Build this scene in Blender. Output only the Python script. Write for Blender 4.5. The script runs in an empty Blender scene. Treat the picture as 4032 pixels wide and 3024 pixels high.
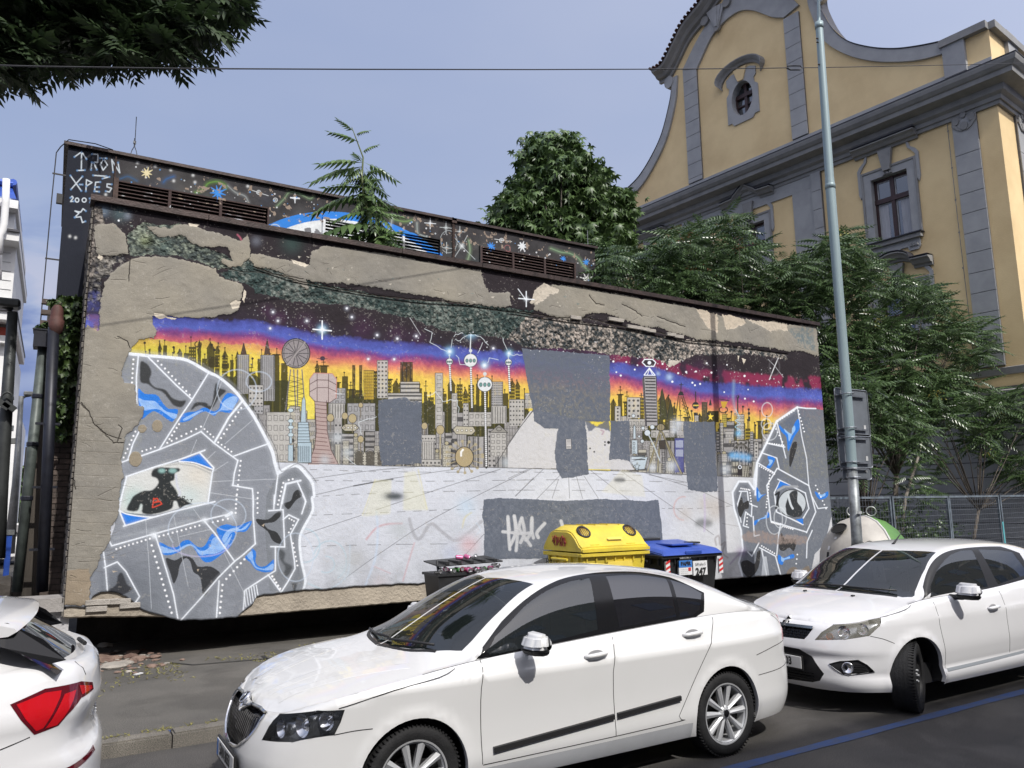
import bpy, bmesh, math, random
import numpy as np
from mathutils import Vector, Matrix, noise as mnoise
from mathutils.geometry import delaunay_2d_cdt
random.seed(7); np.random.seed(7)
SC = bpy.context.scene
COL = SC.collection
R = math.radians
# ---------------------------------------------------------------- camera
# street frame: X runs along the painted wall to the right, Y across the street away from the camera, Z up
F, EYE = 3000.0, 1.968
def _cam():
 c = np.array([2016., 1512.])
 up = np.array([1748. - c[0], -17493. - c[1], F]); up /= np.linalg.norm(up)
 a = 7090. - c[0]; y = -(up[0]*a + up[2]*F)/up[1]
 X = np.array([a, y, F]); X /= np.linalg.norm(X)
 return np.stack([X, np.cross(up, X), up])
RW = _cam()
cam_d = bpy.data.cameras.new('camera'); cam = bpy.data.objects.new('camera', cam_d); COL.objects.link(cam)
cam_d.sensor_width = 36; cam_d.lens = 36*F/4032; cam_d.clip_start = .05; cam_d.clip_end = 5000
_m = Matrix(((RW[0, 0], -RW[0, 1], -RW[0, 2], 0), (RW[1, 0], -RW[1, 1], -RW[1, 2], 0), (RW[2, 0], -RW[2, 1], -RW[2, 2], EYE), (0, 0, 0, 1)))
cam.matrix_world = _m
SC.camera = cam
def at(px, py, axis, val):
 """point of the street where a sight line meets the plane axis = val"""
 r = RW @ np.array([px - 2016., py - 1512., F]); t = (val - (EYE if axis == 2 else 0.))/r[axis]
 return Vector((t*r[0], t*r[1], EYE + t*r[2]))
# ---------------------------------------------------------------- sky, sun, exposure
SUN_EL, SUN_FROM = R(48), Vector((.09, -1, 0)).normalized()   # the sun stands behind the camera, a little to the right
w = bpy.data.worlds.new('World'); SC.world = w; w.use_nodes = True
N, L = w.node_tree.nodes, w.node_tree.links
N.clear()
sky = N.new('ShaderNodeTexSky'); sky.sky_type = 'NISHITA'; sky.sun_disc = False
sky.sun_elevation = SUN_EL; sky.sun_rotation = math.atan2(SUN_FROM.x, SUN_FROM.y); sky.air_density = 1.0; sky.dust_density = 3.0; sky.ozone_density = 2.2
tc = N.new('ShaderNodeTexCoord'); mp = N.new('ShaderNodeMapping'); mp.inputs['Scale'].default_value = (1, 1, 2.6)
nz = N.new('ShaderNodeTexNoise'); nz.inputs['Scale'].default_value = 1.7; nz.inputs['Detail'].default_value = 4; nz.inputs['Roughness'].default_value = .5
nz2 = N.new('ShaderNodeTexNoise'); nz2.inputs['Scale'].default_value = 4.5; nz2.inputs['Detail'].default_value = 5; nz2.inputs['Distortion'].default_value = .6
L.new(tc.outputs['Generated'], mp.inputs[0]); L.new(mp.outputs[0], nz.inputs[0]); L.new(mp.outputs[0], nz2.inputs[0])
def ramp(nodes, stops):
 r = nodes.new('ShaderNodeValToRGB'); e = r.color_ramp.elements
 while len(e) < len(stops): e.new(.5)
 for k, (p, c) in enumerate(stops):
  e[k].position = p; e[k].color = (*c, 1) if len(c) == 3 else c
 return r
cl = ramp(N, [(.35, (0, 0, 0)), (.72, (1, 1, 1))])
L.new(nz.outputs[0], cl.inputs[0])
# thin high veil: lilac haze all over, paler where the veil is thicker
veil = N.new('ShaderNodeMix'); veil.data_type = 'RGBA'
veil.inputs[6].default_value = (2.2, 2.8, 4.5, 1); veil.inputs[7].default_value = (2.9, 3.35, 4.75, 1)
L.new(cl.outputs[0], veil.inputs[0])
m1 = N.new('ShaderNodeMix'); m1.data_type = 'RGBA'; m1.inputs[0].default_value = .72
# white haze glow added on the sun's side, behind the camera, to lift the shaded yellow front
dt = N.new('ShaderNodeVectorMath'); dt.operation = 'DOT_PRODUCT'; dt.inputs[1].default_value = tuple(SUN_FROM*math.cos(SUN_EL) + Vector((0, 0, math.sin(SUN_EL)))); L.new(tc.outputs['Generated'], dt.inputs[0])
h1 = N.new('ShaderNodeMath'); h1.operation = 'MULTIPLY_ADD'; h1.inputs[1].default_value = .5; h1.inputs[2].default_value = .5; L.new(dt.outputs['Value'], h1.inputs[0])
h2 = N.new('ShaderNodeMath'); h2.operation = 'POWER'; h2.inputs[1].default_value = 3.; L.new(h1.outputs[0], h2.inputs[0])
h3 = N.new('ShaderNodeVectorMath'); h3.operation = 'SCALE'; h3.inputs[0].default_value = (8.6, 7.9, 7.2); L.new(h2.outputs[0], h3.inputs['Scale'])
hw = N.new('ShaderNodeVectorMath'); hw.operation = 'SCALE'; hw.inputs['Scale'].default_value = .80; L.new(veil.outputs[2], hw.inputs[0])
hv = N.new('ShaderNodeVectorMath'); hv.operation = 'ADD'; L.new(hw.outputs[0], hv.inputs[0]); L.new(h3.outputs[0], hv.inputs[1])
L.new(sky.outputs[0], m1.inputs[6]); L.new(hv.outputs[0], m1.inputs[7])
# towards the horizon: grey blue cumulus with paler rims
sep = N.new('ShaderNodeSeparateXYZ'); L.new(tc.outputs['Generated'], sep.inputs[0])
hr = ramp(N, [(.0, (1, 1, 1)), (.20, (.9, .9, .9)), (.36, (0, 0, 0))]); L.new(sep.outputs[2], hr.inputs[0])
c2 = ramp(N, [(.40, (.7, 1.0, 2.2)), (.50, (1.2, 1.6, 3.1)), (.56, (2.2, 2.6, 3.8)), (.63, (3.5, 3.5, 4.2))]); L.new(nz2.outputs[0], c2.inputs[0])
m2 = N.new('ShaderNodeMix'); m2.data_type = 'RGBA'
L.new(hr.outputs[0], m2.inputs[0]); L.new(m1.outputs[2], m2.inputs[6]); L.new(c2.outputs[0], m2.inputs[7])
bg = N.new('ShaderNodeBackground'); bg.inputs[1].default_value = .15
wo = N.new('ShaderNodeOutputWorld'); L.new(m2.outputs[2], bg.inputs[0]); L.new(bg.outputs[0], wo.inputs[0])
sd = bpy.data.lights.new('sun', 'SUN'); sd.energy = 3.45; sd.angle = R(.53); sd.color = (1, .965, .91)
sun = bpy.data.objects.new('sun', sd); COL.objects.link(sun)
sdir = -(SUN_FROM*math.cos(SUN_EL) + Vector((0, 0, math.sin(SUN_EL))))
sun.rotation_euler = sdir.to_track_quat('-Z', 'Y').to_euler()
vs = SC.view_settings
SC.display_settings.display_device = 'sRGB'
vs.view_transform = 'Standard'; vs.look = 'None'; vs.gamma = 1; vs.use_curve_mapping = False; vs.exposure = 0.17
SC.cycles.max_bounces = 6; SC.cycles.diffuse_bounces = 3; SC.cycles.glossy_bounces = 3; SC.cycles.transmission_bounces = 5; SC.cycles.transparent_max_bounces = 8
# ---------------------------------------------------------------- helpers
def lin(c):
 return tuple((x/12.92 if x <= .04045 else ((x + .055)/1.055)**2.4) for x in (v/255 for v in c))
MATS = {}
def mat(name, col, rough=.6, metal=0., var=.12, vscale=4., bump=0., bscale=60., coat=0., col2=None, spec=.5, alpha=1., trans=0., aniso=(1, 1, 1)):
 """procedural material: noise drives the colour, a second noise the relief"""
 if name in MATS: return MATS[name]
 m = bpy.data.materials.new(name); m.use_nodes = True; MATS[name] = m
 n, l = m.node_tree.nodes, m.node_tree.links; b = n['Principled BSDF']
 c = lin(col) if max(col) > 1.01 else col
 c2 = (lin(col2) if max(col2) > 1.01 else col2) if col2 else tuple(max(0, x*(1 - 2.2*var)) for x in c)
 t = n.new('ShaderNodeTexCoord'); mpn = n.new('ShaderNodeMapping'); mpn.inputs['Scale'].default_value = aniso; l.new(t.outputs['Object'], mpn.inputs[0])
 a = n.new('ShaderNodeTexNoise'); a.inputs['Scale'].default_value = vscale; a.inputs['Detail'].default_value = 6; a.inputs['Roughness'].default_value = .6
 l.new(mpn.outputs[0], a.inputs[0])
 r = ramp(n, [(.32, c2), (.62, c)]); l.new(a.outputs[0], r.inputs[0]); l.new(r.outputs[0], b.inputs['Base Color'])
 b.inputs['Roughness'].default_value = rough; b.inputs['Metallic'].default_value = metal
 b.inputs['Specular IOR Level'].default_value = spec
 if coat: b.inputs['Coat Weight'].default_value = coat; b.inputs['Coat Roughness'].default_value = .03
 if alpha < 1: b.inputs['Alpha'].default_value = alpha
 if trans: b.inputs['Transmission Weight'].default_value = trans
 if bump:
  k = n.new('ShaderNodeTexNoise'); k.inputs['Scale'].default_value = bscale; k.inputs['Detail'].default_value = 5; l.new(mpn.outputs[0], k.inputs[0])
  u = n.new('ShaderNodeBump'); u.inputs['Strength'].default_value = min(1, bump); u.inputs['Distance'].default_value = .02
  l.new(k.outputs[0], u.inputs['Height']); l.new(u.outputs[0], b.inputs['Normal'])
 return m
def leafmat(name, c1, c2, rough=.5):
 """leaf: colour differs from leaf to leaf, some light passes through"""
 if name in MATS: return MATS[name]
 m = bpy.data.materials.new(name); m.use_nodes = True; MATS[name] = m
 n, l = m.node_tree.nodes, m.node_tree.links; b = n['Principled BSDF']
 g = n.new('ShaderNodeNewGeometry'); r = ramp(n, [(0., c1), (.6, c2), (1., tuple(x*1.35 for x in c2))])
 l.new(g.outputs['Random Per Island'], r.inputs[0]); l.new(r.outputs[0], b.inputs['Base Color'])
 b.inputs['Roughness'].default_value = rough; b.inputs['Specular IOR Level'].default_value = .62
 tr = n.new('ShaderNodeBsdfTranslucent'); l.new(r.outputs[0], tr.inputs[0])
 mx = n.new('ShaderNodeMixShader'); mx.inputs[0].default_value = .22
 l.new(b.outputs[0], mx.inputs[1]); l.new(tr.outputs[0], mx.inputs[2]); l.new(mx.outputs[0], n['Material Output'].inputs[0])
 return m
class MB:
 """collects vertices and faces, then links them as ONE mesh object"""
 def __init__(s): s.v = []; s.f = []; s.sm = False
 def add(s, vs_, fs):
  o = len(s.v); s.v.extend([tuple(p) for p in vs_]); s.f.extend([tuple(o + i for i in f) for f in fs]); return s
 def box(s, x0, x1, y0, y1, z0, z1):
  v = [(x, y, z) for x in (x0, x1) for y in (y0, y1) for z in (z0, z1)]
  return s.add(v, [(0, 1, 3, 2), (4, 6, 7, 5), (0, 4, 5, 1), (2, 3, 7, 6), (0, 2, 6, 4), (1, 5, 7, 3)])
 def obox(s, c, ax, ay, az, hx, hy, hz):
  c = Vector(c); v = [c + ax*(i*hx) + ay*(j*hy) + az*(k*hz) for i in (-1, 1) for j in (-1, 1) for k in (-1, 1)]
  return s.add(v, [(0, 1, 3, 2), (4, 6, 7, 5), (0, 4, 5, 1), (2, 3, 7, 6), (0, 2, 6, 4), (1, 5, 7, 3)])
 def quad(s, a, b, c, d): return s.add([a, b, c, d], [(0, 1, 2, 3)])
 def tube(s, pts, r, n=6, cap=True, close=False):
  pts = [Vector(p) for p in pts]; rr = r if isinstance(r, (list, tuple)) else [r]*len(pts); o = len(s.v)
  up = None; m = len(pts)
  for i, p in enumerate(pts):
   d = (pts[(i + 1) % m] - pts[i - 1]) if close else (pts[min(i + 1, m - 1)] - pts[max(i - 1, 0)])
   d.normalize()
   if up is None: up = Vector((0, 0, 1)) if abs(d.z) < .9 else Vector((1, 0, 0))
   a = d.cross(up)
   if a.length < 1e-5: a = d.cross(Vector((1, 0, 0)))
   a.normalize(); b = a.cross(d); up = b
   for k in range(n):
    t = 2*math.pi*k/n; s.v.append(tuple(p + a*(rr[i]*math.cos(t)) + b*(rr[i]*math.sin(t))))
  for i in range(m if close else m - 1):
   j = (i + 1) % m
   for k in range(n): s.f.append((o + i*n + k, o + i*n + (k + 1) % n, o + j*n + (k + 1) % n, o + j*n + k))
  if cap and not close:
   s.f.append(tuple(o + k for k in range(n))[::-1]); s.f.append(tuple(o + (m - 1)*n + k for k in range(n)))
  return s
 def lathe(s, prof, c=(0, 0, 0), n=24, axis='z', a0=0, a1=2*math.pi):
  o = len(s.v); c = Vector(c); full = abs(a1 - a0 - 2*math.pi) < 1e-6; m = n if full else n + 1
  for r, h in prof:
   for k in range(m):
    t = a0 + (a1 - a0)*k/n
    q = {'z': (r*math.cos(t), r*math.sin(t), h), 'y': (r*math.cos(t), h, r*math.sin(t)), 'x': (h, r*math.cos(t), r*math.sin(t))}[axis]
    s.v.append(tuple(c + Vector(q)))
  for i in range(len(prof) - 1):
   for k in range(n):
    j = (k + 1) % m; s.f.append((o + i*m + k, o + i*m + j, o + (i + 1)*m + j, o + (i + 1)*m + k))
  return s
 def prism(s, pts, f0, f1):
  """extrude a 2d outline; f0 and f1 map (u, v) to the two end faces"""
  n = len(pts); a = [f0(*p) for p in pts]; b = [f1(*p) for p in pts]
  return s.add(a + b, [tuple(range(n)), tuple(range(2*n - 1, n - 1, -1))] + [(i, i + n, (i + 1) % n + n, (i + 1) % n) for i in range(n)])
 def build(s, name, m, parent=None, smooth=False, mats=None):
  me = bpy.data.meshes.new(name); me.from_pydata(s.v, [], s.f)
  for q in (mats or [m]): me.materials.append(q)
  if smooth: me.polygons.foreach_set('use_smooth', [True]*len(me.polygons))
  me.update()
  return link(name, me, parent)
def link(name, me, parent=None):
 o = bpy.data.objects.new(name, me); COL.objects.link(o)
 if parent is not None: o.parent = parent
 return o
def fixn(o, sharp=None):
 bm = bmesh.new(); bm.from_mesh(o.data); bmesh.ops.recalc_face_normals(bm, faces=bm.faces[:]); bm.to_mesh(o.data); bm.free()
 if sharp is not None:
  o.data.polygons.foreach_set('use_smooth', [True]*len(o.data.polygons)); o.data.set_sharp_from_angle(angle=R(sharp))
 return o
def tag(o, label=None, cat=None, group=None, kind=None):
 for k, v in (('label', label), ('category', cat), ('group', group), ('kind', kind)):
  if v: o[k] = v
 return o
def empty(name, loc=(0, 0, 0), label=None, cat=None, group=None, rz=0):
 o = bpy.data.objects.new(name, None); COL.objects.link(o); o.location = loc; o.rotation_euler[2] = rz
 o.empty_display_size = .1
 return tag(o, label, cat, group)
def copy_tree(o, parent=None):
 c = o.copy(); COL.objects.link(c); c.parent = parent
 for ch in list(o.children): copy_tree(ch, c)
 return c
def text_obj(s, size, m, name='lettering', depth=0.0, sx=1., sp=1., bold=0.0):
 """flat lettering as a mesh in its own xy plane, centred"""
 cu = bpy.data.curves.new(name, 'FONT'); cu.body = s; cu.size = size; cu.align_x = 'CENTER'; cu.align_y = 'CENTER'; cu.extrude = depth; cu.space_character = sp; cu.offset = bold; cu.resolution_u = 3
 t = bpy.data.objects.new(name, cu); COL.objects.link(t)
 dg = bpy.context.evaluated_depsgraph_get(); me = bpy.data.meshes.new_from_object(t.evaluated_get(dg)); bpy.data.objects.remove(t)
 for v in me.vertices: v.co.x *= sx
 me.materials.clear(); me.materials.append(m)
 return me
def place_text(s, size, m, parent, origin, ux, uy, **kw):
 me = text_obj(s, size, m, **kw); ux, uy = Vector(ux).normalized(), Vector(uy).normalized(); nn = ux.cross(uy)
 M = Matrix.Identity(4)
 for i in range(3): M[i][0], M[i][1], M[i][2], M[i][3] = ux[i], uy[i], nn[i], origin[i]
 me.transform(M)
 return link('lettering', me, parent)
# ---------------------------------------------------------------- wall paintings: brush strokes laid on a wall-sized canvas
def vnoise(h, w_, sc, seed):
 rs = np.random.RandomState(seed); gh, gw = int(h/sc) + 3, int(w_/sc) + 3; g = rs.rand(gh, gw).astype(np.float32)
 y = np.arange(h, dtype=np.float32)/sc; x = np.arange(w_, dtype=np.float32)/sc
 yi = y.astype(int); xi = x.astype(int); fy = (y - yi)[:, None]; fx = (x - xi)[None, :]
 fy = fy*fy*(3 - 2*fy); fx = fx*fx*(3 - 2*fx)
 a = g[yi][:, xi]; b = g[yi][:, xi + 1]; c = g[yi + 1][:, xi]; d = g[yi + 1][:, xi + 1]
 return (a*(1 - fx) + b*fx)*(1 - fy) + (c*(1 - fx) + d*fx)*fy
def fbm(h, w_, sc, seed, oct_=4):
 o = np.zeros((h, w_), np.float32); a = 1.; t = 0.
 for k in range(oct_):
  if sc < 1.2: break
  o += a*vnoise(h, w_, sc, seed + 17*k); t += a; a *= .55; sc /= 2.
 return o/t
def blur(m, r):
 r = int(r)
 if r < 1: return m
 for ax in (0, 1):
  for _ in range(2):
   p = np.pad(m, [(r + 1, r) if i == ax else (0, 0) for i in (0, 1)], mode='edge'); c = np.cumsum(p, axis=ax)
   n = m.shape[ax]
   m = (np.take(c, range(2*r + 1, 2*r + 1 + n), axis=ax) - np.take(c, range(0, n), axis=ax))/(2*r + 1)
 return m
def smooth(pts, n=6, close=False):
 p = np.array(pts, float); m = len(p); out = []
 for i in range(m if close else m - 1):
  g = (lambda k: p[k % m]) if close else (lambda k: p[min(max(k, 0), m - 1)])
  a, b, c, d = g(i - 1), g(i), g(i + 1), g(i + 2)
  for t in np.arange(n)/n:
   out.append(.5*(2*b + (c - a)*t + (2*a - 5*b + 4*c - d)*t*t + (3*b - a - 3*c + d)*t**3))
 if not close: out.append(p[-1])
 return [tuple(q) for q in out]
class Canvas:
 def __init__(s, Y, x0, x1, z0, z1, res):
  s.Y, s.x0, s.x1, s.z0, s.z1, s.res = Y, x0, x1, z0, z1, res
  s.w = int((x1 - x0)/res); s.h = int((z1 - z0)/res)
  X, Z = np.meshgrid(x0 + (np.arange(s.w) + .5)*res, z0 + (np.arange(s.h) + .5)*res)
  P = RW.T @ np.stack([X.ravel(), np.full(X.size, Y), (Z - EYE).ravel()])
  s.px = (2016 + F*P[0]/P[2]).reshape(s.h, s.w).astype(np.float32); s.py = (1512 + F*P[1]/P[2]).reshape(s.h, s.w).astype(np.float32)
  s.c = np.zeros((s.h, s.w, 3), np.float32); s.hg = np.zeros((s.h, s.w), np.float32)
  s.n1 = fbm(s.h, s.w, 60, 1, 6) - .5; s.n2 = fbm(s.h, s.w, 60, 2, 6) - .5; s.nf = fbm(s.h, s.w, 9, 3, 3) - .5; s.ng = fbm(s.h, s.w, 200, 5, 5) - .5
 def bb(s, pts, pad):
  q = [at(x, y, 1, s.Y) for x, y in pts]; xs = [(p.x - s.x0)/s.res for p in q]; ys = [(p.z - s.z0)/s.res for p in q]
  k = pad/ s.res*.0055 + 3
  return max(0, int(min(ys) - k)), min(s.h, int(max(ys) + k)), max(0, int(min(xs) - k)), min(s.w, int(max(xs) + k))
 def mix(s, sl, m, col, a, hg=None):
  m = (m*a)[..., None]; s.c[sl] = s.c[sl]*(1 - m) + np.array(lin(col), np.float32)*m
  if hg is not None: s.hg[sl] = s.hg[sl]*(1 - m[..., 0]) + hg*m[..., 0]
 def mask(s, pts, soft=0, warp=0, pad=10):
  y0, y1, x0, x1 = s.bb(pts, pad + warp*2 + soft*2)
  if y1 <= y0 or x1 <= x0: return None, None
  sl = (slice(y0, y1), slice(x0, x1)); X, Y = s.px[sl], s.py[sl]
  if warp: X = X + (s.n1[sl]*5 + s.nf[sl]*4)*warp; Y = Y + (s.n2[sl]*5 + np.roll(s.nf[sl], 7, 1)*4)*warp
  ins = np.zeros(X.shape, bool); n = len(pts)
  for i in range(n):
   (ax, ay), (bx, by) = pts[i], pts[(i + 1) % n]
   if ay == by: continue
   c = (Y < max(ay, by)) & (Y >= min(ay, by))
   ins ^= c & (X < ax + (Y - ay)*(bx - ax)/(by - ay))
  m = ins.astype(np.float32)
  if soft: m = blur(m, soft*.7)
  return sl, m
 def poly(s, pts, col, a=1., soft=0, warp=0, hg=None, tex=0., tcol=None, hole=0.):
  sl, m = s.mask(pts, soft, warp)
  if sl is None: return
  if tex: m = m*np.clip(1 - tex*(s.nf[sl]*3 + .5), 0, 1)
  if hole: m = m*(s.n1[sl] + s.nf[sl]*.6 < .32 - hole)
  s.mix(sl, m, col, a, hg)
 def stroke(s, pts, w_, col, a=1., soft=.8, hg=None, dash=0):
  pad = w_ + soft*2; y0, y1, x0, x1 = s.bb(pts, pad + 4)
  if y1 <= y0 or x1 <= x0: return
  sl = (slice(y0, y1), slice(x0, x1)); m = np.zeros((y1 - y0, x1 - x0), np.float32)
  for i in range(max(1, len(pts) - 1)):
   a0, b0 = pts[i], pts[min(i + 1, len(pts) - 1)]
   if dash and i % (2*dash) >= dash: continue
   q0, q1, r0, r1 = s.bb([a0, b0], pad + 2)
   if q1 <= q0 or r1 <= r0: continue
   X = s.px[q0:q1, r0:r1]; Y = s.py[q0:q1, r0:r1]
   dx, dy = b0[0] - a0[0], b0[1] - a0[1]; l2 = dx*dx + dy*dy + 1e-6
   t = np.clip(((X - a0[0])*dx + (Y - a0[1])*dy)/l2, 0, 1)
   d = np.hypot(X - a0[0] - t*dx, Y - a0[1] - t*dy)
   v = np.clip((w_/2 + soft - d)/(2*soft) + 0., 0, 1)
   sub = m[q0 - y0:q1 - y0, r0 - x0:r1 - x0]; np.maximum(sub, v, out=sub)
  s.mix(sl, m, col, a, hg)
 def spray(s, p, r, col, a=.6):
  y0, y1, x0, x1 = s.bb([p], r*2.2)
  if y1 <= y0 or x1 <= x0: return
  sl = (slice(y0, y1), slice(x0, x1)); d2 = ((s.px[sl] - p[0])**2 + (s.py[sl] - p[1])**2)/(r*r)
  s.mix(sl, np.exp(-1.6*d2), col, a)
 def dots(s, pts, r, col, a=1.):
  for p in pts: s.stroke([p], 2*r, col, a, .7)
 def rows(s, a0, b0, n, r, col):
  s.dots([(a0[0] + (b0[0] - a0[0])*i/(n - 1), a0[1] + (b0[1] - a0[1])*i/(n - 1)) for i in range(n)], r, col)
 def circ(s, c, rx, ry, w_, col, a=1., soft=.8, n=28, a0=0, a1=360):
  s.stroke([(c[0] + rx*math.cos(R(t)), c[1] + ry*math.sin(R(t))) for t in np.linspace(a0, a1, n + 1)], w_, col, a, soft)
 def disc(s, c, rx, ry, col, a=1., soft=0):
  s.poly([(c[0] + rx*math.cos(t), c[1] + ry*math.sin(t)) for t in np.linspace(0, 2*math.pi, 25)[:-1]], col, a, soft)
 def star(s, c, r, n, col, w_=2.4, r2=.28):
  pts = []
  for k in range(2*n):
   q = r*(1 if k % 2 == 0 else r2)*random.uniform(.85, 1.1); t = math.pi*k/n + .3; pts.append((c[0] + q*math.cos(t), c[1] + q*math.sin(t)))
  s.poly(pts, col); s.stroke(pts + pts[:1], w_, col)
 def cross(s, c, r, col=(235, 240, 245), w_=2.5):
  s.spray(c, r*.35, col, .7)
  s.stroke([(c[0] - r, c[1] - r*.08), (c[0] + r, c[1] + r*.08)], w_, col); s.stroke([(c[0], c[1] - r), (c[0], c[1] + r)], w_, col)
 def material(s, name, gain, rough=.85, bump=.6):
  im = bpy.data.images.new(name, s.w, s.h, float_buffer=True); im.colorspace_settings.name = 'Non-Color'
  px = np.ones((s.h, s.w, 4), np.float32); px[..., :3] = np.clip(s.c*gain, 0.003, .9); im.pixels.foreach_set(px.ravel()); im.update()
  hi = bpy.data.images.new(name + '_relief', s.w, s.h, float_buffer=True); hi.colorspace_settings.name = 'Non-Color'
  px = np.ones((s.h, s.w, 4), np.float32); px[..., :3] = (s.hg)[..., None]; hi.pixels.foreach_set(px.ravel()); hi.update()
  m = bpy.data.materials.new(name); m.use_nodes = True; n, l = m.node_tree.nodes, m.node_tree.links; b = n['Principled BSDF']
  t = n.new('ShaderNodeTexImage'); t.image = im; t.extension = 'EXTEND'; h = n.new('ShaderNodeTexImage'); h.image = hi; h.extension = 'EXTEND'
  tc_ = n.new('ShaderNodeTexCoord'); gn = n.new('ShaderNodeTexNoise'); gn.inputs['Scale'].default_value = 90; gn.inputs['Detail'].default_value = 4
  l.new(tc_.outputs['Object'], gn.inputs[0])
  r = ramp(n, [(.3, (.86, .86, .86)), (.7, (1.08, 1.08, 1.08))]); l.new(gn.outputs[0], r.inputs[0])
  mx = n.new('ShaderNodeMix'); mx.data_type = 'RGBA'; mx.blend_type = 'MULTIPLY'; mx.inputs[0].default_value = 1
  l.new(t.outputs[0], mx.inputs[6]); l.new(r.outputs[0], mx.inputs[7]); l.new(mx.outputs[2], b.inputs['Base Color'])
  b.inputs['Roughness'].default_value = rough; b.inputs['Specular IOR Level'].default_value = .3
  u = n.new('ShaderNodeBump'); u.inputs['Strength'].default_value = bump; u.inputs['Distance'].default_value = 1.0
  ad = n.new('ShaderNodeMath'); ad.operation = 'MULTIPLY_ADD'; ad.inputs[1].default_value = .0035
  l.new(gn.outputs[0], ad.inputs[0]); l.new(h.outputs[0], ad.inputs[2]); l.new(ad.outputs[0], u.inputs['Height']); l.new(u.outputs[0], b.inputs['Normal'])
  return m
def P(s, ox=0, oy=0, k=1.):
 return [(ox + float(a.split(',')[0])/k, oy + float(a.split(',')[1])/k) for a in s.split()]
WH, LB, BK, GR = (236, 242, 250), (150, 190, 240), (38, 38, 42), (132, 138, 148)
BLUE = (44, 124, 220)
# ---------------------------------------------------------------- the long mural on the front wall
WY = 10.8                                     # plane of the painted wall
m = Canvas(WY, .15, 14.6, .30, 6.0, .005)
A = lambda s: P(s, 400, 1350, 2.592)
B = lambda s: P(s, 350, 1950, 2.458)
C1 = lambda s: P(s, 1000, 1200, 2.011)
D1 = lambda s: P(s, 2000, 1400, 2.011)
E1 = lambda s: P(s, 2850, 1550, 2.211)
G1 = lambda s: P(s, 2350, 1380, 3.19)
T0 = lambda s: P(s, 0, 800, 2.011)
T1 = lambda s: P(s, 1000, 400, 2.011)
T2 = lambda s: P(s, 2000, 700, 2.011)
U0 = lambda s: P(s, 0, 1500, 2.011)
V0 = lambda s: P(s, 1000, 1800, 2.011)
# sky bands, dark above, sunset below
tl = np.array([(200, 1250), (600, 1248), (800, 1255), (1000, 1268), (1200, 1307), (1300, 1325), (1500, 1343), (1750, 1365), (2000, 1388), (2070, 1392), (2400, 1425), (2600, 1452), (2750, 1500), (3000, 1520), (3300, 1536)], float)
off = m.py - np.interp(m.px, tl[:, 0], tl[:, 1]) + m.n1*26 + m.nf*12
st = [(-60, (40, 33, 38)), (-8, (44, 36, 48)), (6, (74, 82, 160)), (36, (84, 98, 182)), (56, (116, 62, 126)), (80, (186, 92, 108)), (102, (222, 142, 104)), (130, (232, 196, 92)), (230, (230, 208, 84)), (300, (228, 212, 96))]
so = np.array([q[0] for q in st]); sc_ = np.array([lin(q[1]) for q in st])
for k in range(3): m.c[..., k] = np.interp(off, so, sc_[:, k])
gl = (np.clip((1250 - m.px)/500, 0, 1)*(off > 90))[..., None]; m.c[...] = m.c*(1 - .55*gl) + np.array(lin((196, 200, 62)))*.55*gl
m.c *= (1 + (m.n2*.5 + m.nf*.35))[..., None]
E_ = ((m.px > 2400) & (off > -45) & (off < 0)); E_ = blur((E_ & (m.n1 > -.06)).astype(np.float32), 4)*(m.px > 2395); m.c[...] = m.c*(1 - .75*E_[..., None]) + np.array(lin((150, 44, 84)))*.75*E_[..., None]
# purple smudges and stars in the dark
for _ in range(26):
 x = random.uniform(950, 3100); m.spray((x, np.interp(x, tl[:, 0], tl[:, 1]) - random.uniform(15, 60)), random.uniform(20, 60), (70, 36, 70), .5)
hz = np.array([(900, 1812), (1089, 1819), (1500, 1835), (1945, 1841), (2447, 1855), (2650, 1867), (2970, 1880), (3300, 1885)], float)
# ---- the painted city
def basey(x): return float(np.interp(x, hz[:, 0], hz[:, 1]))
rc = random.Random(5)
def sil(x, y, w_, col=(52, 50, 26)):
 """dark skyline silhouettes with masts and balls"""
 m.poly([(x, y), (x + w_, y), (x + w_, y + 260), (x, y + 260)], col, .92, warp=.5)
 k = rc.random()
 if k < .35: m.poly([(x - 3, y), (x + w_/2, y - 22 - 12*rc.random()), (x + w_ + 3, y)], col, .9)
 elif k < .55: m.stroke([(x - 3, y + 3), (x + w_ + 3, y + 3)], 5, col)
 h = rc.uniform(14, 42); mx_ = x + w_*rc.uniform(.3, .7)
 m.stroke([(mx_, y), (mx_, y - h)], 2.6, (40, 38, 30)); m.dots([(mx_, y - h)], 3.2, (48, 44, 40))
 if rc.random() < .4: m.stroke([(mx_ - 7, y - h*.55), (mx_ + 7, y - h*.55)], 3, (40, 38, 30))
 if rc.random() < .5:
  for q in range(3):
   for r_ in range(5): m.dots([(x + w_*(q + .6)/3.2, y + 12 + r_*13)], 2.3, (206, 182, 62), .8)
for x0, x1, yo in ((560, 1120, 155), (1240, 2080, 165), (2405, 3080, 165)):
 x = x0
 while x < x1:
  w_ = rc.uniform(13, 30); t = np.interp(x, tl[:, 0], tl[:, 1]); sil(x, t + yo + rc.uniform(-45, 45), w_); x += w_ + rc.uniform(0, 10)
 pts = [(x, np.interp(x, tl[:, 0], tl[:, 1]) + yo + 62 + rc.uniform(-14, 14)) for x in range(x0, x1 + 20, 18)]
 m.poly(pts + [(x1, 1900), (x0, 1900)], (60, 60, 34), .93, warp=1)
INK = (48, 48, 50)
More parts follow.
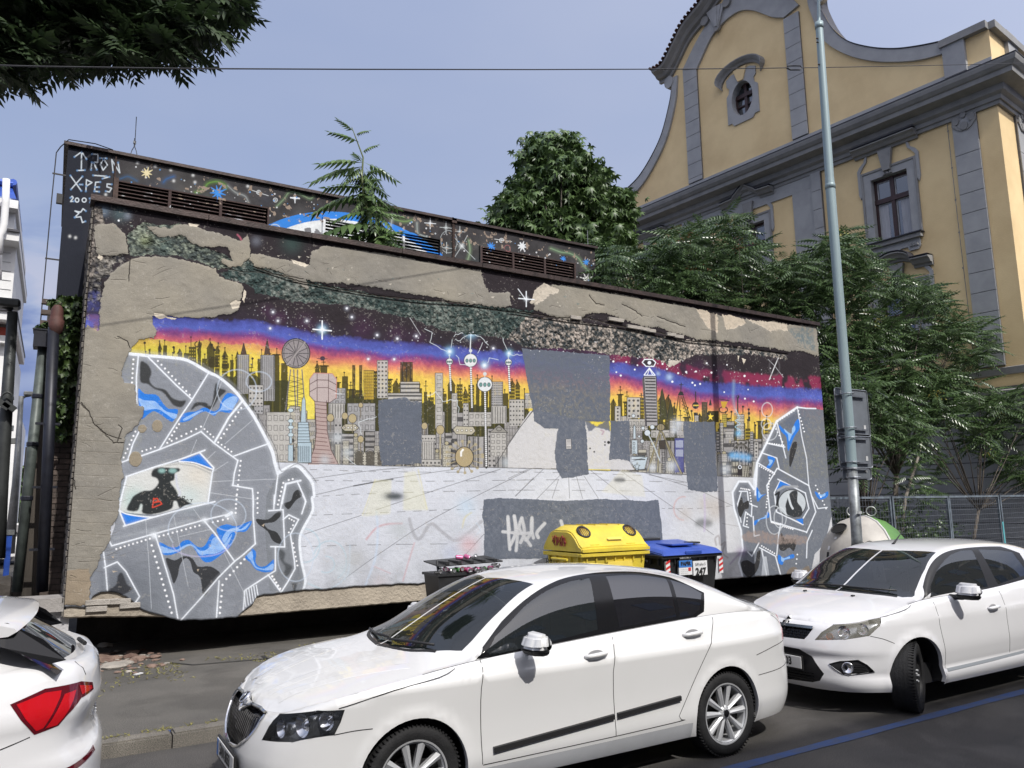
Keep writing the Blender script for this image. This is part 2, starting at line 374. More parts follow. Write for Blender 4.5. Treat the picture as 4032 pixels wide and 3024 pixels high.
def bld(x0, y0, x1, y1, col=(158, 156, 156), kind='w', nx=4, ny=6):
 m.poly([(x0, y0), (x1, y0), (x1, y1), (x0, y1)], col, .97, warp=.4, tex=.15)
 m.stroke([(x0, y1), (x0, y0), (x1, y0), (x1, y1)], 2.2, INK, .9)
 W_, H_ = x1 - x0, y1 - y0
 if kind == 'w':
  for j in range(ny):
   for i in range(nx):
    cx, cy = x0 + W_*(i + .5)/nx, y0 + H_*(j + .6)/ny; a, b = W_/nx*.28, H_/ny*.26
    m.stroke([(cx - a, cy - b), (cx + a, cy - b), (cx + a, cy + b), (cx - a, cy + b), (cx - a, cy - b)], 1.7, INK, .85)
 elif kind == 'd':
  for j in range(ny):
   for i in range(nx): m.dots([(x0 + W_*(i + .5)/nx, y0 + H_*(j + .6)/ny)], min(W_/nx, H_/ny)*.27, INK, .9)
 elif kind == 'h':
  for j in range(ny): m.stroke([(x0 + 4, y0 + H_*(j + .6)/ny), (x1 - 4, y0 + H_*(j + .6)/ny)], H_/ny*.42, INK, .85)
 elif kind == 'v':
  for i in range(nx): m.stroke([(x0 + W_*(i + .5)/nx, y0 + 5), (x0 + W_*(i + .5)/nx, y1 - 3)], W_/nx*.3, INK, .8)
 elif kind == 'g':
  for i in range(nx): m.stroke([(x0 + W_*(i + 1)/(nx + 1), y0), (x0 + W_*(i + 1)/(nx + 1), y1)], 1.6, INK, .75)
  for j in range(ny): m.stroke([(x0, y0 + H_*(j + 1)/(ny + 1)), (x1, y0 + H_*(j + 1)/(ny + 1))], 1.6, INK, .75)
G2, G3 = (164, 164, 166), (188, 186, 182)
# a rank of plain blocks first, so that no gap shows the sky
for x0, x1 in ((985, 1790), (1800, 2190), (2405, 3010)):
 x = x0
 while x < x1:
  w_ = rc.uniform(26, 56); h = rc.uniform(120, 225); b_ = basey(x)
  if x + w_ > 1830 and x0 < 2200 and x0 > 1500: pass
  g = rc.uniform(-14, 12); bld(x, b_ - h, x + w_, b_, (168 + g, 166 + g, 166 + g), rc.choice('wdhvgw'), rc.choice((2, 3, 4)), rc.choice((5, 6, 8))); x += w_ + rc.uniform(-4, 4)
# smaller foreground clutter
for x0, x1 in ((1010, 1780), (2410, 2960)):
 x = x0
 while x < x1:
  w_ = rc.uniform(16, 36); h = rc.uniform(40, 110); b_ = basey(x); g = rc.uniform(-10, 14)
  bld(x, b_ - h, x + w_, b_, (182 + g, 178 + g, 164 + g), rc.choice('dwvh'), rc.choice((2, 3)), rc.choice((3, 4, 5)))
  if rc.random() < .5: m.disc((x + w_/2, b_ - h - 8), 8, 8, (176, 168, 140)); m.circ((x + w_/2, b_ - h - 8), 8, 8, 1.8, INK)
  x += w_ + rc.uniform(4, 22)
def zb(s, *a, **k):
 (x0, y0), (x1, y1) = s; bld(x0, y0, x1, y1, *a, **k)
zb(C1('52,400 165,760'), G2, 'v', 6); zb(C1('100,850 290,1240'), G3, 'w', 4, 5); zb(C1('0,650 75,860'), G2, 'd', 3, 5)
zb(C1('590,660 725,790'), G2, 'w', 3, 3); zb(C1('590,780 720,900'), G3, 'v', 6); zb(C1('740,780 960,1000'), G2, 'w', 5, 3)
zb(C1('975,440 1060,740'), G3, 'd', 3, 9); zb(C1('1160,610 1310,740'), G3, 'h', 1, 4); zb(C1('1060,700 1330,770'), G3, 'h', 1, 2)
zb(C1('1160,455 1255,610'), (70, 58, 34), 'v', 3); zb(C1('870,520 950,750'), (190, 160, 60), 'g', 4, 9); zb(C1('780,480 800,740'), (60, 52, 30), 'n'); zb(C1('835,480 855,740'), (60, 52, 30), 'n')
zb(C1('1435,540 1495,980'), G3, 'w', 1, 7); zb(C1('1565,700 1610,980'), G3, 'w', 1, 5); zb(C1('1655,780 1700,960'), G3, 'd', 2, 5); zb(C1('1700,850 1880,960'), G3, 'w', 4, 2)
zb(C1('1880,610 1970,800'), G2, 'd', 6, 10); zb(C1('1880,800 2000,940'), G3, 'v', 6); zb(C1('2020,750 2140,960'), G3, 'd', 5, 6); zb(C1('1870,1010 2000,1200'), G3, 'w', 3, 4); zb(C1('2145,700 2210,820'), G3, 'w', 3, 2)
# arches
for k in range(3):
 (x, y), = C1(f'{800 + k*90},1180'); m.poly(smooth([(x, 1832), (x, y), (x + 15, y - 12), (x + 30, y), (x + 30, 1832)], 4), (92, 88, 80)); m.circ((x + 15, y), 17, 16, 2.2, INK, a0=180, a1=360)
# white ground
fl = (m.py > np.interp(m.px, hz[:, 0], hz[:, 1])).astype(np.float32)
fc = np.array(lin((204, 208, 217)))*np.clip(1.02 + m.ng[..., None]*.35 + m.n1[..., None]*.12 + m.nf[..., None]*.10, .5, 1.15)
low = np.clip((m.py - 2120)/160, 0, 1)[..., None]*np.clip(m.n2[..., None]*3 + .35, 0, .7); fc = fc*(1 - .28*low)
wr = np.clip((m.px - 2550)/300, 0, 1)[..., None]; fc = fc*(1 - wr*np.array([.02, .04, .09]))
m.c[...] = m.c*(1 - fl[..., None]) + fc*fl[..., None]
# wheel on a lattice tower
wc, = C1('332,385'); m.disc(wc, 55, 58, (146, 140, 142)); m.circ(wc, 55, 58, 4, INK); m.circ(wc, 48, 51, 2, INK)
for t in range(0, 180, 26): m.stroke([(wc[0] - 50*math.cos(R(t)), wc[1] - 53*math.sin(R(t))), (wc[0] + 50*math.cos(R(t)), wc[1] + 53*math.sin(R(t)))], 2.4, INK)
m.stroke(C1('265,470 400,300'), 9, (158, 152, 152)); m.stroke(C1('262,465 395,298'), 1.5, INK)
for s in ('290,515 250,830', '315,515 330,830', '380,515 400,780', '345,515 345,800'): m.stroke(C1(s), 4.5, (150, 146, 146)); m.stroke(C1(s), 1.7, INK)
for k in range(7): m.stroke(C1(f'{285 - k*6},{560 + k*38} {385 + k*3},{590 + k*38} {282 - k*6},{620 + k*38}'), 1.8, INK)
# water tower of pinkish slabs
m.poly(C1('480,760 575,760 580,1000 610,1150 670,1265 430,1265 480,1130 495,1000'), (178, 158, 154)); m.poly(C1('440,590 475,540 620,545 655,590 650,740 600,775 480,765 440,720'), (188, 174, 172))
for k in range(15): m.stroke(C1(f'{487 - max(0, k - 9)*9},{790 + k*32} {578 + max(0, k - 9)*12},{800 + k*32}'), 2.2, (96, 66, 62))
for s in ('440,590 475,540 620,545 655,590 650,740 600,775 480,765 440,720 440,590', '442,630 500,595 585,597 655,635', '442,690 500,655 585,657 655,690', '500,545 500,765', '590,545 590,770', '480,760 495,1000 480,1130 430,1265', '575,760 580,1000 610,1150 670,1265'): m.stroke(C1(s), 2.4, (84, 62, 60))
m.stroke(C1('440,590 475,540 620,545 655,590 650,740'), 2.4, (214, 146, 130))
# light blue rockets
for s, yb in (('270,1240 270,1110 310,1110 310,1240', 0), ('345,1250 345,1090 455,1090 455,1250', 0), ('345,1090 350,930 430,930 445,1090', 0), ('370,930 380,760 395,720 408,760 412,930', 0), ('280,1100 282,900 300,900 302,1100', 0)):
 m.poly(C1(s), (176, 196, 208)); q = C1(s); m.stroke(q + q[:1], 2, INK)
for y in (835, 920, 970, 1030): (a, b), = C1(f'291,{y}'); m.disc((a, b), 11, 8, (196, 214, 222)); m.circ((a, b), 11, 8, 1.8, INK)
for k in range(6): m.stroke(C1(f'{345},{950 + k*24} {440},{950 + k*24}'), 2, INK)
for k in range(6): m.stroke(C1(f'{355 + k*16},1120 {355 + k*16},1240'), 2.4, INK)
# saucers, domes, big ball
for s in ('690,975 720,945 800,945 830,975 800,1000 720,1000', '1575,990 1600,960 1735,965 1755,1000 1725,1030 1600,1025'):
 m.poly(C1(s), (186, 180, 160)); q = C1(s); m.stroke(q + q[:1], 2.4, INK); xs = [p[0] for p in q]; ys = sum(p[1] for p in q)/6
 for k in range(4): m.dots([(min(xs) + (max(xs) - min(xs))*(k + 1)/5, ys)], 4, (222, 220, 214)); m.circ((min(xs) + (max(xs) - min(xs))*(k + 1)/5, ys), 4.5, 4.5, 1.6, INK)
for s, r_ in (('780,900', 16), ('720,880', 12), ('1475,990', 16), ('1350,960', 12), ('605,895', 14), ('845,795', 9), ('845,1065', 12)):
 (a, b), = C1(s); m.disc((a, b), r_, r_*1.15, (180, 166, 130)); m.circ((a, b), r_, r_*1.15, 2, INK); m.stroke([(a, b + r_), (a, b + r_ + 40)], 3, (120, 110, 90))
m.stroke(C1('1475,1030 1475,1270'), 6, (170, 160, 132)); m.stroke(C1('1462,1030 1462,1270'), 1.5, INK); m.stroke(C1('1488,1030 1488,1270'), 1.5, INK)
bc, = C1('1665,1205'); m.disc(bc, 36, 40, (176, 160, 124)); m.circ(bc, 36, 40, 3, INK); m.stroke(C1('1640,1195 1640,1165 1655,1148'), 8, (240, 240, 236))
for t in range(0, 360, 22):
 c_, s_ = math.cos(R(t)), math.sin(R(t)); m.stroke([(bc[0] + 40*c_, bc[1] + 43*s_), (bc[0] + 72*c_, bc[1] + 66*s_)], 4, (160, 150, 124)); m.dots([(bc[0] + 72*c_, bc[1] + 62*s_)], 6, (176, 166, 138))
zb(C1('1325,1030 1440,1080'), G3, 'd', 5, 1); zb(C1('1325,1080 1430,1240'), G3, 'v', 6); zb(C1('1325,1225 1480,1270'), G3, 'd', 5, 1)
m.poly(C1('1870,1010 1940,950 2005,1010'), (150, 148, 142)); m.stroke(C1('1865,1012 1940,948 2008,1012 1865,1012'), 2.4, INK); m.circ(C1('1940,985')[0], 10, 7, 2, INK)
# tall poles with robot heads and lightning
for (hx, hy, r_, by) in ((1548, 450, 13, 700), (1715, 440, 26, 840), (1828, 630, 29, 1290), (2015, 455, 13, 700)):
 (a, b), = C1(f'{hx},{hy}'); (_, yb), = C1(f'0,{by}'); m.stroke([(a, b), (a + 6, yb)], 8, (60, 60, 60))
 for k in range(int((yb - b)/8)): m.dots([(a + 6*(k*8/(yb - b)), b + k*8)], 3.4, (232, 234, 236))
 m.disc((a, b), r_, r_, (222, 226, 228)); m.circ((a, b), r_, r_, 2.4, INK)
 for dx in (-.55, 0, .55): m.disc((a + dx*r_, b + r_*.05), r_*.2, r_*.27, (108, 150, 146)); m.circ((a + dx*r_, b + r_*.05), r_*.2, r_*.27, 1.7, INK)
 m.stroke([(a, b - r_), (a, b - r_ - 14)], 3, (200, 205, 205)); m.dots([(a, b - r_ - 12)], max(4, r_*.25), (210, 215, 215))
m.stroke(C1('1712,350 1718,225'), 4, (220, 225, 228))
for s, r_ in (('1720,220', 26), ('1548,370', 22), ('2020,385', 18), ('1825,480', 22), ('540,195', 22)): m.spray(C1(s)[0], r_, (150, 205, 235), .85); m.spray(C1(s)[0], r_*.45, (245, 250, 255), .9)
def bolt(s, w_=1.8, col=(226, 236, 240), a=.9):
 q = C1(s); out = [q[0]]
 for i in range(len(q) - 1):
  n = max(2, int(math.dist(q[i], q[i + 1])/12))
  for k in range(1, n + 1): out.append((q[i][0] + (q[i + 1][0] - q[i][0])*k/n + rc.uniform(-4, 4), q[i][1] + (q[i + 1][1] - q[i][1])*k/n + rc.uniform(-4, 4)))
 m.stroke(out, w_, col, a)
for s in ('1720,220 1690,110 1650,90', '1720,220 1770,150 1820,110', '1720,220 1620,230 1575,250', '1720,220 1800,200 1890,205', '1720,220 1640,280 1600,280', '1720,220 1790,260 1860,320', '1350,190 1410,210 1400,300 1460,330 1530,370', '1560,340 1575,270', '1810,300 1780,380', '1975,220 1980,310 2010,360', '2030,395 2130,400', '1850,460 1870,425 1940,430', '1600,400 1640,470 1720,500', '1370,720 1440,690 1500,760 1610,750 1625,850', '830,930 910,900 970,890', '830,930 850,1030', '640,700 700,710', '730,1205 820,1270'): bolt(s)
m.cross(C1('540,200')[0], 36, (240, 245, 250), 5); bolt('540,200 535,265', 4); m.stroke(C1('1190,30 1320,240'), 2, (210, 214, 218), .8)
for s in ('190,128', '418,128', '975,240', '1135,268', '775,98', '1285,248', '905,430', '1110,432', '735,28', '128,187', '1895,345', '1860,60', '150,58'): m.dots(C1(s), 4.5, (240, 242, 246)); m.spray(C1(s)[0], 12, (200, 205, 220), .4)
# crescent, planet, chimneys above the left head
m.circ(A('985,15')[0], 13, 11, 4, (60, 50, 40), a0=-30, a1=250); m.disc(C1('543,425')[0], 10, 9, (70, 56, 70)); m.stroke(C1('500,425 580,428'), 2.6, (80, 60, 70))
for s in ('480,60 480,120 500,120 500,60', '730,40 735,110 750,110 745,40', '975,60 975,110 990,110 990,60', '1090,140 1090,250 1190,250 1190,140', '1225,210 1225,260 1300,260 1300,210'): m.poly(A(s), (58, 52, 30), .9)
for s in ('590,45 590,110', '735,45 735,110', '1125,20 1125,60', '1150,70 1150,140', '1540,160 1540,250', '1250,140 1250,200', '440,0 445,90'): m.stroke(A(s), 3, (50, 44, 34)); m.dots(A(s)[:1], 5, (50, 44, 40))
zb(A('1385,120 1505,520'), G2, 'v', 6); zb(A('1635,125 1760,470'), G2, 'v', 6); zb(A('1500,430 1650,640'), G3, 'd', 4, 4)
for s in ('1420,120 1450,0 1480,120', '1660,120 1690,-40 1720,120'): m.poly(A(s), (84, 66, 56)); m.stroke(A(s), 2.4, INK)
# ---- right hand half of the city
def zg(s, *a, **k):
 (x0, y0), (x1, y1) = s; bld(x0, y0, x1, y1, *a, **k)
zg(G1('380,590 545,850'), G3, 'd', 3, 4); zg(G1('225,700 300,880'), G3, 'd', 1, 4); zg(G1('400,860 625,950'), G3, 'w', 5, 1); zg(G1('410,950 640,1010'), G3, 'd', 9, 2); zg(G1('680,1000 915,1090'), G3, 'w', 3, 1); zg(G1('915,880 980,1090'), G3, 'w', 2, 3)
m.poly(G1('590,325 570,350 605,950 625,950'), (96, 92, 96)); m.poly(G1('590,325 745,325 765,940 625,950'), (166, 164, 166)); m.stroke(G1('625,950 590,325 745,325 765,940'), 3, INK)
for k in range(15): m.stroke(G1(f'{612 + k*1.4},{350 + k*38.5} {728 + k*1.4},{352 + k*38.5}'), 5.6, INK, .92)
q = G1('570,150 600,112 700,112 740,150 715,200 620,200'); m.poly(q, (50, 44, 50)); m.stroke(q + q[:1], 4, WH); m.dots(G1('660,155'), 7, WH); m.stroke(G1('595,305 660,220 730,310'), 4, WH); m.stroke(G1('635,305 662,230 700,308'), 3, WH); m.stroke(G1('595,310 730,312'), 3.4, WH)
q = G1('1015,565 1040,515 1075,515 1095,565'); m.poly(q, INK); m.stroke(G1('1055,510 1060,410'), 3.5, INK); m.stroke(G1('1035,430 1085,430'), 3, INK)
for s in ('1025,575 985,870', '1085,575 1180,870', '1045,580 1040,750', '1065,580 1150,850'): m.stroke(G1(s), 3.4, (60, 58, 36))
for k in range(6): m.stroke(G1(f'{1060 + k*8},{600 + k*42} {1085 + k*17},{620 + k*42} {1064 + k*9},{640 + k*42}'), 2, (60, 58, 36))
for s in ('790,870 805,520 820,480 850,600 890,870', '880,860 915,690 925,620 950,720 965,860'): m.poly(G1(s), (72, 72, 44)); m.stroke(G1(s), 2.4, INK)
m.disc(G1('1240,690')[0], 13, 14, INK); m.stroke(G1('1215,690 1275,690'), 5, (216, 190, 80)); m.stroke(G1('1243,650 1240,520'), 4, INK); m.poly(G1('1215,780 1225,850 1280,850 1265,780'), INK)
zg(G1('1320,650 1385,900'), (90, 86, 60), 'g', 4, 12); zg(G1('1225,815 1280,890'), G3, 'v', 3); q = G1('1425,785 1437,815 1468,818 1443,840 1452,875 1428,855 1402,875 1412,840 1400,815 1420,812'); m.poly(G1('1395,760 1395,900 1530,900 1530,760'), (70, 64, 36)); m.poly(q, (240, 214, 80))
m.poly(G1('1405,690 1425,600 1445,690'), INK); m.circ(G1('1590,745')[0], 16, 12, 4, INK); m.poly(G1('1555,640 1575,720 1610,720 1645,640'), (200, 160, 60)); m.stroke(G1('1540,610 1660,630'), 3, INK); zg(G1('1575,800 1630,960'), (210, 190, 80), 'g', 3, 5)
zg(G1('1755,805 1850,1120'), G3, 'w', 3, 5); m.stroke(G1('1770,790 1768,600 1780,575'), 5, INK); m.circ(G1('1770,580')[0], 5, 6, 2, INK)
for s in ('1685,900 1690,770', '1835,790 1835,705', '1910,980 1908,740', '1990,1080 1990,940', '2040,1050 2040,950', '1200,880 1190,760', '1390,860 1395,790'): q = G1(s); m.stroke(q, 3.4, INK); m.dots(q[1:], 4.5, INK)
m.disc(G1('1910,790')[0], 5, 6, INK); m.poly(G1('1900,830 1900,890 1925,890 1925,830'), INK); zg(G1('1500,1020 1560,1260'), G3, 'h', 1, 6); zg(G1('1540,910 1590,1250'), G3, 'w', 2, 8); zg(G1('1610,1020 1720,1110'), G3, 'w', 3, 1); zg(G1('1520,1300 1640,1400'), G3, 'd', 6, 4); zg(G1('1925,1020 1965,1300'), G2, 'h', 1, 9); zg(G1('1975,1150 2030,1380'), G3, 'd', 1, 5)
zg(G1('975,1100 1095,1530'), (74, 78, 140), 'n'); m.poly(G1('990,1130 1085,1130 1085,1220 990,1220'), (188, 196, 214)); m.poly(G1('990,1245 1085,1245 1085,1330 990,1330'), (188, 196, 214))
for k in range(9): m.stroke(G1(f'{995 + k*11},1135 {995 + k*11},1325'), 1.4, (90, 94, 140))
m.poly(G1('770,870 840,900 910,880 905,1000 770,1000'), (66, 64, 38), .8, warp=1)
# derrick with ladder
for s in ('795,1010 640,1510', '810,1010 1060,1540', '800,1060 760,1520', '830,1040 960,1400'): m.stroke(G1(s), 6.5, (150, 142, 112)); q = G1(s); m.stroke([(q[0][0] - 3, q[0][1]), (q[1][0] - 4, q[1][1])], 1.4, INK); m.stroke([(q[0][0] + 3, q[0][1]), (q[1][0] + 4, q[1][1])], 1.4, INK)
m.disc(G1('803,965')[0], 15, 14, (150, 140, 112)); m.circ(G1('803,965')[0], 16, 14, 3, INK); m.stroke(G1('790,935 790,1000'), 1.5, INK); m.stroke(G1('815,935 815,1000'), 1.5, INK)
m.poly(G1('780,1135 860,1125 865,1240 790,1235'), (70, 64, 58)); m.stroke(G1('780,1135 860,1125 865,1240 790,1235 780,1135'), 2.5, INK)
for k in range(10): m.stroke(G1(f'815,{1260 + k*26} 858,{1262 + k*26}'), 2, INK)
m.stroke(G1('815,1245 835,1520'), 2, INK); m.stroke(G1('858,1245 865,1520'), 2, INK)
# pale blue rocket and ball man
for s in ('455,1110 460,960 470,930 485,960 490,1110', '440,1125 440,1300 510,1300 510,1125', '435,1320 430,1400 610,1390 605,1320', '430,1400 490,1500 600,1490 640,1330'): m.poly(G1(s), (190, 204, 212)); q = G1(s); m.stroke(q + q[:1], 1.8, INK)
for y in (1170, 1225, 1280): m.circ(G1(f'467,{y}')[0], 3.6, 6, 2, INK)
for s, r_ in (('460,820', 7), ('580,975', 7), ('697,962', 9), ('635,1035', 12), ('532,1080', 5), ('570,1140', 7)): m.disc(G1(s)[0], r_, r_, (204, 214, 220)); m.circ(G1(s)[0], r_, r_, 1.8, INK)
m.stroke(G1('650,1060 720,1200 790,1380'), 4.5, (190, 200, 206)); q = G1('505,1410 517,1440 543,1442 522,1462 530,1495 505,1477 478,1495 488,1460 468,1440 495,1438'); m.stroke(q + q[:1], 1.8, INK)
for k in range(8): m.rows(*G1(f'440,{1330 + k % 2*40} 600,{1330 + k % 2*40}'), 12, 2, INK)
# cage
cg = G1('1810,1370')[0]
for f_ in (-1, -.75, -.5, -.2, .1, .4, .65, .85, 1): m.stroke(smooth([(cg[0] + f_*12, cg[1] - 62), (cg[0] + f_*36, cg[1] - 30), (cg[0] + f_*45, cg[1] + 10), (cg[0] + f_*34, cg[1] + 66)], 6), 3, (66, 62, 52), .85)
m.circ((cg[0] - 8, cg[1] - 68), 32, 7, 2.6, (70, 66, 56)); m.poly(G1('1765,1440 1765,1570 1830,1575 1820,1440'), (50, 46, 48)); m.circ(G1('1797,1465')[0], 6, 6, 3, WH)
for s in ('1700,1320', '1760,1325', '1830,1335', '1900,1350'): m.spray(G1(s)[0], 17, (120, 186, 240), .8)
m.spray(G1('1780,1040')[0], 15, (110, 180, 225), .9); m.stroke(G1('1720,380 1712,600 1745,800'), 8, (150, 190, 210), .45, 6); m.stroke(smooth(G1('1745,740 1790,850 1740,880 1800,920 1735,960 1800,1000 1770,1060'), 5), 2.4, (170, 215, 235), .9)
for s, r_ in (('1010,920', 26), ('980,1000', 18), ('940,1450', 28), ('1600,1500', 30), ('700,1470', 20), ('420,1380', 20)): m.spray(G1(s)[0], r_, (206, 214, 224), .7)
for s in ('660,1050', '2000,1250', '740,1170', '560,1230'): m.spray(C1(s)[0], 26, (196, 206, 214), .6)
for s in ('476,240', '370,145', '510,185', '825,170', '1022,285', '1122,270', '1245,264', '1200,405', '1297,420', '1232,437', '948,392', '1855,320', '2015,385', '1900,490', '1600,523', '1350,328', '1440,278', '245,272', '300,315', '207,138', '1380,160', '880,232', '1635,180', '1860,605', '1970,640'): m.dots(G1(s), rc.uniform(2.6, 4.4), (240, 242, 246))
m.spray(G1('910,335')[0], 16, (180, 205, 235), .8); m.spray(G1('770,290')[0], 10, (180, 205, 235), .6)
# the road between the two halves of the city
m.poly(D1('0,700 175,440 220,430 610,520 690,560 800,580 1000,905 0,890'), (206, 206, 208), 1, tex=.06)
m.stroke(D1('0,700 100,560 205,430'), 2, INK); m.stroke(C1('1900,1290 2000,1130 2100,980 2212,830'), 2.2, INK)
m.stroke([(p[0], p[1]) for p in hz[:7]], 2.4, INK, .85)
# grid of lines on the white ground
for s in ('370,95 800,108 1300,118 2212,118', '470,183 1000,190 1500,190 2212,180', '475,312 900,290 1500,272 2212,260', '455,460 1000,440 1500,418 1850,412', '375,708 900,695 1830,683'): m.stroke(smooth(V0(s), 24), 2.1, (72, 72, 76), .8, dash=3)
for s in ('430,175 900,110 1300,75', '480,300 1000,185 1650,88', '400,610 850,460', '960,420 1350,290 1950,95', '720,960 1000,760 1450,470 2200,90', '1650,800 1820,610', '2070,310 2212,165'): m.stroke(smooth(V0(s), 6), 2.2, (64, 64, 70), .75)
m.stroke(V0('790,228 1000,190 1100,175'), 5, (56, 60, 64), .8)
for s in ('0,890 500,900 1300,945 1780,965', '0,920 500,930 1100,950', '0,985 700,985 1450,1005', '0,1065 700,1068 1400,1080 1780,1075', '1220,1210 1500,1210 1780,1190'): m.stroke(smooth(D1(s), 24), 2.1, (80, 78, 80), .75, dash=3)
for s in ('170,895 0,975', '280,900 60,1110', '410,950 225,1140', '480,950 488,1130', '540,950 590,1130', '600,950 715,1130', '655,910 965,1150', '895,915 1320,1210', '1060,920 1500,1060 1780,1190', '1330,1210 1630,1420', '1120,945 1420,1005', '400,980 350,1130'): m.stroke(D1(s), 2.1, (76, 76, 80), .7)
# ghosts of older paint on the ground
for s, c_, w_ in (('890,650 970,560 1060,530 1170,525', (206, 150, 156), 7), ('940,860 1080,920', (210, 160, 166), 3), ('1180,980 1220,840 1270,680', (206, 160, 166), 5), ('1650,560 1670,480 1720,440', (222, 206, 120), 6), ('1230,490 1270,620 1320,640 1400,530 1500,600 1600,660 1720,580 1800,510', (158, 158, 164), 13), ('970,430 980,600 960,800 885,1010', (196, 212, 232), 9), ('860,460 960,180', (222, 216, 160), 4), ('1300,100 1370,410', (220, 214, 150), 4), ('1620,1010 1720,900', (200, 206, 224), 4), ('430,1000 540,1050', (190, 220, 232), 5), ('600,1050 740,930 760,700', (196, 214, 230), 6), ('1760,520 1790,580 1700,660 1590,680', (200, 214, 228), 5), ('1560,940 1660,980', (212, 190, 200), 6)): m.stroke(smooth(V0(s), 6), w_, c_, .6, 3)
for c_, rx, ry, a0, a1 in ((V0('400,700')[0], 60, 66, -90, 200), (V0('600,820')[0], 66, 78, -160, 60), (V0('570,850')[0], 34, 32, -90, 120), (D1('1390,1210')[0], 38, 46, 90, 280)): m.circ(c_, rx, ry, 5, (176, 206, 220) if c_[0] < 2000 else (206, 160, 156), .6, 2.5, a0=a0, a1=a1)
m.poly(V0('870,470 960,180 1090,180 1080,450'), (220, 218, 186), .45, 4); m.poly(V0('1180,420 1190,120 1280,110 1380,420'), (222, 220, 184), .45, 4)
m.poly(D1('740,1080 900,900 1060,950 1090,1120 960,1110'), (220, 216, 190), .4, 4)
for s, rx, ry, a in (('1110,310', 52, 15, .95), ): (x, y), = V0(s); m.disc((x, y), rx*.62, ry*.8, (52, 58, 60), a, 8); m.disc((x, y), rx, ry, (90, 96, 100), .5, 10)
(x, y), = D1('885,985'); m.disc((x, y), 24, 9, (70, 74, 76), .8, 6); (x, y), = D1('1550,1325'); m.disc((x, y), 36, 18, (110, 114, 116), .8, 10)
for s, c_ in (('1150,570', (186, 192, 196)), ('1660,590', (196, 204, 214)), ('800,800', (184, 186, 188)), ('1560,760', (188, 196, 216)), ('1680,390', (190, 210, 228)), ('700,900', (196, 206, 214)), ('1000,1000', (210, 204, 210)), ('1700,690', (214, 178, 184))): m.spray(V0(s)[0], 46, c_, .7)
for s in ('1650,1180', '1560,1170', '1640,1250', '1400,1250'): m.spray(D1(s)[0], 40, (190, 180, 170), .5)
m.stroke(smooth(D1('1555,1100 1560,1250 1555,1390'), 4), 7, (196, 182, 216), .6, 3)
m.stroke(smooth(D1('1650,1500 1640,1450 1670,1430 1680,1500 1720,1480 1700,1560 1740,1600'), 5), 6, (120, 104, 100), .5, 3); m.stroke(smooth(D1('1760,1650 1850,1560 1900,1600'), 5), 6, (140, 110, 160), .5, 3)
m.stroke(D1('735,590 760,600 745,625'), 5, (170, 130, 150), .7, 2); m.dots(D1('650,735 683,762 768,685 768,708'), 3.4, (60, 60, 62)); m.dots(D1('797,688'), 6, (46, 46, 48))
# ---- grey rectangles rolled over the paint
GP = (98, 105, 118)
for s in (C1('985,760 1190,730 1240,765 1325,770 1325,1260 1010,1275 990,1150'), D1('110,-60 805,0 810,520 615,520 640,940 560,960 430,975 385,900 370,760 400,575 290,575 210,520'), D1('810,515 960,520 965,840 880,820 800,830'), D1('1385,525 1640,525 1660,1070 1560,1080 1430,1060 1395,800')): m.poly(s, GP, 1, 1.2, 1.6, hg=.0015, tex=.06)
m.poly(D1('610,500 700,560 800,500 800,600 760,580 690,570 640,600'), GP, .9, 2, 2)
m.poly([(1905, 1966), (1960, 1960), (2110, 1966), (2210, 1972), (2380, 1964), (2540, 1973), (2592, 1966), (2602, 2035), (2610, 2140), (2600, 2200), (1905, 2200), (1908, 2080), (1900, 2030)], GP, 1, 1.2, 1.2, hg=.0015, tex=.06)
m.stroke(D1('355,1165 330,1215 390,1230 350,1240'), 2, (70, 72, 78), .6); m.stroke(D1('420,1180 430,1230'), 2, (70, 72, 78), .6); m.stroke(D1('450,1180 460,1235 500,1230'), 2, (70, 72, 78), .6)
# white scrawl HW, dripping
for s in ('2010,470 2015,600 2025,730', '2060,470 2085,600 2075,740', '1970,590 2120,605 2180,600', '2120,480 2100,560 2150,640 2190,700', '2200,480 2195,560 2212,640'): m.stroke(smooth(V0(s), 5), 12, (206, 208, 212), .92, 2)
for s in ('110,1290 130,1400 100,1480', '190,1300 185,1400 140,1460', '290,1330 230,1400 240,1440', '420,1310 430,1345', '50,1270 60,1400 20,1500', '0,1290 10,1380'): m.stroke(smooth(D1(s), 5), 13, (206, 208, 212), .92, 2)
m.spray(D1('150,1420')[0], 60, (150, 154, 162), .35)
m.stroke(D1('1870,1360 1700,1330'), 3, (90, 80, 80), .3)
# small notice
m.poly(D1('458,662 500,662 502,740 460,740'), (206, 204, 204)); m.stroke(D1('458,662 500,662 502,740 460,740 458,662'), 2, (70, 70, 74))
for y in (675, 685, 700, 720, 730): m.stroke(D1(f'466,{y} 494,{y}'), 2.2, (110, 110, 112), dash=0)
# shaded posts painted in the dark on the right
m.poly(T2('1655,1080 1700,1090 1705,1330 1720,1659 1670,1659 1660,1330'), (52, 56, 60), .0)
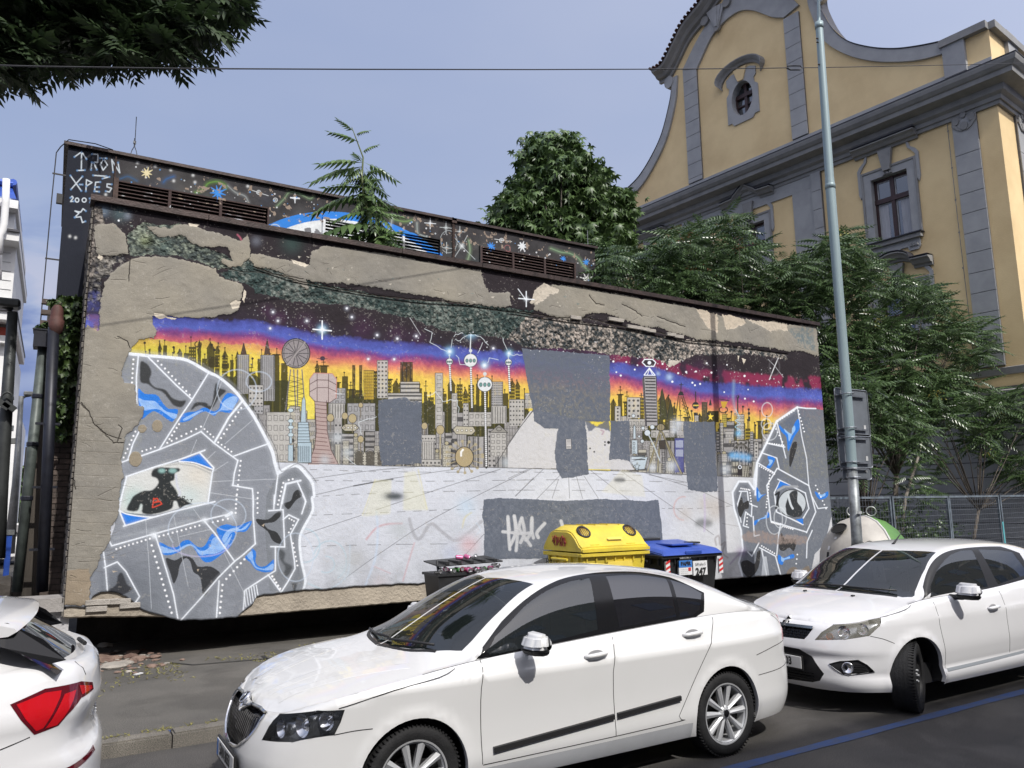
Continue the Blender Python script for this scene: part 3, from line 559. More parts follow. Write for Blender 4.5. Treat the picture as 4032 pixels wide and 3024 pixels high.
# ---------------- robot face on the left
def head(pts): m.poly(pts, (138, 143, 152), 1, .8, .4, tex=.05)
lh = A('200,260 270,110 400,125 560,135 700,145 880,175 1000,230 1200,345 1350,470 1450,590 1560,760 1700,1010 1760,1200 1800,1330')
lh = lh + A('1980,1245 2110,1370 2160,1440 2180,1560') + B('2170,30 2160,160 2070,330 2040,430 2050,600 2090,790 2110,850 2080,960 2000,1300 -40,1300 -60,900 90,560 200,440 250,300')
head(lh)
m.poly(A('1800,1330 1980,1245 2110,1370 2150,1440') + B('2150,160 2060,330 2040,430 2090,800 2080,940 1750,930 1700,300 1720,0'), (128, 133, 140), 1, 1)
m.spray(A('900,950')[0], 160, (120, 124, 130), .35); m.spray(B('600,1000')[0], 200, (108, 114, 122), .6); m.spray(B('300,850')[0], 130, (96, 102, 112), .6); m.spray(B('1500,500')[0], 120, (112, 116, 124), .5)
def glow(pts, w_=7, col=WH, g=1):
 if g: m.stroke(pts, w_*2.6, (190, 196, 206), .28, 7)
 m.stroke(pts, w_, col, .96, 1.3)
# black ribbons
m.poly(smooth(A('400,190 470,220 510,300 490,380 540,450 650,480 720,560 800,590 860,590 820,655 740,640 680,570 620,500 540,470 470,420 400,400 390,300'), 4, True), (60, 62, 64), 1, 1.5)
m.poly(smooth(A('910,690 960,610 1060,610 1120,640 1150,480 1170,410 1200,460 1270,490 1200,560 1150,640 1100,680 1020,640 970,650'), 4, True), (58, 60, 62), 1, 1.5)
m.poly(smooth(B('740,610 830,630 920,590 1000,610 1060,690 1180,690 1280,770 1200,860 1110,980 1080,800 1010,740 980,640 930,610 880,680 860,780 820,855 790,760'), 3, True), (56, 58, 62), 1, 1.2)
m.poly(smooth(B('170,920 260,870 280,780 320,750 370,860 420,910 300,970 190,935'), 4, True), (58, 60, 66), 1, 1.5)
m.poly(smooth(B('1620,230 1730,235 1800,180 1850,155 1855,200 1790,260 1700,275 1740,330 1820,360 1870,450 1860,475 1780,440 1730,350 1640,280'), 4, True), (50, 52, 54), 1, 1)
m.poly(smooth(A('1860,1640 1930,1610 1960,1530 2010,1500 2045,1560 1980,1610 1920,1690 1890,1690'), 4, True), (50, 52, 54), 1, 1); m.poly(smooth(B('1840,520 1900,560 1890,640 1970,690 1930,780 1880,770 1900,700 1850,620'), 4, True), (70, 74, 78), .85, 3); m.poly(B('1960,850 2020,850 1990,950'), (70, 74, 78), .9, 2)
# blue ribbons with pale cores
for s, core in ((A('375,465 440,520 560,530 620,610 680,670 780,680 740,790 700,800 600,730 520,700 410,780 400,700 375,600'), A('375,565 450,590 540,595 600,650 660,700 770,730 740,780 650,720 560,675 430,690 400,640')),
    (A('800,810 840,720 960,700 1050,660 1140,700 1200,670 1220,600 1290,510 1400,560 1360,640 1310,715 1200,700 1150,745 1060,700 960,740 900,790'), A('830,780 900,740 1020,690 1130,720 1210,680 1250,590 1340,545 1390,570 1330,680 1220,690 1140,735 1040,695 940,750 850,795')),
    (B('680,455 780,500 860,500 900,450 970,435 1050,500 1120,490 1190,375 1230,400 1320,400 1400,330 1440,310 1380,480 1310,550 1190,640 1120,645 1060,580 990,480 930,500 850,560 720,575'), B('690,490 780,520 850,530 940,480 1010,480 1080,540 1160,510 1200,420 1260,400 1390,360 1330,500 1240,560 1140,570 1080,580 1020,510 960,490 870,540 720,560')),
    (B('1240,320 1330,280 1430,300 1560,250 1575,270 1520,350 1450,355 1380,380 1300,480 1250,380'), B('1290,420 1340,340 1430,310 1470,330 1560,262 1510,330 1430,350 1370,370 1320,460')),
    (B('1510,600 1560,560 1580,515 1620,560 1610,640 1650,690 1720,680 1790,620 1780,730 1700,745 1620,720 1570,660'), B('1530,585 1580,540 1590,620 1620,690 1700,710 1780,660 1780,720 1690,725 1610,700 1570,640'))):
 m.poly(smooth(s, 3, True), BLUE, 1, .8, .3); m.poly(smooth(core, 3, True), (160, 196, 240), .9, .8, .4, tex=.2)
# eye
eye = A('245,1350 800,1200 1150,1290 1085,1640') + B('1150,60 650,190 290,150 240,60')
eye = A('250,1365 430,1310 640,1240 800,1215 960,1240 1130,1320 1110,1480 1085,1640') + B('860,130 660,185 500,180 380,170 295,148 320,0') + A('190,1620')
m.poly(eye, (214, 216, 214), 1, 1); m.spray(A('330,1600')[0], 60, (150, 196, 192), .5); m.spray(A('900,1560')[0], 60, (180, 210, 214), .4); m.spray(A('980,1350')[0], 70, (216, 206, 190), .5)
m.poly(smooth(A('520,1300 580,1270 700,1275 790,1280 795,1310 750,1330 740,1400 700,1420 760,1500 790,1560 880,1620 930,1650') + B('930,100 880,130 850,60 820,60 800,130 650,180 520,175 520,100 500,85 470,150 380,150 370,120 400,60') + A('330,1560 430,1510 520,1500 580,1430 560,1380 510,1360'), 3, True), (44, 48, 50), 1, 1.5)
m.disc(A('615,1305')[0], 14, 9, (150, 190, 186), .9, 3); m.disc(A('725,1305')[0], 16, 9, (150, 190, 186), .9, 3); m.dots(A('578,1478 660,1300'), 2.2, (200, 200, 200))
m.stroke(A('660,1250 790,1235 950,1260 1120,1335'), 6, (176, 176, 174), .8, 2); m.stroke(smooth(A('760,1350 770,1450 800,1530 790,1560'), 4), 9, (206, 210, 222), .9, 2)
m.poly(A('790,1205 1005,1130 1145,1300 1080,1265 940,1215'), BLUE); m.poly(B('310,170 460,200 620,215 350,290'), BLUE)
for s in (A('250,1365 560,1260 800,1190 1055,1095'), A('1005,1125 1145,1275 1130,1330 1085,1640'), B('1220,62 850,150 600,220 335,300'), B('350,290 295,150'), B('320,0 290,150'), A('255,1370 185,1640')): glow(s, 6)
m.stroke(smooth(A('790,1210 950,1225 1130,1290'), 5), 4.5, WH); m.stroke(smooth(B('295,148 380,185 560,210 660,205'), 5), 5, WH)
for s in (B('625,40 660,30 675,50 630,72 690,60 705,85 645,110 615,118 628,30'),): m.stroke(s, 5, (206, 70, 52))
for s in ('722,8 735,50 752,20', '790,5 830,10 795,45 845,50', '880,12 860,15 858,45 885,45 ', '862,30 880,30', '905,45 905,10 930,12 925,28 905,30 935,45', '940,52 952,38 962,52', '980,40 995,45 1005,38', '995,45 990,62'): m.stroke(B(s), 2.6, (34, 34, 36))
# panel lines
for s, w_ in ((A('270,110 470,130 700,150 880,180 1090,300 1200,350 1350,480 1440,590 1560,760 1700,1020'), 12), (A('1700,1020 1745,1120 1770,1230 1800,1330'), 13), (A('1800,1330 1980,1250 2110,1370 2155,1440'), 13)): glow(smooth(s, 4), w_)
glow(smooth(A('2155,1440 2170,1560') + B('2160,30 2165,150 2075,320 2040,430 2055,620 2095,820 2070,930'), 4), 10)
m.stroke([(p[0] + 8, p[1] - 3) for p in smooth(A('880,175 1100,290 1350,465 1460,580 1580,760 1720,1010 1770,1130 1815,1320 1985,1240 2120,1360 2170,1430'), 4)], 3, (50, 50, 52), .7, 2)
for s in ('375,130 355,350 358,620', '470,140 600,270 760,430 920,575', '1095,300 1010,440 920,585', '920,585 800,760 690,930 595,1080', '1440,590 1300,760 1220,900 1150,1020', '1700,1030 1530,1090 1340,1160', '380,910 320,1030 270,1190', '190,1225 270,1195', '400,1155 600,1085 850,985 1015,905', '1015,905 1150,1025 1390,1200', '1390,1200 1355,1330 1340,1450', '1335,1455 1540,1490 1550,1650', '1800,1340 1780,1500 1765,1640', '1880,1440 2030,1405', '1880,1440 1840,1640', '1995,1410 2080,1600 2075,1650'): glow(A(s), 5.5 if '1440' not in s else 8)
for s in ('200,445 220,490 610,380 1110,240 1370,180', '640,380 700,560 760,760 820,960 860,1190', '1110,240 1220,370 1410,640', '1610,470 1500,570 1410,640 1250,800 1080,1000 890,1210', '1590,0 1590,200 1610,470', '1260,830 1235,1180', '140,540 160,690 180,930', '150,700 275,645 360,740 490,980 435,1060', '1495,1110 1510,920 1740,770 1805,730 1805,505', '1760,497 1895,500 1880,150', '1740,150 1880,140', '1880,235 1935,190 2030,235 1950,380 1990,640 1995,710 1930,830 1860,940 1735,770', '1795,0 1790,130', '1880,0 1855,130', '2070,0 2100,60 2060,180'): glow(B(s), 5.5)
for k in range(6): m.stroke(B(f'{1500 + k*24},{930 - k*12} {1520 + k*24},{1080 - k*18}'), 4, WH)
glow(B('1380,170 1330,200'), 12); m.spray(B('1380,200')[0], 30, (220, 226, 234), .5); m.spray(B('630,390')[0], 20, WH, .8); m.spray(B('1120,240')[0], 16, WH, .7); m.stroke(B('250,420 620,330 1000,240'), 12, (176, 182, 190), .45, 6)
for s in ((A, '575,185 900,530', 10, 4), (A, '325,170 310,405', 6, 4), (A, '790,830 670,1020', 6, 4), (A, '715,1000 1015,855', 7, 4), (A, '1050,880 1140,960', 4, 3.6), (A, '1425,665 1190,1015', 9, 4), (A, '1225,1040 1325,1110', 4, 3.6), (A, '415,1105 545,1065', 4, 3.6), (A, '345,905 225,1170', 7, 3.8), (A, '1420,1205 1370,1645', 10, 3.8), (A, '1595,1530 1590,1635', 3, 3.8), (A, '1855,1430 1800,1650', 6, 4), (A, '1910,1400 1950,1390', 2, 4), (B, '265,520 590,420', 9, 4), (B, '680,398 1070,293', 10, 4), (B, '1200,262 1345,227', 4, 4), (B, '608,485 800,1137', 13, 4.6), (B, '1505,620 1330,810', 6, 4.6), (B, '1293,868 1267,1140', 6, 4.6), (B, '1940,225 1985,250', 3, 3.4), (B, '1975,290 1935,360', 3, 3.4), (B, '1975,465 2018,680', 6, 3.6), (B, '1775,785 1850,905', 5, 4.4), (B, '1430,0 1420,170', 5, 4), (B, '1632,30 1632,170', 4, 3.6)):
 a_, b_ = s[0](s[1]); m.rows(a_, b_, s[2], s[3], (246, 248, 252))
for s in (A('1240,360 1150,600 1020,900'), A('1540,790 1260,1030'), A('970,990 910,1135'), A('1160,1110 1070,1195'), A('1290,1215 1150,1305'), A('1130,1415 1780,1390'), A('1110,1530 1590,1600'), B('550,240 580,640 605,1100'), B('820,190 900,590 960,880'), B('1310,560 1390,720 1500,940'), B('1010,130 1090,240'), B('880,400 1180,330')): m.stroke(s, 2.2, (206, 212, 220), .7, dash=0)
for s, rx, ry, a0, a1 in ((A('1380,480')[0], 78, 80, 0, 360), (A('1605,395')[0], 50, 39, 0, 360), (B('1350,190')[0], 69, 62, 0, 360), (B('1100,330')[0], 135, 105, 150, 400), (B('2000,600')[0], 70, 95, 0, 360)): m.circ(s, rx, ry, 4, (200, 214, 232), .6, 2, a0=a0, a1=a1)
m.circ(B('1080,480')[0], 110, 46, 5, (196, 190, 226), .6, 2.5, a0=0, a1=180)
# ---------------- robot face on the right
q = E1('275,850 300,600 330,520 370,430 460,240 640,115 800,130 950,160 995,300 995,800 930,1100 880,1300 790,1400 740,1650 170,1650 130,1450 165,1350 150,1190 90,1000 75,850 130,760 220,760 262,830'); m.poly(q, (112, 118, 128), 1, 1, .4, tex=.05)
m.spray(E1('600,250')[0], 60, (84, 98, 122), .5)
for s, w_ in (('262,830 265,740 290,600', 8), ('275,880 290,600 330,515 370,435 460,240 640,118', 8), ('640,118 720,128 800,130', 5), ('75,860 130,765 215,765 262,830', 8), ('75,860 90,1000 150,1190 165,1350 130,1470 170,1620', 7), ('370,430 530,465', 5), ('460,240 500,400 540,560', 4), ('330,515 460,560 480,650', 4.5), ('300,605 440,690', 4.5), ('375,800 465,650 740,800', 5), ('740,800 800,1030 720,1210', 4.5), ('375,800 410,1110 720,1205', 5), ('470,745 710,865', 4.5), ('440,860 490,760', 4.5), ('440,860 460,1030 690,1140', 5), ('710,865 740,1000 690,1085', 4.5), ('135,850 205,850 215,950 245,970 290,985', 4.5), ('245,970 240,1070 190,1030 170,1150 215,1165', 4.5), ('255,1070 265,1240 310,1230', 4.5), ('305,1300 245,1415 210,1380', 4.5), ('310,1340 450,1415 500,1600', 4.5), ('495,1130 475,1240 460,1410', 4), ('330,1360 375,1590', 4.5), ('770,1190 725,1290 720,1430', 4), ('770,900 820,1000 900,990', 4), ('640,118 680,380 720,560 740,800', 3.5), ('120,960 150,860', 4.5), ('120,960 150,1120', 4)):
 glow(E1(s), w_, WH, w_ > 6)
m.disc(E1('595,955')[0], 54, 52, (196, 204, 210), 1, 2); m.poly(smooth(E1('540,960 580,860 640,850 640,940 680,1000 670,1070 560,1060 540,1000'), 4, True), (52, 56, 60), 1, 1.5); m.stroke(E1('450,880 480,860 455,1000'), 8, (40, 42, 46)); m.circ(E1('595,955')[0], 55, 54, 3, INK); m.stroke(smooth(E1('560,880 580,960 600,1000'), 4), 8, (206, 214, 220)); m.stroke(E1('470,840 540,805 640,810'), 9, (160, 164, 170))
m.poly(E1('455,840 490,760 580,800 510,800'), BLUE); m.poly(E1('625,1095 690,1085 690,1140'), BLUE)
for s in ('380,545 445,560 430,610 400,650 370,640 395,600', '285,810 325,880 370,870 330,900 290,940', '265,1110 310,1090 370,1060 375,1030 395,1040 390,1080 310,1100 270,1150', '480,270 540,330 600,360 610,270 650,220 660,300 610,380 560,500 545,380 500,330', '475,1400 520,1430 600,1395 610,1430 530,1450 510,1490 475,1470', '790,850 850,880 905,850 900,900 830,920'):
 m.poly(smooth(E1(s), 3, True), BLUE, 1, .8); c_ = E1(s); cx = sum(p[0] for p in c_)/len(c_); cy = sum(p[1] for p in c_)/len(c_); m.poly(smooth([(cx + (p[0] - cx)*.55, cy + (p[1] - cy)*.5) for p in c_], 3, True), (160, 200, 240), .85, 1)
for s in ('155,900 170,950 215,930 215,1000 180,1010 145,1080 120,990', '150,1470 210,1450 270,1480 290,1380 320,1375 300,1520 230,1600 170,1560', '500,1210 530,1260 630,1270 610,1370 570,1340 520,1370 480,1340', '600,430 640,440 580,640 570,540'): m.poly(smooth(E1(s), 3, True), (52, 52, 54), 1, 1.2)
for s in (('310,630 440,700', 8), ('400,710 370,990', 12), ('380,430 520,450', 8), ('470,240 610,150', 8), ('150,825 215,835', 5), ('225,840 240,960', 6), ('415,1120 480,1140', 6), ('515,1155 600,1180', 6), ('330,1325 440,1390', 7), ('205,1050 200,1140', 4), ('440,280 510,420', 6), ('640,120 700,330', 8), ('800,800 890,1000', 7), ('640,1400 620,1560', 5)): a_, b_ = E1(s[0]); m.rows(a_, b_, s[1], 3, (246, 248, 252))
for c_, rx, ry in ((E1('377,140')[0], 21, 28), (E1('368,265')[0], 19, 21), (E1('400,330')[0], 30, 34), (E1('490,1080')[0], 24, 40), (E1('440,1100')[0], 32, 56)): m.circ(c_, rx, ry, 3.4, (220, 226, 232), .7, 1.6)
for k in range(9): m.stroke(E1(f'{345 + k*3},1420 {330 + k*8},1590'), 2, (190, 196, 204))
m.spray(E1('150,1380')[0], 26, (130, 100, 150), .5); m.poly(smooth(E1('170,1220 300,1190 480,1230 700,1240 720,1300 500,1310 350,1300 180,1280'), 3, True), (158, 142, 134), .8, 3, 4, tex=.5)
m.poly(smooth(E1('545,1650 560,1530 620,1510 660,1540 740,1500 745,1650'), 3, True), (128, 118, 108), 1, 1, 1)
# ---------------- bare and patched plaster, holes and crust
PL = (146, 141, 130)
SP = (44, 43, 46)
up = m.py < np.interp(m.px, [200, 900, 1200, 2000, 3300], [1150, 1190, 1235, 1340, 1480]);
m.spray(T0('820,60')[0], 30, (120, 140, 160), .6); m.spray(T0('950,80')[0], 40, (86, 110, 116), .6); m.spray(T1('300,1120')[0], 50, (58, 84, 80), .6)
# crust: coarse render showing between the coats
CR = (82, 90, 88)
def crust(pts, warp=4, c1=(64, 76, 74), c2=(150, 146, 138), am=.5, hg=.0):
 sl, k = m.mask(pts, 1, warp)
 if sl is None: return
 f = np.clip((m.nf[sl]*2.6 + m.n2[sl]*2.0 + am), 0, 1)[..., None]
 g = np.clip(.5 + vnoise(*m.nf.shape, 5, 44)[sl]*1.1, .45, 1.5)[..., None]
 cc = (np.array(lin(c1))*(1 - f) + np.array(lin(c2))*f)*g; m.c[sl] = m.c[sl]*(1 - k[..., None]) + cc*k[..., None]
 rg = (vnoise(*m.nf.shape, 7, 91)[sl] + .6*vnoise(*m.nf.shape, 3.2, 92)[sl])*.022 - .022 + hg
 m.hg[sl] = m.hg[sl]*(1 - k) + rg*k
crust(T2('0,1060 170,1090 480,1130 900,1190 1420,1290 1830,1330 2200,1400 2212,1440 1900,1390 1700,1400 1500,1400 1350,1470 1270,1500 1200,1440 1000,1420 800,1400 560,1360 380,1350 120,1330 0,1270'), 4, (46, 52, 54), (168, 158, 148), .42)
crust(T1('0,1310 250,1380 700,1480 1150,1560 1600,1600 2100,1640 2212,1650') + T2('0,1270') + C1('1960,260 1500,210 1250,110 1000,60 700,0') + T1('300,1590 0,1500'), 4, (42, 58, 56), (104, 112, 106), .22)
crust(T0('1730,560 1860,510 2000,440 2212,520 2400,600 2400,760 2212,730 2080,720 1960,640 1840,610'), 4, (48, 64, 62), (112, 118, 112), .3)
crust(T0('1010,260 1120,160 1450,170 1600,330 1850,440 1960,500 1720,520 1560,450 1300,400 1040,420'), 4, (58, 66, 64), (128, 136, 122), .4)
m.spray(T0('1150,290')[0], 32, (150, 160, 110), .35); m.spray(T0('1300,330')[0], 40, (110, 130, 122), .35)
crust(T0('760,440 960,400 1000,460 880,500 880,570 800,600 810,760 700,800 690,560'), 4, (44, 44, 50), (120, 116, 110), .3)
crust(T0('735,20 800,30 830,200 800,420 760,420 720,700 690,560 740,300'), 3, (60, 58, 58), (138, 130, 122), .5)
TR = fbm(m.h, m.w, 26, 61, 4)
def patch(pts, col=PL, warp=3.2, hg=.007):
 sl, k = m.mask(pts, .6, warp)
 if sl is None: return
 sh = blur(np.roll(k, -3, 0), 2); m.c[sl] *= (1 - .3*np.clip(sh - k, 0, 1))[..., None]      # darker rim just below the patch edge
 v = np.clip(1 + m.ng[sl]*.42 + m.n1[sl]*.3 + m.nf[sl]*.10, .62, 1.25)[..., None]
 yl = np.array([1.0, .99 , .965])
 cc = np.array(lin(col))*v*(yl ** (m.ng[sl][..., None]*6)); m.c[sl] = m.c[sl]*(1 - k[..., None]) + cc*k[..., None]
 tr = TR[sl]*.006 + np.abs(m.n2[sl])*.005
 m.hg[sl] = m.hg[sl]*(1 - k) + (hg + tr)*k
# left margin column of plaster down to the foot
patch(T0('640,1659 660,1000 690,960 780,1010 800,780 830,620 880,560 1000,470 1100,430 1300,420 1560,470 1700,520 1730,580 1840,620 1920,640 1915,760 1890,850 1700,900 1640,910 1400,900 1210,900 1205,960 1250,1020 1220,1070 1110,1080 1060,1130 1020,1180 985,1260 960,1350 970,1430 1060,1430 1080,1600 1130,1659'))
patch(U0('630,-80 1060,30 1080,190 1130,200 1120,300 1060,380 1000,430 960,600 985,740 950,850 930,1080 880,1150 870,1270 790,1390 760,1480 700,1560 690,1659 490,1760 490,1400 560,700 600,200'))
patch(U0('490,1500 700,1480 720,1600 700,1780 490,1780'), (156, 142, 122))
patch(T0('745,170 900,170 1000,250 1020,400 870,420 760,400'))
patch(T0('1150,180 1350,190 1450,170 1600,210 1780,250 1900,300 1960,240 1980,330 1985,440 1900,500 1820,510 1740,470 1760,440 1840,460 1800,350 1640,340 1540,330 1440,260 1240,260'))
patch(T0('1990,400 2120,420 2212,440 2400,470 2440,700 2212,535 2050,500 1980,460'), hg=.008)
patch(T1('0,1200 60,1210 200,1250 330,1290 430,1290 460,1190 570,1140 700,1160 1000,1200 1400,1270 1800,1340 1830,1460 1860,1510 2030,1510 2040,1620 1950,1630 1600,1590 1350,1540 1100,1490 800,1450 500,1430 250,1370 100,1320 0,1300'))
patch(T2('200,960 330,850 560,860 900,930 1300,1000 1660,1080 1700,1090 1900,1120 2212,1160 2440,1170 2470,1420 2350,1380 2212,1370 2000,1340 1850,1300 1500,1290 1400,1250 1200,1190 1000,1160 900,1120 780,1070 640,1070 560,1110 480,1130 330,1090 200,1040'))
for s, c_, wp in (('1480,1040 1650,1080 1660,1110 1660,1230 1600,1200 1530,1120', (206, 192, 172), 3), ('1700,1080 1860,1120 1880,1150 1800,1190 1720,1200', (206, 192, 172), 3), ('1890,1120 2212,1150 2212,1210 2090,1200 2080,1220 2000,1170', (204, 192, 174), 3), ('210,880 280,835 400,880 390,910 330,920 280,960 210,1000 170,990', (206, 196, 180), 3), ('1270,1450 1390,1440 1300,1500 1265,1510', (204, 196, 184), 3)): m.poly(T2(s), c_, .95, .6, wp, hg=.004, tex=.2)
for s in (T0('1220,865 1300,880 1330,905 1400,910 1380,925 1310,910 1260,920 1220,895'), T0('1820,790 1870,765 1910,780 1890,830 1840,835'), T0('1930,680 1950,700 1935,790 1920,760'), T0('780,400 820,430 800,460 770,430'), T0('1490,160 1580,170 1560,195 1500,185'), T1('300,1250 430,1290 400,1310 310,1280'), T1('220,1370 330,1390 240,1385'), D1('1815,0 1830,0 1822,50'), D1('1855,20 1885,30 1870,70')): m.poly(s, (216, 206, 188), 1, .5, 1.2, hg=.002)
for _ in range(60):
 x = rc.uniform(380, 2300); y = np.interp(x, [380, 1000, 1900, 2300], [830, 960, 1120, 1180]) + rc.uniform(-10, 90); m.poly([(x, y), (x + rc.uniform(4, 16), y + rc.uniform(-3, 4)), (x + rc.uniform(2, 12), y + rc.uniform(3, 9))], rc.choice(((196, 190, 176), (150, 142, 130), (120, 130, 124))), .9, .4, 1)
# plaster spots on the left face
for s, rx, ry in (('565,850', 22, 25), ('415,875', 17, 17), ('345,1185', 26, 30)): x, y = A(s)[0]; m.poly([(x + rx*math.cos(t), y + ry*math.sin(t)) for t in np.linspace(0, 6.1, 14)], (150, 140, 122), 1, .6, 1, hg=.004)
for s in (B('225,730 275,735 240,750'), B('215,590 245,595 235,608'), B('1045,720 1070,715 1055,740'), B('1165,480 1180,490 1170,500'), B('1410,350 1425,355 1420,375'), B('1670,290 1700,270 1690,300'), B('1080,410 1085,440 1078,430')): m.poly(s, (196, 180, 160), .9, .4, .8)
# cracks
def crack(pts, w_=2.4, d=-.02):
 out = []
 for i in range(len(pts) - 1):
  n = max(2, int(math.dist(pts[i], pts[i + 1])/9))
  for k in range(n): out.append((pts[i][0] + (pts[i + 1][0] - pts[i][0])*k/n + rc.uniform(-2.2, 2.2), pts[i][1] + (pts[i + 1][1] - pts[i][1])*k/n + rc.uniform(-2.2, 2.2)))
 m.stroke(out + [pts[-1]], w_, (62, 56, 50), .85, .6, hg=d)
for s in (U0('640,180 700,240 740,340 850,430 960,460'), U0('760,350 900,490 980,490'), T0('930,1060 1010,1090 1030,1150'), T0('640,1580 700,1650'), U0('940,350 970,380 930,480'), T0('1030,440 1020,620'), T0('1750,510 1900,540 2100,550 2400,600'), T1('0,1310 300,1410 700,1490 1000,1540 1300,1570 1700,1600'), T2('100,1060 400,1110 640,1110 820,1160 1000,1190 1300,1250 1420,1290 1650,1310'), T2('640,930 700,1000 760,1010'), T2('900,1000 1010,1060 1060,1100'), T2('1180,1100 1400,1180'), U0('570,700 600,860'), U0('1590,0 1590,0')): crack(s, 4 if s[0][0] > 990 and s[0][1] > 900 and len(s) > 4 else 2.6)
# ledge shadow gap between the upper coat and the crust: recessed joint
m.stroke(T1('0,1330 300,1430 700,1510 1000,1560 1300,1600 1700,1625 2212,1690'), 5, (36, 36, 34), .8, 2, hg=-.03)
m.stroke(T2('0,1080 480,1150 900,1200 1420,1310 1830,1350 2212,1400'), 5, (40, 38, 36), .8, 2, hg=-.03)
for _ in range(90):   # trowel marks and hair cracks
 x = rc.uniform(270, 640); y = rc.uniform(900, 2330);
 if x > 480 and y > 1320: continue
 a = rc.uniform(-.5, .5); l_ = rc.uniform(20, 80); m.stroke(smooth([(x, y), (x + l_*.5*math.cos(a), y + l_*.5*math.sin(a) + rc.uniform(-4, 4)), (x + l_*math.cos(a), y + l_*math.sin(a))], 4), rc.uniform(1, 2), (120, 112, 100), .5, 1, hg=rc.choice((-.006, .008)))
for y in range(1640, 2360, 46):   # brick courses printing through
 m.stroke([(280 - (y - 1640)*.05, y), (470 - max(0, y - 2050)*.4, y + 8 + rc.uniform(-3, 3))], 1.8, (132, 124, 110), .5, 1, hg=.004)
for _ in range(70):
 x = rc.uniform(900, 3150); y = np.interp(x, [900, 1200, 2000, 3200], [1010, 1060, 1200, 1350]) + rc.uniform(-35, 45); a = rc.uniform(0, 3); l_ = rc.uniform(8, 40); m.stroke([(x, y), (x + l_*math.cos(a), y + l_*math.sin(a)*.6)], 1.5, (110, 104, 94), .5, .8, hg=-.005)
m.circ(T1('1905,0')[0], 1, 1, 1, PL); m.stroke(T0('1880,250 1900,270 1910,290'), 7, (186, 100, 120), .7, 2)
m.poly(T0('700,700 800,690 800,850 770,920 690,860'), (66, 70, 130), .75, 3, 3, tex=.6); m.poly(T0('690,880 790,880 780,980 720,990'), (120, 84, 130), .7, 3, 3, tex=.6); m.spray(T0('760,990')[0], 12, (190, 160, 110), .6)
m.poly(T2('2212,1190 2400,1180 2440,1380 2300,1330'), (70, 104, 118), .6, 3, 4, tex=.8)
m.cross(T2('145,960')[0], 30, (230, 236, 242), 4); m.stroke(T2('80,880 145,970'), 3, (230, 236, 242)); m.spray(T0('1010,100')[0], 18, (150, 160, 176), .5); m.spray(T0('2030,300')[0], 24, (120, 124, 136), .6); m.dots(T0('940,138 1460,10'), 4, WH)
m.stroke(D1('2140,20 2110,90 2070,190'), 3.4, (216, 218, 220)); m.stroke(D1('2060,30 2110,80 2180,170'), 2, (190, 192, 196), .8); m.circ(D1('2110,90')[0], 20, 34, 5, (92, 88, 92), .6, 3)
for _ in range(140):
 x = rc.uniform(950, 3150); y = np.interp(x, tl[:, 0], tl[:, 1]) - rc.uniform(0, 75)
 m.dots([(x, y)], rc.choice((1.3, 1.6, 2.2)), (214, 216, 222), .8)
# weathering over everything: pale scuffs, dust, grime at the foot
g_ = (fbm(m.h, m.w, 5, 71, 3) > .70).astype(np.float32)*(m.n2 > .02)*.25; m.c[...] = m.c*(1 - g_[..., None]) + np.array(lin((186, 182, 174)))*g_[..., None]
rd = np.clip((m.py - 2180)/260, 0, 1)*np.clip(.5 + m.n1*3, 0, 1)*.22; m.c *= (1 - rd)[..., None]
m.hg += m.nf*.003 + vnoise(m.h, m.w, 2.2, 8)*.0016
MURAL = m.material('mural_paint', .92, .82, .85)
# ---------------------------------------------------------------- painting on the taller block behind
UY = 13.0
m = Canvas(UY, -.2, 10.05, 5.6, 7.62, .006)
Q1 = lambda s: P(s, 250, 560, 2.212)
m.c[...] = np.array(lin((58, 56, 58)))*np.clip(1 + m.n1[..., None]*1.2 + m.nf[..., None]*.5, .5, 1.8)
lf = np.clip((480 - m.px)/160, 0, 1)[..., None]; m.c[...] = m.c*(1 - lf) + np.array(lin((30, 34, 46)))*lf
for _ in range(60):
 x = rc.uniform(480, 2350); y = 620 + (x - 270)*.207 + rc.uniform(0, 130); m.spray((x, y), rc.uniform(14, 50), rc.choice(((96, 96, 94), (84, 96, 96), (110, 108, 104), (70, 90, 76), (60, 70, 90))), rc.uniform(.15, .4))
SL = (104, 92, 88)
for X0, X1 in ((.50, 2.90), (7.07, 9.42)): m.c[:, int((X0 - m.x0)/m.res):int((X1 - m.x0)/m.res)][:int((7.12 - m.z0)/m.res)] = lin((72, 58, 56))
# the blue rimmed eye across the middle louvre
def arc(cx, cz, rx, rz, a0, a1, w_, col, n=40):
 for k in range(n):
  t0, t1_ = R(a0 + (a1 - a0)*k/n), R(a0 + (a1 - a0)*(k + 1)/n)
  for t in np.linspace(t0, t1_, 6):
   X, Z = cx + rx*math.cos(t), cz + rz*math.sin(t); i0, i1 = int((Z - w_ - m.z0)/m.res), int((Z + w_ - m.z0)/m.res); j0, j1 = int((X - w_ - m.x0)/m.res), int((X + w_ - m.x0)/m.res)
   i0, j0 = max(0, i0), max(0, j0)
   if i1 > i0 and j1 > j0: m.c[i0:i1, j0:j1] = lin(col)
XX = m.x0 + (np.arange(m.w) + .5)*m.res; ZZ = m.z0 + (np.arange(m.h) + .5)*m.res; XX, ZZ = np.meshgrid(XX, ZZ)
e = ((XX - 4.55)/2.0)**2 + ((ZZ - 5.9)/1.32)**2
k_ = (e < 1)[..., None]; m.c[...] = np.where(k_, np.array(lin((222, 226, 228)))*np.clip(1 + m.nf[..., None]*.4, .6, 1.1), m.c)
k_ = ((e < 1) & (m.n1 > .06) & (e < .8))[..., None]; m.c[...] = np.where(k_, np.array(lin((120, 120, 124))), m.c)
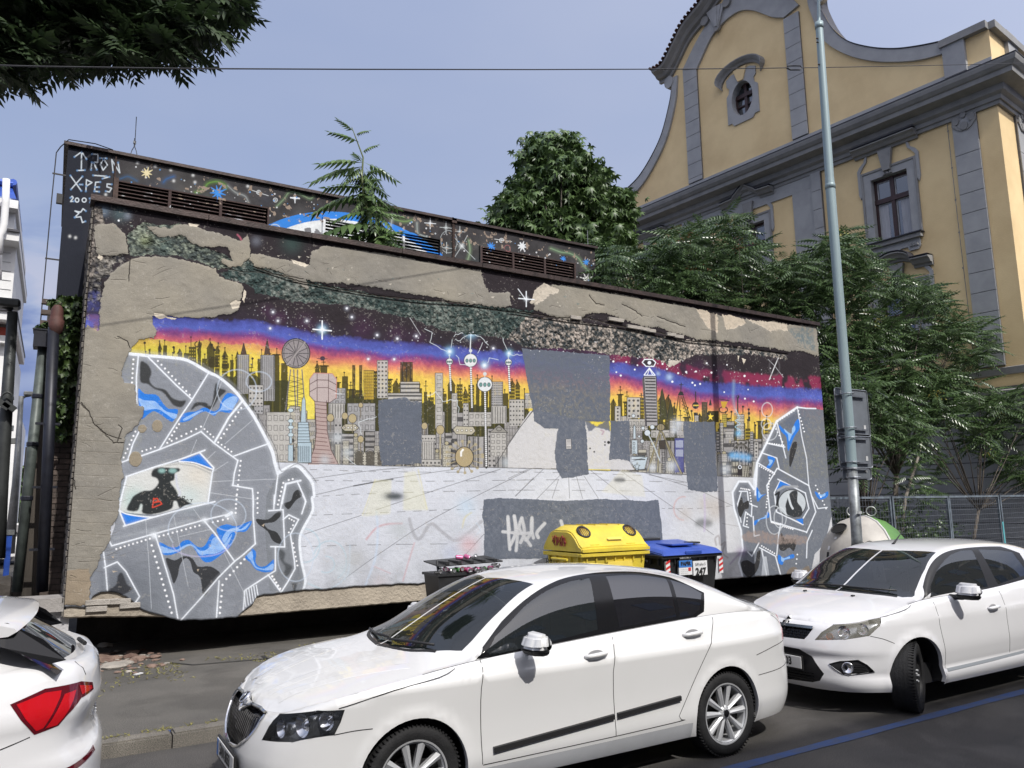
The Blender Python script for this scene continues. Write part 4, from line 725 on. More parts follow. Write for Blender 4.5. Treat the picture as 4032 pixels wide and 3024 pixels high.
k_ = ((e >= .93) & (e < 1.16))[..., None]; m.c[...] = np.where(k_, np.array(lin((48, 128, 214))), m.c)
def bolt2(pts, w_, col):
 m.stroke(pts, w_, col, .9, 1)
TC, TB = (206, 216, 224), (70, 120, 170)
for s in ('95,130 158,85 200,148', '158,88 155,245', '120,248 185,245', '248,105 300,108 298,175 245,178', '248,178 240,242', '262,180 290,240', '320,140 375,142', '350,145 322,195 345,245 382,200 350,150', '432,262 420,155 490,268 475,180', '258,290 375,298', '340,318 400,303', '60,292 155,425', '165,300 65,412', '140,370 165,370', '195,428 200,328 248,352 198,385', '270,428 280,350 320,348', '275,392 310,392', '270,428 310,432', '420,368 380,365 378,390 418,402 400,435 368,428', '60,485 75,472 85,485 62,518 90,515', '228,492 242,488 232,525', '98,655 135,618 100,600 150,610 170,580 195,600', '98,655 150,650 165,700 190,690'): m.stroke(Q1(s), 4.6, TC, .95, 1); m.dots(Q1(s)[::max(1, len(Q1(s)) - 1)], 4.5, TB, .7)
m.circ(Q1('118,505')[0], 7, 8, 4.2, TC); m.circ(Q1('180,505')[0], 8, 8, 4.2, TC)
for s, r_, c_, n_ in (('725,270', 24, (226, 214, 170), 8), ('1345,440', 34, (60, 138, 220), 9)): m.star(Q1(s)[0], r_, n_, c_)
for s, r_, c_, n_ in ((T1('1875,1148')[0], 18, (60, 138, 220), 9), (T1('2125,1145')[0], 18, (214, 220, 224), 8), (T2('110,545')[0], 17, (220, 224, 226), 8), (T2('437,645')[0], 11, (60, 138, 220), 8), (T2('620,670')[0], 13, (60, 138, 220), 8), (T2('625,805')[0], 26, (228, 230, 226), 8)): m.star(s, r_, n_, c_)
m.cross(Q1('2015,485')[0], 18); m.cross(T1('1395,965')[0], 22); m.cross(T1('325,768')[0], 18)
for s in ((T1('1520,1000')[0], 24), (T1('1630,1030')[0], 20), (T1('1525,1160')[0], 22)): m.cross(*s, (200, 208, 210), 2)
m.stroke(T1('1590,1230 1645,1145 1690,1060'), 2.4, (196, 202, 204), .8); m.stroke(T1('1590,1080 1645,1145 1750,1250'), 2.2, (196, 202, 204), .8); m.circ(T1('1540,1110')[0], 34, 44, 2.4, (180, 188, 190), .7); m.spray(T1('1645,1145')[0], 12, (220, 226, 226), .8)
for s, c_, w_ in ((Q1('1150,440 1220,410 1260,360 1340,345 1400,370 1415,400'), (104, 150, 62), 9), (Q1('1430,380 1500,440 1580,470 1610,525'), (160, 166, 166), 5), (T1('180,830 240,770 280,720 350,725 440,770 480,740'), (130, 156, 120), 6), (T1('1010,870 1080,920 1180,950 1250,940'), (120, 150, 90), 9), (T1('1700,1100 1710,1180 1690,1260 1660,1300'), (140, 164, 130), 8), (T2('340,560 420,590 490,600 560,640 600,700 650,750'), (130, 160, 124), 8), (T1('1290,960 1300,1050 1360,1080'), (160, 170, 166), 7), (T1('1100,900 1080,1000'), (170, 180, 172), 7), (Q1('870,350 900,320 960,300'), (50, 96, 150), 9), (Q1('480,330 560,300 640,340'), (50, 90, 130), 8)): m.stroke(smooth(s, 5), w_*.4, c_, .9, 2); m.stroke(smooth(s, 5), w_*1.6, c_, .4, 7)
for s in (Q1('1700,438')[0], Q1('1845,505')[0], T1('1960,1100')[0], T1('160,1010')[0]): m.circ(s, 8, 8, 2.4, (210, 214, 216)); m.circ(s, 3, 3, 2, (210, 214, 216));
m.stroke(Q1('1625,415 1785,468'), 2.2, (210, 214, 216)); m.stroke(T1('1905,1090 2040,1110'), 2.2, (210, 214, 216)); m.circ(T1('2005,1165')[0], 12, 14, 3, (150, 96, 96), .8)
m.spray(T1('165,1020')[0], 22, (190, 200, 196), .6); m.circ(Q1('1840,760')[0], 22, 20, 2.5, (210, 216, 216))
for s in (Q1('1425,625 1500,665 1540,690'), Q1('1560,690 1530,670 1500,705'), Q1('700,470 800,540 900,600')): m.stroke(s, 3.4, (170, 166, 168), .8)
m.spray(Q1('1525,680')[0], 16, (190, 190, 196), .8); m.spray(Q1('920,605')[0], 10, (220, 216, 210), .8); m.spray(Q1('735,455')[0], 14, (120, 116, 118), .7)
for _ in range(230):
 x = rc.uniform(500, 2350); y = 590 + (x - 270)*.207 + rc.uniform(0, 250 - (x - 270)*.04); m.dots([(x, y)], rc.choice((1.6, 2.2, 3.2)), rc.choice(((216, 218, 222), (216, 218, 222), (90, 150, 210), (190, 196, 200))), .9)
for s in ('645,180', '800,210', '935,243', '1128,290', '1605,385', '960,338', '1145,350', '520,465', '368,458', '55,820', '105,832'): m.spray(Q1(s)[0], 7, (214, 216, 216), .9)
pk = (fbm(m.h, m.w, 14, 131, 4) > .70)[..., None]*(ZZ > 6.95)[..., None]*(XX > 1)[..., None]; m.c[...] = np.where(pk, np.array(lin((150, 134, 120))), m.c)
m.hg[...] = m.nf*.004
UPPER = m.material('space_paint', .92, .8, .6)
m = None
# ---------------------------------------------------------------- ground
def asphalt(name, c, c2, sc=240., stain=.25):
 m_ = mat(name, c, .9, 0, .1, 1.3, .5, sc, col2=c2, spec=.25); n, l = m_.node_tree.nodes, m_.node_tree.links; b = n['Principled BSDF']
 r0 = [x for x in n if x.type == 'VALTORGB'][0]; tc_ = [x for x in n if x.type == 'TEX_COORD'][0]
 g = n.new('ShaderNodeTexNoise'); g.inputs['Scale'].default_value = 130; g.inputs['Detail'].default_value = 3; l.new(tc_.outputs['Object'], g.inputs[0])
 r = ramp(n, [(.35, (.55, .55, .55)), (.5, (1, 1, 1)), (.68, (1.5, 1.47, 1.4))]); l.new(g.outputs[0], r.inputs[0])
 mx = n.new('ShaderNodeMix'); mx.data_type = 'RGBA'; mx.blend_type = 'MULTIPLY'; mx.inputs[0].default_value = 1; l.new(r0.outputs[0], mx.inputs[6]); l.new(r.outputs[0], mx.inputs[7])
 k = n.new('ShaderNodeTexNoise'); k.inputs['Scale'].default_value = .9; k.inputs['Detail'].default_value = 8; k.inputs['Distortion'].default_value = 1.2; l.new(tc_.outputs['Object'], k.inputs[0])
 rk = ramp(n, [(.40, (1 - stain, 1 - stain, 1 - stain)), (.52, (1, 1, 1))]); l.new(k.outputs[0], rk.inputs[0])
 m2_ = n.new('ShaderNodeMix'); m2_.data_type = 'RGBA'; m2_.blend_type = 'MULTIPLY'; m2_.inputs[0].default_value = 1; l.new(mx.outputs[2], m2_.inputs[6]); l.new(rk.outputs[0], m2_.inputs[7]); l.new(m2_.outputs[2], b.inputs['Base Color'])
 return m_
ROAD = asphalt('road_asphalt', (.092, .087, .083), (.070, .068, .067)); PAVE = asphalt('pavement_asphalt', (.135, .128, .117), (.102, .098, .091), 200., .2)
KERB = asphalt('kerb_stone', (.20, .185, .16), (.15, .14, .125), 160., .25)
KY = 7.25
b = MB(); b.quad((-400, -200, 0), (400, -200, 0), (400, KY, 0), (-400, KY, 0)); tag(b.build('road', ROAD), kind='structure')
b = MB(); b.quad((-400, KY + .14, .115), (400, KY + .14, .115), (400, 400, .12), (-400, 400, .12)); tag(b.build('pavement', PAVE), kind='structure')
ks = MB()
x = -16.
kerb = empty('kerb', (0, 0, 0)); kerb['kind'] = 'structure'
kb = MB().box(0, .99, 0, .18, -.05, .118); k0 = kb.build('kerb_stone', KERB, kerb); bm = bmesh.new(); bm.from_mesh(k0.data); bmesh.ops.bevel(bm, geom=[e for e in bm.edges if abs(e.verts[0].co.z - .118) < .01 and abs(e.verts[1].co.z - .118) < .01], offset=.015, segments=2, affect='EDGES'); bm.to_mesh(k0.data); bm.free()
k0.location = (x, KY, 0)
for i in range(1, 60): c = k0.copy(); COL.objects.link(c); c.location = (x + i, KY + random.uniform(-.004, .004), random.uniform(-.004, .003))
BL = mat('blue_road_paint', (.035, .075, .21), .8, 0, .25, 6, .4, 200, col2=(.06, .075, .12))
b = MB(); n_ = 160
for i in range(n_):
 xa, xb = -10 + i*.35, -10 + (i + 1)*.35; wa, wb = .052 + .006*math.sin(i*1.7), .052 + .006*math.sin((i + 1)*1.7); b.quad((xa, 4.37 - wa, .004), (xb, 4.37 - wb, .004), (xb, 4.37 + wb, .004), (xa, 4.37 + wa, .004))
tag(b.build('blue_parking_line', BL), kind='structure')
# repair seams and weeds on the pavement, rubble by the corner
DK = mat('tar_seam', (.03, .03, .03), .7); b = MB()
def seam(pts, w_=.012, z=.124):
 for i in range(len(pts) - 1):
  a, c = Vector(pts[i]), Vector(pts[i + 1]); d = (c - a).normalized(); q = Vector((-d.y, d.x))*w_*random.uniform(.7, 1.3); b.quad((a.x - q.x, a.y - q.y, z), (c.x - q.x, c.y - q.y, z), (c.x + q.x, c.y + q.y, z), (a.x + q.x, a.y + q.y, z))
pts = [at(x_, y_, 2, .12) for x_, y_ in ((655, 2608), (760, 2618), (1100, 2590), (1400, 2560), (1700, 2540))]; seam([(p.x, p.y) for p in pts])
pts = [at(x_, y_, 2, .12) for x_, y_ in ((1035, 2582), (1060, 2605), (1090, 2625), (1130, 2650))]; seam([(p.x, p.y) for p in pts], .03)
tag(b.build('tar_seams', DK), kind='structure')
WEED = leafmat('dry_weed', (.16, .14, .04), (.28, .26, .08)); b = MB(); rw = random.Random(3)
for (x0, x1, y0, y1, n_) in ((1.0, 3.2, 9.9, 10.5, 260), (3.0, 6.0, 10.4, 10.8, 300), (.2, 1.5, 9.0, 10.3, 160), (-2, 6, 7.38, 7.46, 260), (8, 15, 10.2, 10.7, 250)):
 for _ in range(n_):
  x_, y_ = rw.uniform(x0, x1), rw.uniform(y0, y1)
  if y1 - y0 > .2 and mnoise.noise((x_*1.4, y_*1.4, 0)) < .05: continue
  for q in range(3):
   t = rw.uniform(0, 6.3); l_ = rw.uniform(.02, .055); b.add([(x_, y_, .118), (x_ + .012*math.sin(t), y_ + .01*math.cos(t), .12), (x_ + l_*math.cos(t), y_ + l_*math.sin(t), .12 + l_*rw.uniform(.1, .6))], [(0, 1, 2)])
tag(b.build('weeds', WEED), kind='stuff')
def rock(x, y, z, sx, sy, sz, rnd):
 bm = bmesh.new(); bmesh.ops.create_icosphere(bm, subdivisions=2, radius=1)
 s_ = rnd.uniform(0, 99)
 for v in bm.verts: f = 1 + .35*mnoise.noise(v.co*1.3 + Vector((s_, 0, 0))); v.co = Vector((x + v.co.x*sx*f, y + v.co.y*sy*f, z + v.co.z*sz*f))
 me = bpy.data.meshes.new('stone'); bm.to_mesh(me); bm.free(); return me
RUB = mat('rubble', (.24, .17, .135), .95, 0, .35, 5, .6, 50, col2=(.12, .075, .06)); RUB2 = mat('pale_rubble', (.36, .33, .29), .95, 0, .2, 5, .5, 50)
rr = random.Random(11); heap = empty('rubble_patch', (0, 0, 0)); heap['kind'] = 'stuff'
bm = bmesh.new(); c0 = at(500, 2600, 2, .12)
for i in range(150):
 p = at(rr.gauss(470, 75), rr.gauss(2600, 22), 2, .12); big = rr.random() < .10; s_ = rr.uniform(.04, .085) if big else rr.uniform(.008, .03)
 me = rock(p.x, p.y, .12 + s_*.2, s_*1.5, s_*1.2, s_*.55, rr); me.materials.append(RUB if rr.random() < .65 else RUB2)
 link('stone', me, heap)
# litter
lw = mat('white_litter', (.7, .7, .7), .6)
b = MB(); p = at(545, 2655, 2, .125); b.obox((p.x, p.y, .13), Vector((.8, .6, 0)), Vector((-.6, .8, 0)), Vector((0, 0, 1)), .05, .02, .006); tag(b.build('litter_scrap', lw), 'crumpled white scrap of litter on the asphalt near the rubble', 'litter')
b = MB(); p = at(450, 2627, 2, .12); b.lathe([(0, 0), (.15, 0), (.16, .02), (.13, .045), (0, .05)], (p.x, p.y, .12), 9); tag(b.build('paving_fragment', RUB2), 'flat pale paving fragment lying beside the rubble', 'stone')
# ---------------------------------------------------------------- mural building
DBR = mat('brown_flashing', (.055, .036, .032), .5, .3, .3, 8, .2, 40); DKC = mat('dark_concrete', (.055, .048, .042), .95, 0, .3, 2, .6, 20)
CON = mat('beam_concrete', (.40, .35, .28), .92, 0, .22, 2.2, .9, 26, col2=(.27, .235, .19)); DARK = mat('dark_void', (.012, .012, .012), 1)
BRK = mat('grey_brick', (.20, .185, .165), .95, 0, .3, 3, .8, 40, col2=(.10, .09, .08)); MOR = mat('old_mortar', (.07, .06, .055), 1, 0, .2, 6, .6, 60)
XL, XR = .21, 14.46
mb_ = empty('mural_building', (XL, WY, .12), 'low flat-roofed building whose street wall carries the robot and city mural', 'building')
def sub(o, e):          # keep world place under an Empty that is not at the origin
 if o.parent is e: o.matrix_parent_inverse = Matrix.Translation(-Vector(e.location))
 return o
ztop = lambda X: 5.915 - .0066*(X - XL)
bot = [at(x_, y_, 1, WY) for x_, y_ in ((249, 2388), (300, 2390), (340, 2393), (352, 2384), (362, 2352), (395, 2332), (430, 2328), (462, 2336), (500, 2352), (530, 2374), (560, 2402), (600, 2415), (640, 2424), (665, 2434), (712, 2443), (800, 2441), (870, 2436), (934, 2430), (950, 2412), (975, 2395), (995, 2382), (1003, 2362), (1012, 2348), (1040, 2342), (1100, 2336), (1160, 2328), (1230, 2322), (1300, 2319), (1400, 2309), (1480, 2306), (1560, 2300), (1640, 2299), (1735, 2290), (1800, 2286))]
bx_ = [p.x for p in bot] + [5.62, 5.66, 8, 11, 14.46]; bz_ = [p.z for p in bot] + [.90, .53, .52, .50, .465]
zbot = lambda X: float(np.interp(X, bx_, bz_)) + .012*mnoise.noise((X*7, 0, 0)) + .006*mnoise.noise((X*31, 0, 3))
CX0, CX1, CZ0, CZ1 = .15, 14.6, .30, 6.0
def hg_at(X, Z, img=bpy.data.images['mural_paint_relief']):
 return 0
HI = bpy.data.images['mural_paint_relief']; ha = np.empty(HI.size[0]*HI.size[1]*4, np.float32); HI.pixels.foreach_get(ha); ha = blur(ha.reshape(HI.size[1], HI.size[0], 4)[..., 0].copy(), 2)
NX, NZ = 600, 210; vs_ = []; uv_ = []
for i in range(NX + 1):
 X = XL + (XR - XL)*i/NX; zb_, zt = zbot(X), ztop(X)
 for j in range(NZ + 1):
  Z = zb_ + (zt - zb_)*j/NZ; h = ha[min(max(int((Z - CZ0)/.005), 0), ha.shape[0] - 1), min(max(int((X - CX0)/.005), 0), ha.shape[1] - 1)]
  e_ = min(1, min(j, NZ - j, i, NX - i)/2); vs_.append((X, WY - float(h)*e_, Z)); uv_.append(((X - CX0)/(CX1 - CX0), (Z - CZ0)/(CZ1 - CZ0)))
n0 = len(vs_); fs_ = [(i*(NZ + 1) + j, (i + 1)*(NZ + 1) + j, (i + 1)*(NZ + 1) + j + 1, i*(NZ + 1) + j + 1) for i in range(NX) for j in range(NZ)]
for i in range(NX + 1): vs_.append((vs_[i*(NZ + 1)][0], WY + .035, vs_[i*(NZ + 1)][2] + .004)); uv_.append(uv_[i*(NZ + 1)])     # thickness of the coat at its broken foot
fs_ += [(n0 + i, n0 + i + 1, (i + 1)*(NZ + 1), i*(NZ + 1)) for i in range(NX)]
me = bpy.data.meshes.new('painted_plaster'); me.from_pydata(vs_, [], fs_); me.materials.append(MURAL); me.materials.append(MOR)
ul = me.uv_layers.new(name='UVMap'); li = np.empty(len(me.loops), np.int32); me.loops.foreach_get('vertex_index', li); ul.data.foreach_set('uv', np.array(uv_, np.float32)[li].ravel())
me.polygons.foreach_set('use_smooth', [True]*NX*NZ + [False]*NX); me.polygons.foreach_set('material_index', [0]*NX*NZ + [1]*NX); me.update(); sub(link('painted_plaster', me, mb_), mb_)
b = MB(); rb = random.Random(9); top_ = []; n_ = 240
for i in range(n_ + 1):
 X = XL + (XR - XL)*i/n_; zb_ = float(np.interp(X, [.21, .8, 2.2, 4.6, 8, 14.46], [.70, .66, .545, .55, .515, .465])) + .010*mnoise.noise((X*9, 5, 0)) + .006*mnoise.noise((X*27, 5, 0)); y0 = WY + .028 + .006*mnoise.noise((X*3, 1, 1))
 top_ += [(X, y0 - .01, zb_ + .02), (X, y0, .98), (X, y0 + .03, zb_), (X, WY + 1.7, zb_ + .02), (X, WY + 1.7, .98)]
b.add(top_, [f for i in range(n_) for f in ((i*5, i*5 + 5, i*5 + 6, i*5 + 1), (i*5 + 2, i*5 + 7, i*5 + 5, i*5), (i*5 + 3, i*5 + 8, i*5 + 7, i*5 + 2), (i*5 + 4, i*5 + 9, i*5 + 8, i*5 + 3))] + [(0, 1, 4, 3, 2)])
sub(b.build('concrete_beam', CON, mb_), mb_)
b = MB(); b.box(XL + .01, XR, WY + .05, 12.95, .98, 5.9); b.box(XL + .2, XR, 12.5, 12.6, .1, 1.0); b.box(14.3, XR, WY + .6, 12.6, .1, .6); sub(b.build('core_wall', DKC, mb_), mb_)
# exposed bricks at the foot
bs = MB().box(-.115, .115, -.03, .03, -.033, .033); bk0 = None; BR2 = mat('pale_brick', (.40, .37, .33), .95, 0, .18, 6, .6, 60)
def bev(o, w_=.006, seg=1):
 bm = bmesh.new(); bm.from_mesh(o.data); bmesh.ops.bevel(bm, geom=bm.edges[:], offset=w_, segments=seg, affect='EDGES'); bm.to_mesh(o.data); bm.free(); return o
bk0 = bev(bs.build('brick', BR2, mb_)); bk0.location = (at(378, 2372, 1, WY) - mb_.location + Vector((0, .012, 0)))
for x_, y_ in ((425, 2370), (474, 2368), (512, 2384), (380, 2398), (2264, 1252), (2412, 1258), (2432, 1262), (2485, 1288), (2510, 1292), (2535, 1297), (2560, 1303), (2640, 1318), (2670, 1326)):
 c = bk0.copy(); COL.objects.link(c); p = at(x_, y_, 1, WY); c.location = p - mb_.location + Vector((0, .012 if y_ > 2000 else -.012, 0)); c.rotation_euler = (0, random.uniform(-.02, .02), random.uniform(-.05, .05))
# side wall of bricks, facing the yard on the left
sb = MB().box(-.022, .0, 0, .235, 0, .064); s0 = sb.build('brick', BRK, mb_); bev(s0, .005); placed = 0; rest = MB()
bz = .72; row = 0
while bz < 5.82:
 y_ = WY + .03 + (0 if row % 2 else -.12)
 while y_ < 12.85:
  a0 = max(y_, WY + .02); l_ = min(y_ + .235, 12.9) - a0
  if l_ > .05:
   dx = rb.uniform(-.012, .006)
   if placed < 300 and a0 < 12.0 and rb.random() < .93:
    c = s0 if placed == 0 else s0.copy()
    if placed: COL.objects.link(c)
    c.location = Vector((XL + dx, a0, bz)) - mb_.location; c.scale = (1, l_/.235, 1); placed += 1
   else: rest.box(XL + dx - .022, XL + dx, a0, a0 + l_, bz, bz + .064)
  y_ += .25
 bz += .078; row += 1
o = rest.build('brickwork', BRK, mb_); o['kind'] = 'stuff'; sub(o, mb_)
b = MB(); b.box(XL - .006, XL + .02, WY + .02, 12.95, .7, 5.85); sub(b.build('mortar', MOR, mb_), mb_)
b = MB()
for i in range(10):
 xa, xb = XL - .05 + i*1.434, XL - .05 + (i + 1)*1.434 - .008; za, zb2 = ztop(xa) , ztop(xb)
 b.add([(xa, WY - .07, za), (xb, WY - .07, zb2), (xb, WY - .07, zb2 + .075), (xa, WY - .07, za + .075), (xa, WY + .3, za + .02), (xb, WY + .3, zb2 + .02), (xb, WY + .3, zb2 + .095), (xa, WY + .3, za + .095)], [(0, 1, 2, 3), (4, 7, 6, 5), (0, 4, 5, 1), (3, 2, 6, 7), (0, 3, 7, 4), (1, 5, 6, 2)])
sub(b.build('roof_flashing', DBR, mb_), mb_)
b = MB().box(XL - .03, XL + .1, WY + .3, 12.95, 5.88, 5.97); sub(b.build('side_flashing', DBR, mb_), mb_)
b = MB().box(XL, XR, WY + .25, 12.99, 5.84, 5.9); sub(b.build('roof', DKC, mb_), mb_)
# faint dark drain pipe scar and its stub on the wall
# ---------------------------------------------------------------- taller block behind with louvres
ub = empty('upper_block', (0, UY, 0), 'taller dark block behind the mural wall painted with stars and space', 'building')
UX0, UX1, UZT = -.16, 9.99, 7.55
lou = [(.54, 2.87, (1.31, 2.10)), (3.89, 6.17, (4.65, 5.41)), (7.11, 9.38, (7.84, 8.62))]; LZ0, LZ1 = 6.42, 7.10
me_v = []; me_f = []; uvs = []
def wq(x0, x1, z0, z1, y=UY):
 o_ = len(me_v); nx_ = max(1, int((x1 - x0)/.5))
 for (a, c) in ((x0, z0), (x1, z0), (x1, z1), (x0, z1)): me_v.append((a, y, c)); uvs.append(((a + .2)/10.25, (c - 5.6)/2.02))
 me_f.append((o_, o_ + 1, o_ + 2, o_ + 3))
wq(UX0, UX1, LZ1, UZT); wq(UX0, UX1, 4.0, LZ0); xs = [UX0] + [v for l_ in lou for v in l_[:2]] + [UX1]
for k in range(0, 8, 2): wq(xs[k], xs[k + 1], LZ0, LZ1)
me = bpy.data.meshes.new('painted_wall'); me.from_pydata(me_v, [], me_f); me.materials.append(UPPER); ul = me.uv_layers.new(name='UVMap')
for lp in me.loops: ul.data[lp.index].uv = uvs[lp.vertex_index]
sub(link('painted_wall', me, ub), ub)
b = MB(); b.box(UX0, UX0 + .05, UY + .003, 17, 0.1, UZT); b.box(UX1 - .05, UX1, UY + .003, 17, 4, UZT); b.box(UX0, UX1, UY + .14, UY + .2, 4.0, UZT); b.box(UX0, UX1, UY + .15, 17, UZT - .05, UZT - .01); sub(b.build('side_wall', DKC, ub), ub)
b = MB(); b.box(UX0 - .06, UX1 + .04, UY - .06, UY + .12, UZT, UZT + .05); b.box(UX0 - .06, UX0 + .1, UY + .12, 17, UZT, UZT + .05); sub(b.build('roof_flashing', DBR, ub), ub)
def paintuv(o):
 me = o.data; ul = me.uv_layers.new(name='UVMap');
 for lp in me.loops: v = me.vertices[lp.vertex_index].co; ul.data[lp.index].uv = ((v.x + .2)/10.25, (v.z - 5.6)/2.02)
for x0, x1, mu in lou:
 b = MB()
 b.box(x0 - .05, x0, UY - .05, UY + .1, LZ0, LZ1 + .04); b.box(x1, x1 + .05, UY - .05, UY + .1, LZ0, LZ1 + .04); b.box(x0, x1, UY - .05, UY + .1, LZ1, LZ1 + .04)
 for q in mu: b.box(q - .022, q + .022, UY - .045, UY + .06, LZ0, LZ1)
 f = b.build('louvre_frame', UPPER, ub); paintuv(f); sub(f, ub)
 e_ = [x0] + list(mu) + [x1]
 for k in range(3):
  for z_ in np.arange(LZ0 + .02, LZ1 - .02, .062):
   xa, xb = e_[k] + (.024 if k else .002), e_[k + 1] - .024
   b = MB(); b.add([(xa, UY - .03, z_), (xb, UY - .03, z_), (xb, UY - .03, z_ + .006), (xa, UY - .03, z_ + .006), (xa, UY + .045, z_ + .05), (xb, UY + .045, z_ + .05), (xb, UY + .045, z_ + .056), (xa, UY + .045, z_ + .056)], [(0, 1, 2, 3), (4, 7, 6, 5), (0, 4, 5, 1), (3, 2, 6, 7), (0, 3, 7, 4), (1, 5, 6, 2)])
   o = b.build('slat', UPPER, f); paintuv(o); sub(o, ub)
STEEL = mat('dull_steel', (.20, .21, .22), .5, .8, .15, 10); RUST = mat('rusty_pipe', (.08, .05, .04), .7, .3, .3, 14)
b = MB(); b.box(.49, .56, UY - .075, UY - .005, 6.3, 7.15); b.tube([(.50, UY - .05, 7.15), (.50, UY - .05, 7.5)], .012); sub(b.build('conduit', RUST, ub), ub)
b = MB(); b.tube([(6.46, UY - .03, 7.62), (6.46, UY - .03, 6.3)], .014); b.tube([(6.49, UY - .03, 7.56), (6.49, UY - .03, 6.3)], .009); b.box(6.43, 6.53, UY - .06, UY - .02, 7.5, 7.6); sub(b.build('conductor_pipe', RUST, ub), ub)
b = MB(); b.tube([(UX0 - .10, UY - .02, 7.5), (UX0 - .15, UY, 7.4), (UX0 - .16, UY, 6.6), (UX0 - .17, UY, 4.6)], .008); b.tube([(UX0 - .1, UY - .02, 7.5), (UX0, UY - .07, 7.62), (.2, UY - .07, 7.64), (.45, UY - .06, 7.6)], .008)
for z_ in (7.05, 5.7, 5.0): b.box(UX0 - .18, UX0, UY - .01, UY + .01, z_, z_ + .02)
b.box(UX0 - .1, UX0 - .02, UY - .02, UY + .05, 6.6, 6.75); sub(b.build('lightning_cable', mat('black_cable', (.02, .02, .022), .5), ub), ub)
b = MB(); p = at(527, 612, 1, UY); b.tube([(p.x - .05, UY, UZT + .05), (p.x - .03, UY, UZT + .14), (p.x - .005, UY, UZT + .2), (p.x - .005, UY, UZT + .35)], .007); b.tube([(p.x + .05, UY, UZT + .05), (p.x + .03, UY, UZT + .14), (p.x + .005, UY, UZT + .2), (p.x, UY, UZT + .72)], .007); b.box(p.x - .02, p.x + .02, UY - .012, UY + .012, UZT + .25, UZT + .3)
tag(b.build('lightning_rod', STEEL), 'thin lightning rod with forked foot on the corner of the dark block roof', 'lightning rod')
b = MB(); p = at(2306, 905, 1, UY); b.tube([(9.8, UY, UZT + .05), (9.8, UY, p.z)], .008); tag(b.build('lightning_rod', STEEL), 'short straight lightning rod near the far end of the dark block roof', 'lightning rod')
# ---------------------------------------------------------------- the yard gap on the left: pipes, boxes, low white wall
GP_ = mat('grey_green_pipe', (.10, .12, .11), .5, .2, .25, 5); BP = mat('black_pipe', (.018, .02, .03), .45, .2, .2, 8); TC_ = mat('terracotta_pipe', (.09, .035, .028), .7, 0, .3, 8); BPLM = mat('weathered_board', (.10, .085, .07), .9, 0, .35, 3, .4, 30, aniso=(1, 1, .1))
def vpipe(px_t, py_t, px_b, py_b, Y, r, m_, label, cat, name='pipe'):
 a, c = at(px_t, py_t, 1, Y), at(px_b, py_b, 1, Y); e = empty(name, (c.x, Y, c.z), label, cat); b = MB(); b.tube([a, c], r, 12); sub(b.build('tube', m_, e, True), e)
 return e, a, c
e, a, c = vpipe(170, 1366, 66, 2330, 11.9, .062, GP_, 'stout grey-green pipe standing outermost in the dark gap under a square box', 'pipe', 'vent_pipe')
b = MB()
for t in (.22, .42, .64): p = a.lerp(c, t); b.lathe([(.067, 0), (.072, .01), (.072, .05), (.067, .06)], p, 12)
sub(b.build('collar', BP, e), e); p = at(167, 1340, 1, 11.9); b = MB(); b.box(p.x - .1, p.x + .12, 11.75, 12.05, p.z - .11, p.z + .11); b.box(p.x - .115, p.x + .135, 11.74, 12.06, p.z + .11, p.z + .13); sub(b.build('vent_box', BP, e), e)
e, a, c = vpipe(212, 1290, 165, 2330, 11.6, .068, BP, 'thick black drain pipe with a terracotta hopper beside the brick side wall', 'pipe', 'drain_pipe')
p = at(224, 1245, 1, 11.6); b = MB(); b.lathe([(.03, -.28), (.085, -.2), (.095, -.06), (.08, -.05), (.08, 0), (.075, .02), (.07, .10), (.04, .15)], p, 14); sub(b.build('hopper', TC_, e, True), e)
b = MB()
for t in (.38, .62, .85): q = a.lerp(c, t); b.box(q.x - .16, q.x + .12, 11.58, 11.62, q.z, q.z + .03)
sub(b.build('bracket', BP, e), e)
BX2 = mat('yard_brick', (.13, .10, .085), .95, 0, .35, 2.5, .7, 18, col2=(.06, .05, .045))
e = empty('yard_pier', (-.05, 12.4, .12), 'dark brick pier behind the drain pipes in the gap beside the mural wall', 'brick pier'); b = MB()
z_ = .12; row = 0
while z_ < 4.9:
 y_ = 0
 for k in range(2):
  x0 = -.20 + k*.25 - (.12 if row % 2 else 0); b.box(x0, x0 + .235, 12.4 + random.uniform(-.006, .006), 12.5, z_, z_ + .066)
 z_ += .078; row += 1
o = b.build('brickwork', BX2, e); o['kind'] = 'stuff'; sub(o, e); b = MB().box(-.24, .2, 12.41, 12.8, .12, 4.9); sub(b.build('mortar', MOR, e), e)
e = empty('yard_boards', (-.2, 12, .12), 'dark weathered boards leaning upright between the pipes', 'boards')
for k, (x0, x1, y_) in enumerate(((140, 168, 1560), (172, 190, 1500), (100, 128, 1760))):
 a, c = at(x0, y_, 1, 12.1), at(x0 - 46, 2330, 1, 12.1); w_ = .1 if k != 1 else .06; b = MB(); b.add([(a.x, 12.1, a.z), (a.x + w_, 12.1, a.z), (c.x + w_*1.2, 12.0, .5), (c.x, 12.0, .5), (a.x, 12.14, a.z), (a.x + w_, 12.14, a.z), (c.x + w_*1.2, 12.04, .5), (c.x, 12.04, .5)], [(0, 3, 2, 1), (4, 5, 6, 7), (0, 1, 5, 4), (2, 3, 7, 6), (0, 4, 7, 3), (1, 2, 6, 5)]); sub(b.build('board', BPLM, e), e)
WHW = mat('white_washed_plaster', (.56, .55, .56), .9, 0, .14, 3, .5, 40); e = empty('low_white_wall', (-1, 11, .12), 'low whitewashed wall with a grey coping left of the mural wall', 'wall')
